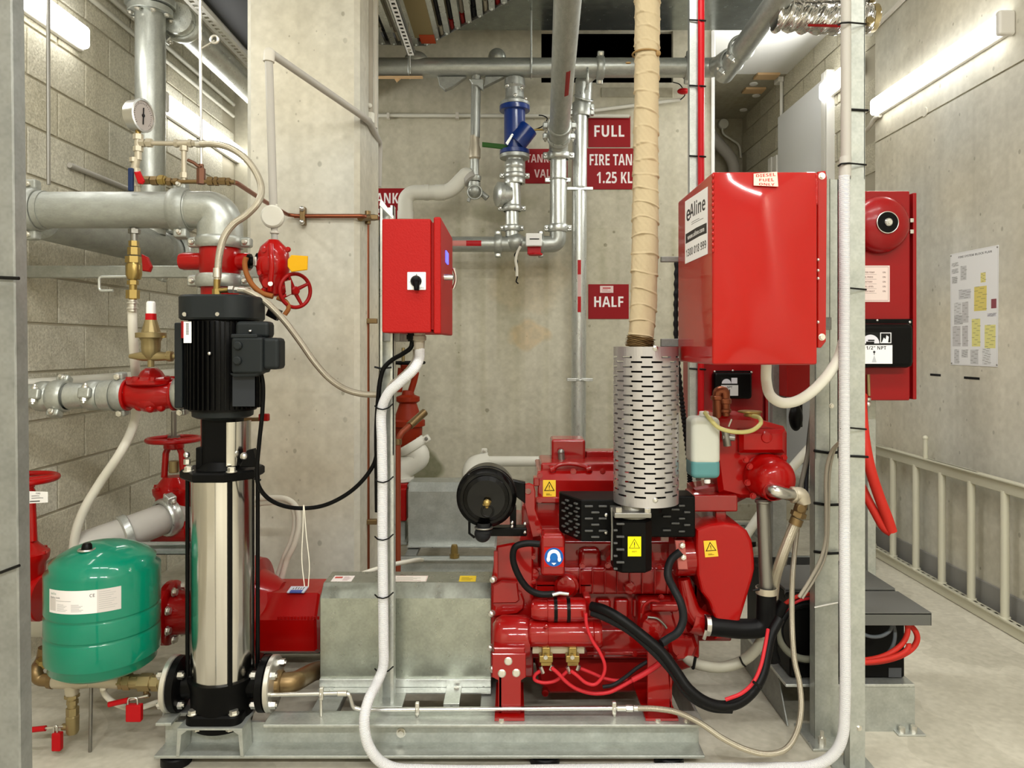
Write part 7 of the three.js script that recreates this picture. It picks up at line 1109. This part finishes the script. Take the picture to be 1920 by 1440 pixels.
    ['near the ceiling', 'level with the header pipe elbow', 'just above the fuel tank', 'in the gap under the fuel tank'].forEach((s_, i) => { const y = [38, 161, 293, 692][i]; tie('black cable tie round the red pipe, ' + s_, px([[1292, y - 1, q - 0.008], [1308, y, q - 0.012], [1315, y, q - 0.042], [1323, y + 1, q - 0.03]]), 0.0045); });
  // second engine's parts glimpsed in the gap, and a ribbed strip behind the tank edge
  const sp = thing('strut_post', 'rear galvanised strut of the second pump frame in the gap under the fuel tank', 'post'); part(sp, 'channel', box(at(1449, 0, 3.4).x, at(1475, 0, 3.4).x, 0, at(0, 600, 3.4).y, -3.441, -3.4, 0.002), M.galvDark);
  const dr = thing('battery_charger', 'dark red electrical box behind the white breather hose', 'box'); part(dr, 'case', bp(1476, 560, 1530, 745, 3.3, 0.2, 0.006), M.redDark); part(dr, 'cable_gland', [ball(at(1492, 783, 3.28), 0.03, 1, 2, 1), cyl(at(1496, 745, 3.35), at(1496, 800, 3.35), 0.02, 0.02, 12)], M.black);
  one('corrugated_sleeve', 'black corrugated cable sleeve running down behind the exhaust guard', 'cable', hose(px([[1269, 490, 2.6], [1268, 640, 2.6], [1277, 740, 2.6], [1284, 800, 2.6], [1292, 870, 2.62], [1294, 910, 2.64]]), (i) => 0.0085 + 0.002 * Math.sin(i * 1.6), 10, 160), M.rubberGrey);
  one('corrugated_sleeve', 'second corrugated sleeve slanting behind the coolant bottle', 'cable', hose(px([[1277, 760, 2.68], [1288, 810, 2.68], [1300, 850, 2.7], [1310, 900, 2.7]]), 0.01, 10, 80), M.cableGrey);
  one('concrete_kerb', 'low grey concrete kerb along the floor in front of the far wall', 'kerb', box(1.2, 2.2, 0, 0.12, -5.55, -5.35, 0.006), M.concDark);
  one('cross_pipe', 'grey pipe lying across behind the header tank near the far wall', 'pipe', [sweep([at(1452, 890, 4.3), at(1545, 895, 4.3)], 0.07, 18), cyl(at(1462, 890, 4.3), at(1462, 890, 4.3).setY(0.001), 0.03, 0.03, 12)], M.pipeDull);
  one('white_pipe', 'white slanting pipe glimpsed behind the header tank beside the wide post', 'pipe', sweep([at(1338, 1096, 3.9), at(1478, 885, 3.9), at(1540, 815, 3.9)], 0.024, 14), M.pvcWhite);
}
// ---------- on the right wall ----------
{
  const x = 2.19, t = thing('ladder', 'long pale aluminium ladder lying on its side along the smooth concrete wall', 'ladder'), y0 = 0.045, y1 = 0.645;
  part(t, 'stile', [box(x - 0.012, x + 0.016, y1 - 0.03, y1 + 0.03, -4.72, -2.2, 0.004), box(x - 0.024, x + 0.004, y1 + 0.022, y1 + 0.03, -4.72, -2.2, 0.002)], M.ladder);
  part(t, 'stile', [box(x - 0.012, x + 0.016, 0.002, 0.062, -4.72, -2.2, 0.004), box(x - 0.024, x + 0.004, 0.054, 0.062, -4.72, -2.2, 0.002)], M.ladder);
  part(t, 'rung', [...Array(11)].map((_, k) => { const z = -(2.31 + k * 0.24); return [sweep([V(x, 0.05, z), V(x, y1 - 0.02, z)], 0.018, 16), disc(V(x - 0.002, 0.064, z), UP, 0.025, 0.008, 18)]; }), M.ladder);
  part(t, 'hook', [cyl(V(x, y1 + 0.02, -3.9), V(x, y1 + 0.13, -3.9), 0.012, 0.012, 12), ball(V(x, y1 + 0.135, -3.9), 0.014)], M.ladder);
  struct('baseboard_right', box(WALL_R - 0.012, WALL_R, 0, 0.15, -4.55, -1.6, 0.002), S(0x8b8a86, 0.7));
  const w = WALL_R - 0.001, C = (px_, py) => { const d = w * F / (px_ - CX); return V(w, EYE + (HZ - py) * d / F, -d); };
  const p = thing('wall_plan', 'white printed site plan with yellow areas pinned to the concrete wall', 'poster');
  part(p, 'sheet', sheet(C(1782, 477), C(1873, 459), C(1871, 688), C(1783, 684), 0.001), print(360, 720, (g, W_, H_) => {
    fill(g, W_, H_, '#e2e2e2'); words(g, 'FIRE SYSTEM BLOCK PLAN', 190, 30, 18, '#555', 250); const blk = (x, y, w, h, c, n = 7) => { g.fillStyle = c; g.fillRect(x, y, w, h); g.fillStyle = 'rgba(90,90,80,0.55)'; for (let i = 0; i < n; i++) { const s = (i * 73 + x) % 7; g.fillRect(x + (s * w) / 9, y + (i * h) / n, w * 0.3 + s, 3); } };
    blk(12, 60, 54, 26, '#cfcfcf'); blk(12, 100, 54, 30, '#c9c9c9'); blk(14, 150, 44, 44, '#bbb'); blk(84, 90, 46, 90, '#c2c2c2'); blk(70, 240, 94, 60, '#c6c6c8'); blk(30, 320, 60, 80, '#d2d2d2'); blk(96, 320, 50, 130, '#c2c0c0'); blk(30, 400, 70, 60, '#bcbcbc');
    blk(236, 150, 36, 60, '#d9cf86'); blk(190, 232, 90, 150, '#d8c872', 12); g.strokeStyle = '#c9b860'; g.strokeRect(200, 240, 70, 130); g.fillStyle = '#8a4a52'; g.fillRect(312, 316, 36, 56); blk(16, 470, 66, 130, '#c4c2c2'); blk(96, 470, 46, 130, '#c0bebe'); blk(172, 430, 64, 170, '#dcd68a', 12); blk(268, 470, 76, 140, '#dcd68a', 12); blk(286, 400, 60, 20, '#c4c4cc');
    blk(30, 620, 40, 90, '#c4c4c4'); blk(90, 620, 50, 50, '#c2c2c2'); blk(160, 620, 60, 90, '#c2c2c2'); blk(250, 610, 60, 100, '#d4d4d4', 14); g.strokeStyle = '#b5b5b5'; g.strokeRect(6, 6, W_ - 12, H_ - 12); }, 0.35));
  part(p, 'pin', [[1784, 480], [1871, 463], [1870, 684], [1785, 681]].map(([a, b]) => ball(C(a, b).add(V(-0.002, 0, 0)), 0.004, 1, 1, 1, 8)), M.dkSteel);
  const cd = thing('wall_conduit', 'pale conduit climbing along the concrete wall beside the glowing batten', 'conduit');
  part(cd, 'pipe_length', [sweep([C(1642, 55).add(V(-0.015, 0, 0)), C(1760, -62).add(V(-0.015, 0, 0))], 0.014, 12)], M.pvc);
  part(cd, 'socket', [disc(C(1638, 58).add(V(-0.02, 0, 0)), V(0, 0.7, 1), 0.024, 0.05, 16)], M.pvcWhite);
  one('wall_conduit', 'pale bent conduit leaving the end of the glowing batten on the concrete wall', 'conduit', hose([C(1655, 216), C(1645, 222), C(1636, 236), C(1628, 246)].map((v) => v.add(V(-0.015, 0, 0))), 0.013, 12), M.pvc);
  const q = WALL_R + 0.024, Cq = (a, b) => { const d = q * F / (a - CX); return V(q, EYE + (HZ - b) * d / F, -d); };
  const tr = thing('wall_conduit', 'white conduit along the block wall joining a small box above the riser door', 'conduit');
  part(tr, 'pipe_length', [sweep([Cq(1475, 134), Cq(1640, -36)].map((v) => v.add(V(-0.012, 0, 0))), 0.014, 10), sweep([Cq(1468, 148), Cq(1468, 300)].map((v) => v.add(V(-0.012, 0, 0))), 0.014, 10)], M.white);
  part(tr, 'junction_box', box(q - 0.05, q, EYE + 505 * q / 508 - 0.05, EYE + 505 * q / 508 + 0.05, -q * F / 506 - 0.05, -q * F / 506 + 0.05, 0.006), M.white);
  one('wall_bolt', 'small round cover on the concrete wall under the glowing batten', 'cover', disc(C(1734, 210), X, 0.026, 0.008, 20, 0.002), M.concrete);
  // passage beyond the fuel tank
  one('passage_pipe', 'wide pale pipe slanting in the dim passage above the fuel tank', 'pipe', pipe(px([[1310, 220], [1345, 268], [1376, 300], [1380, 420]], 7.15), 0.055, 0.12, 18), M.pvcGrey);
  const sw = thing('wall_fitting', 'small round fitting with a curving white wire in the dim passage', 'fitting'); part(sw, 'cover', disc(at(1356, 233, 7.26), NZ, 0.05, 0.05, 20, 0.006), M.pvcWhite); part(sw, 'wire', [[...hose(px([[1354, 238], [1356, 250], [1372, 262], [1385, 272], [1389, 296]], 7.25), 0.011, 8)]], M.pvcWhite);
  for (const [px_, py, lab] of [[1413, 156, 'first pale disc on the passage ceiling, closest to the header pipe'], [1418, 178, 'second pale disc on the passage ceiling'], [1394, 205, 'last pale disc on the passage ceiling, next to the far wall']]) { const d = (CEIL - EYE) * F / (HZ - py); one('ceiling_disc', lab, 'fitting', disc(V((px_ - CX) * d / F, CEIL - 0.006, -d), UP, 0.035, 0.012, 20, 0.002), M.white, 'pale discs on the passage ceiling'); }
  for (const [x0, x1, py, lab] of [[1418, 1460, 139, 'peach coloured board on the ceiling edge where the white panel ends'], [1396, 1434, 166, 'thin peach strip on the passage ceiling behind the first board']]) { const d = (CEIL - EYE) * F / (HZ - py); one('ceiling_strip', lab, 'board', box((x0 - CX) * d / F, (x1 - CX) * d / F, CEIL - 0.02, CEIL - 0.0005, -d - 0.08, -d + 0.04, 0.003), M.peach); }
  one('steel_channel', 'white steel channel hanging at the edge of the white ceiling above the header pipe', 'bracket', box(at(1330, 0, 5.3).x, at(1340, 0, 5.3).x, at(0, 108, 5.3).y, CEIL - 0.001, -5.32, -5.28, 0.003), M.white);
}

for (const o of settleList) { const n = o.name.replace(/_\d+$/, ''); if (counts[n] > 0 && !o.userData.group) o.userData.group = n.replace(/_/g, ' ') + 's of the pump room'; }
settle();
renderer.render(scene, camera);
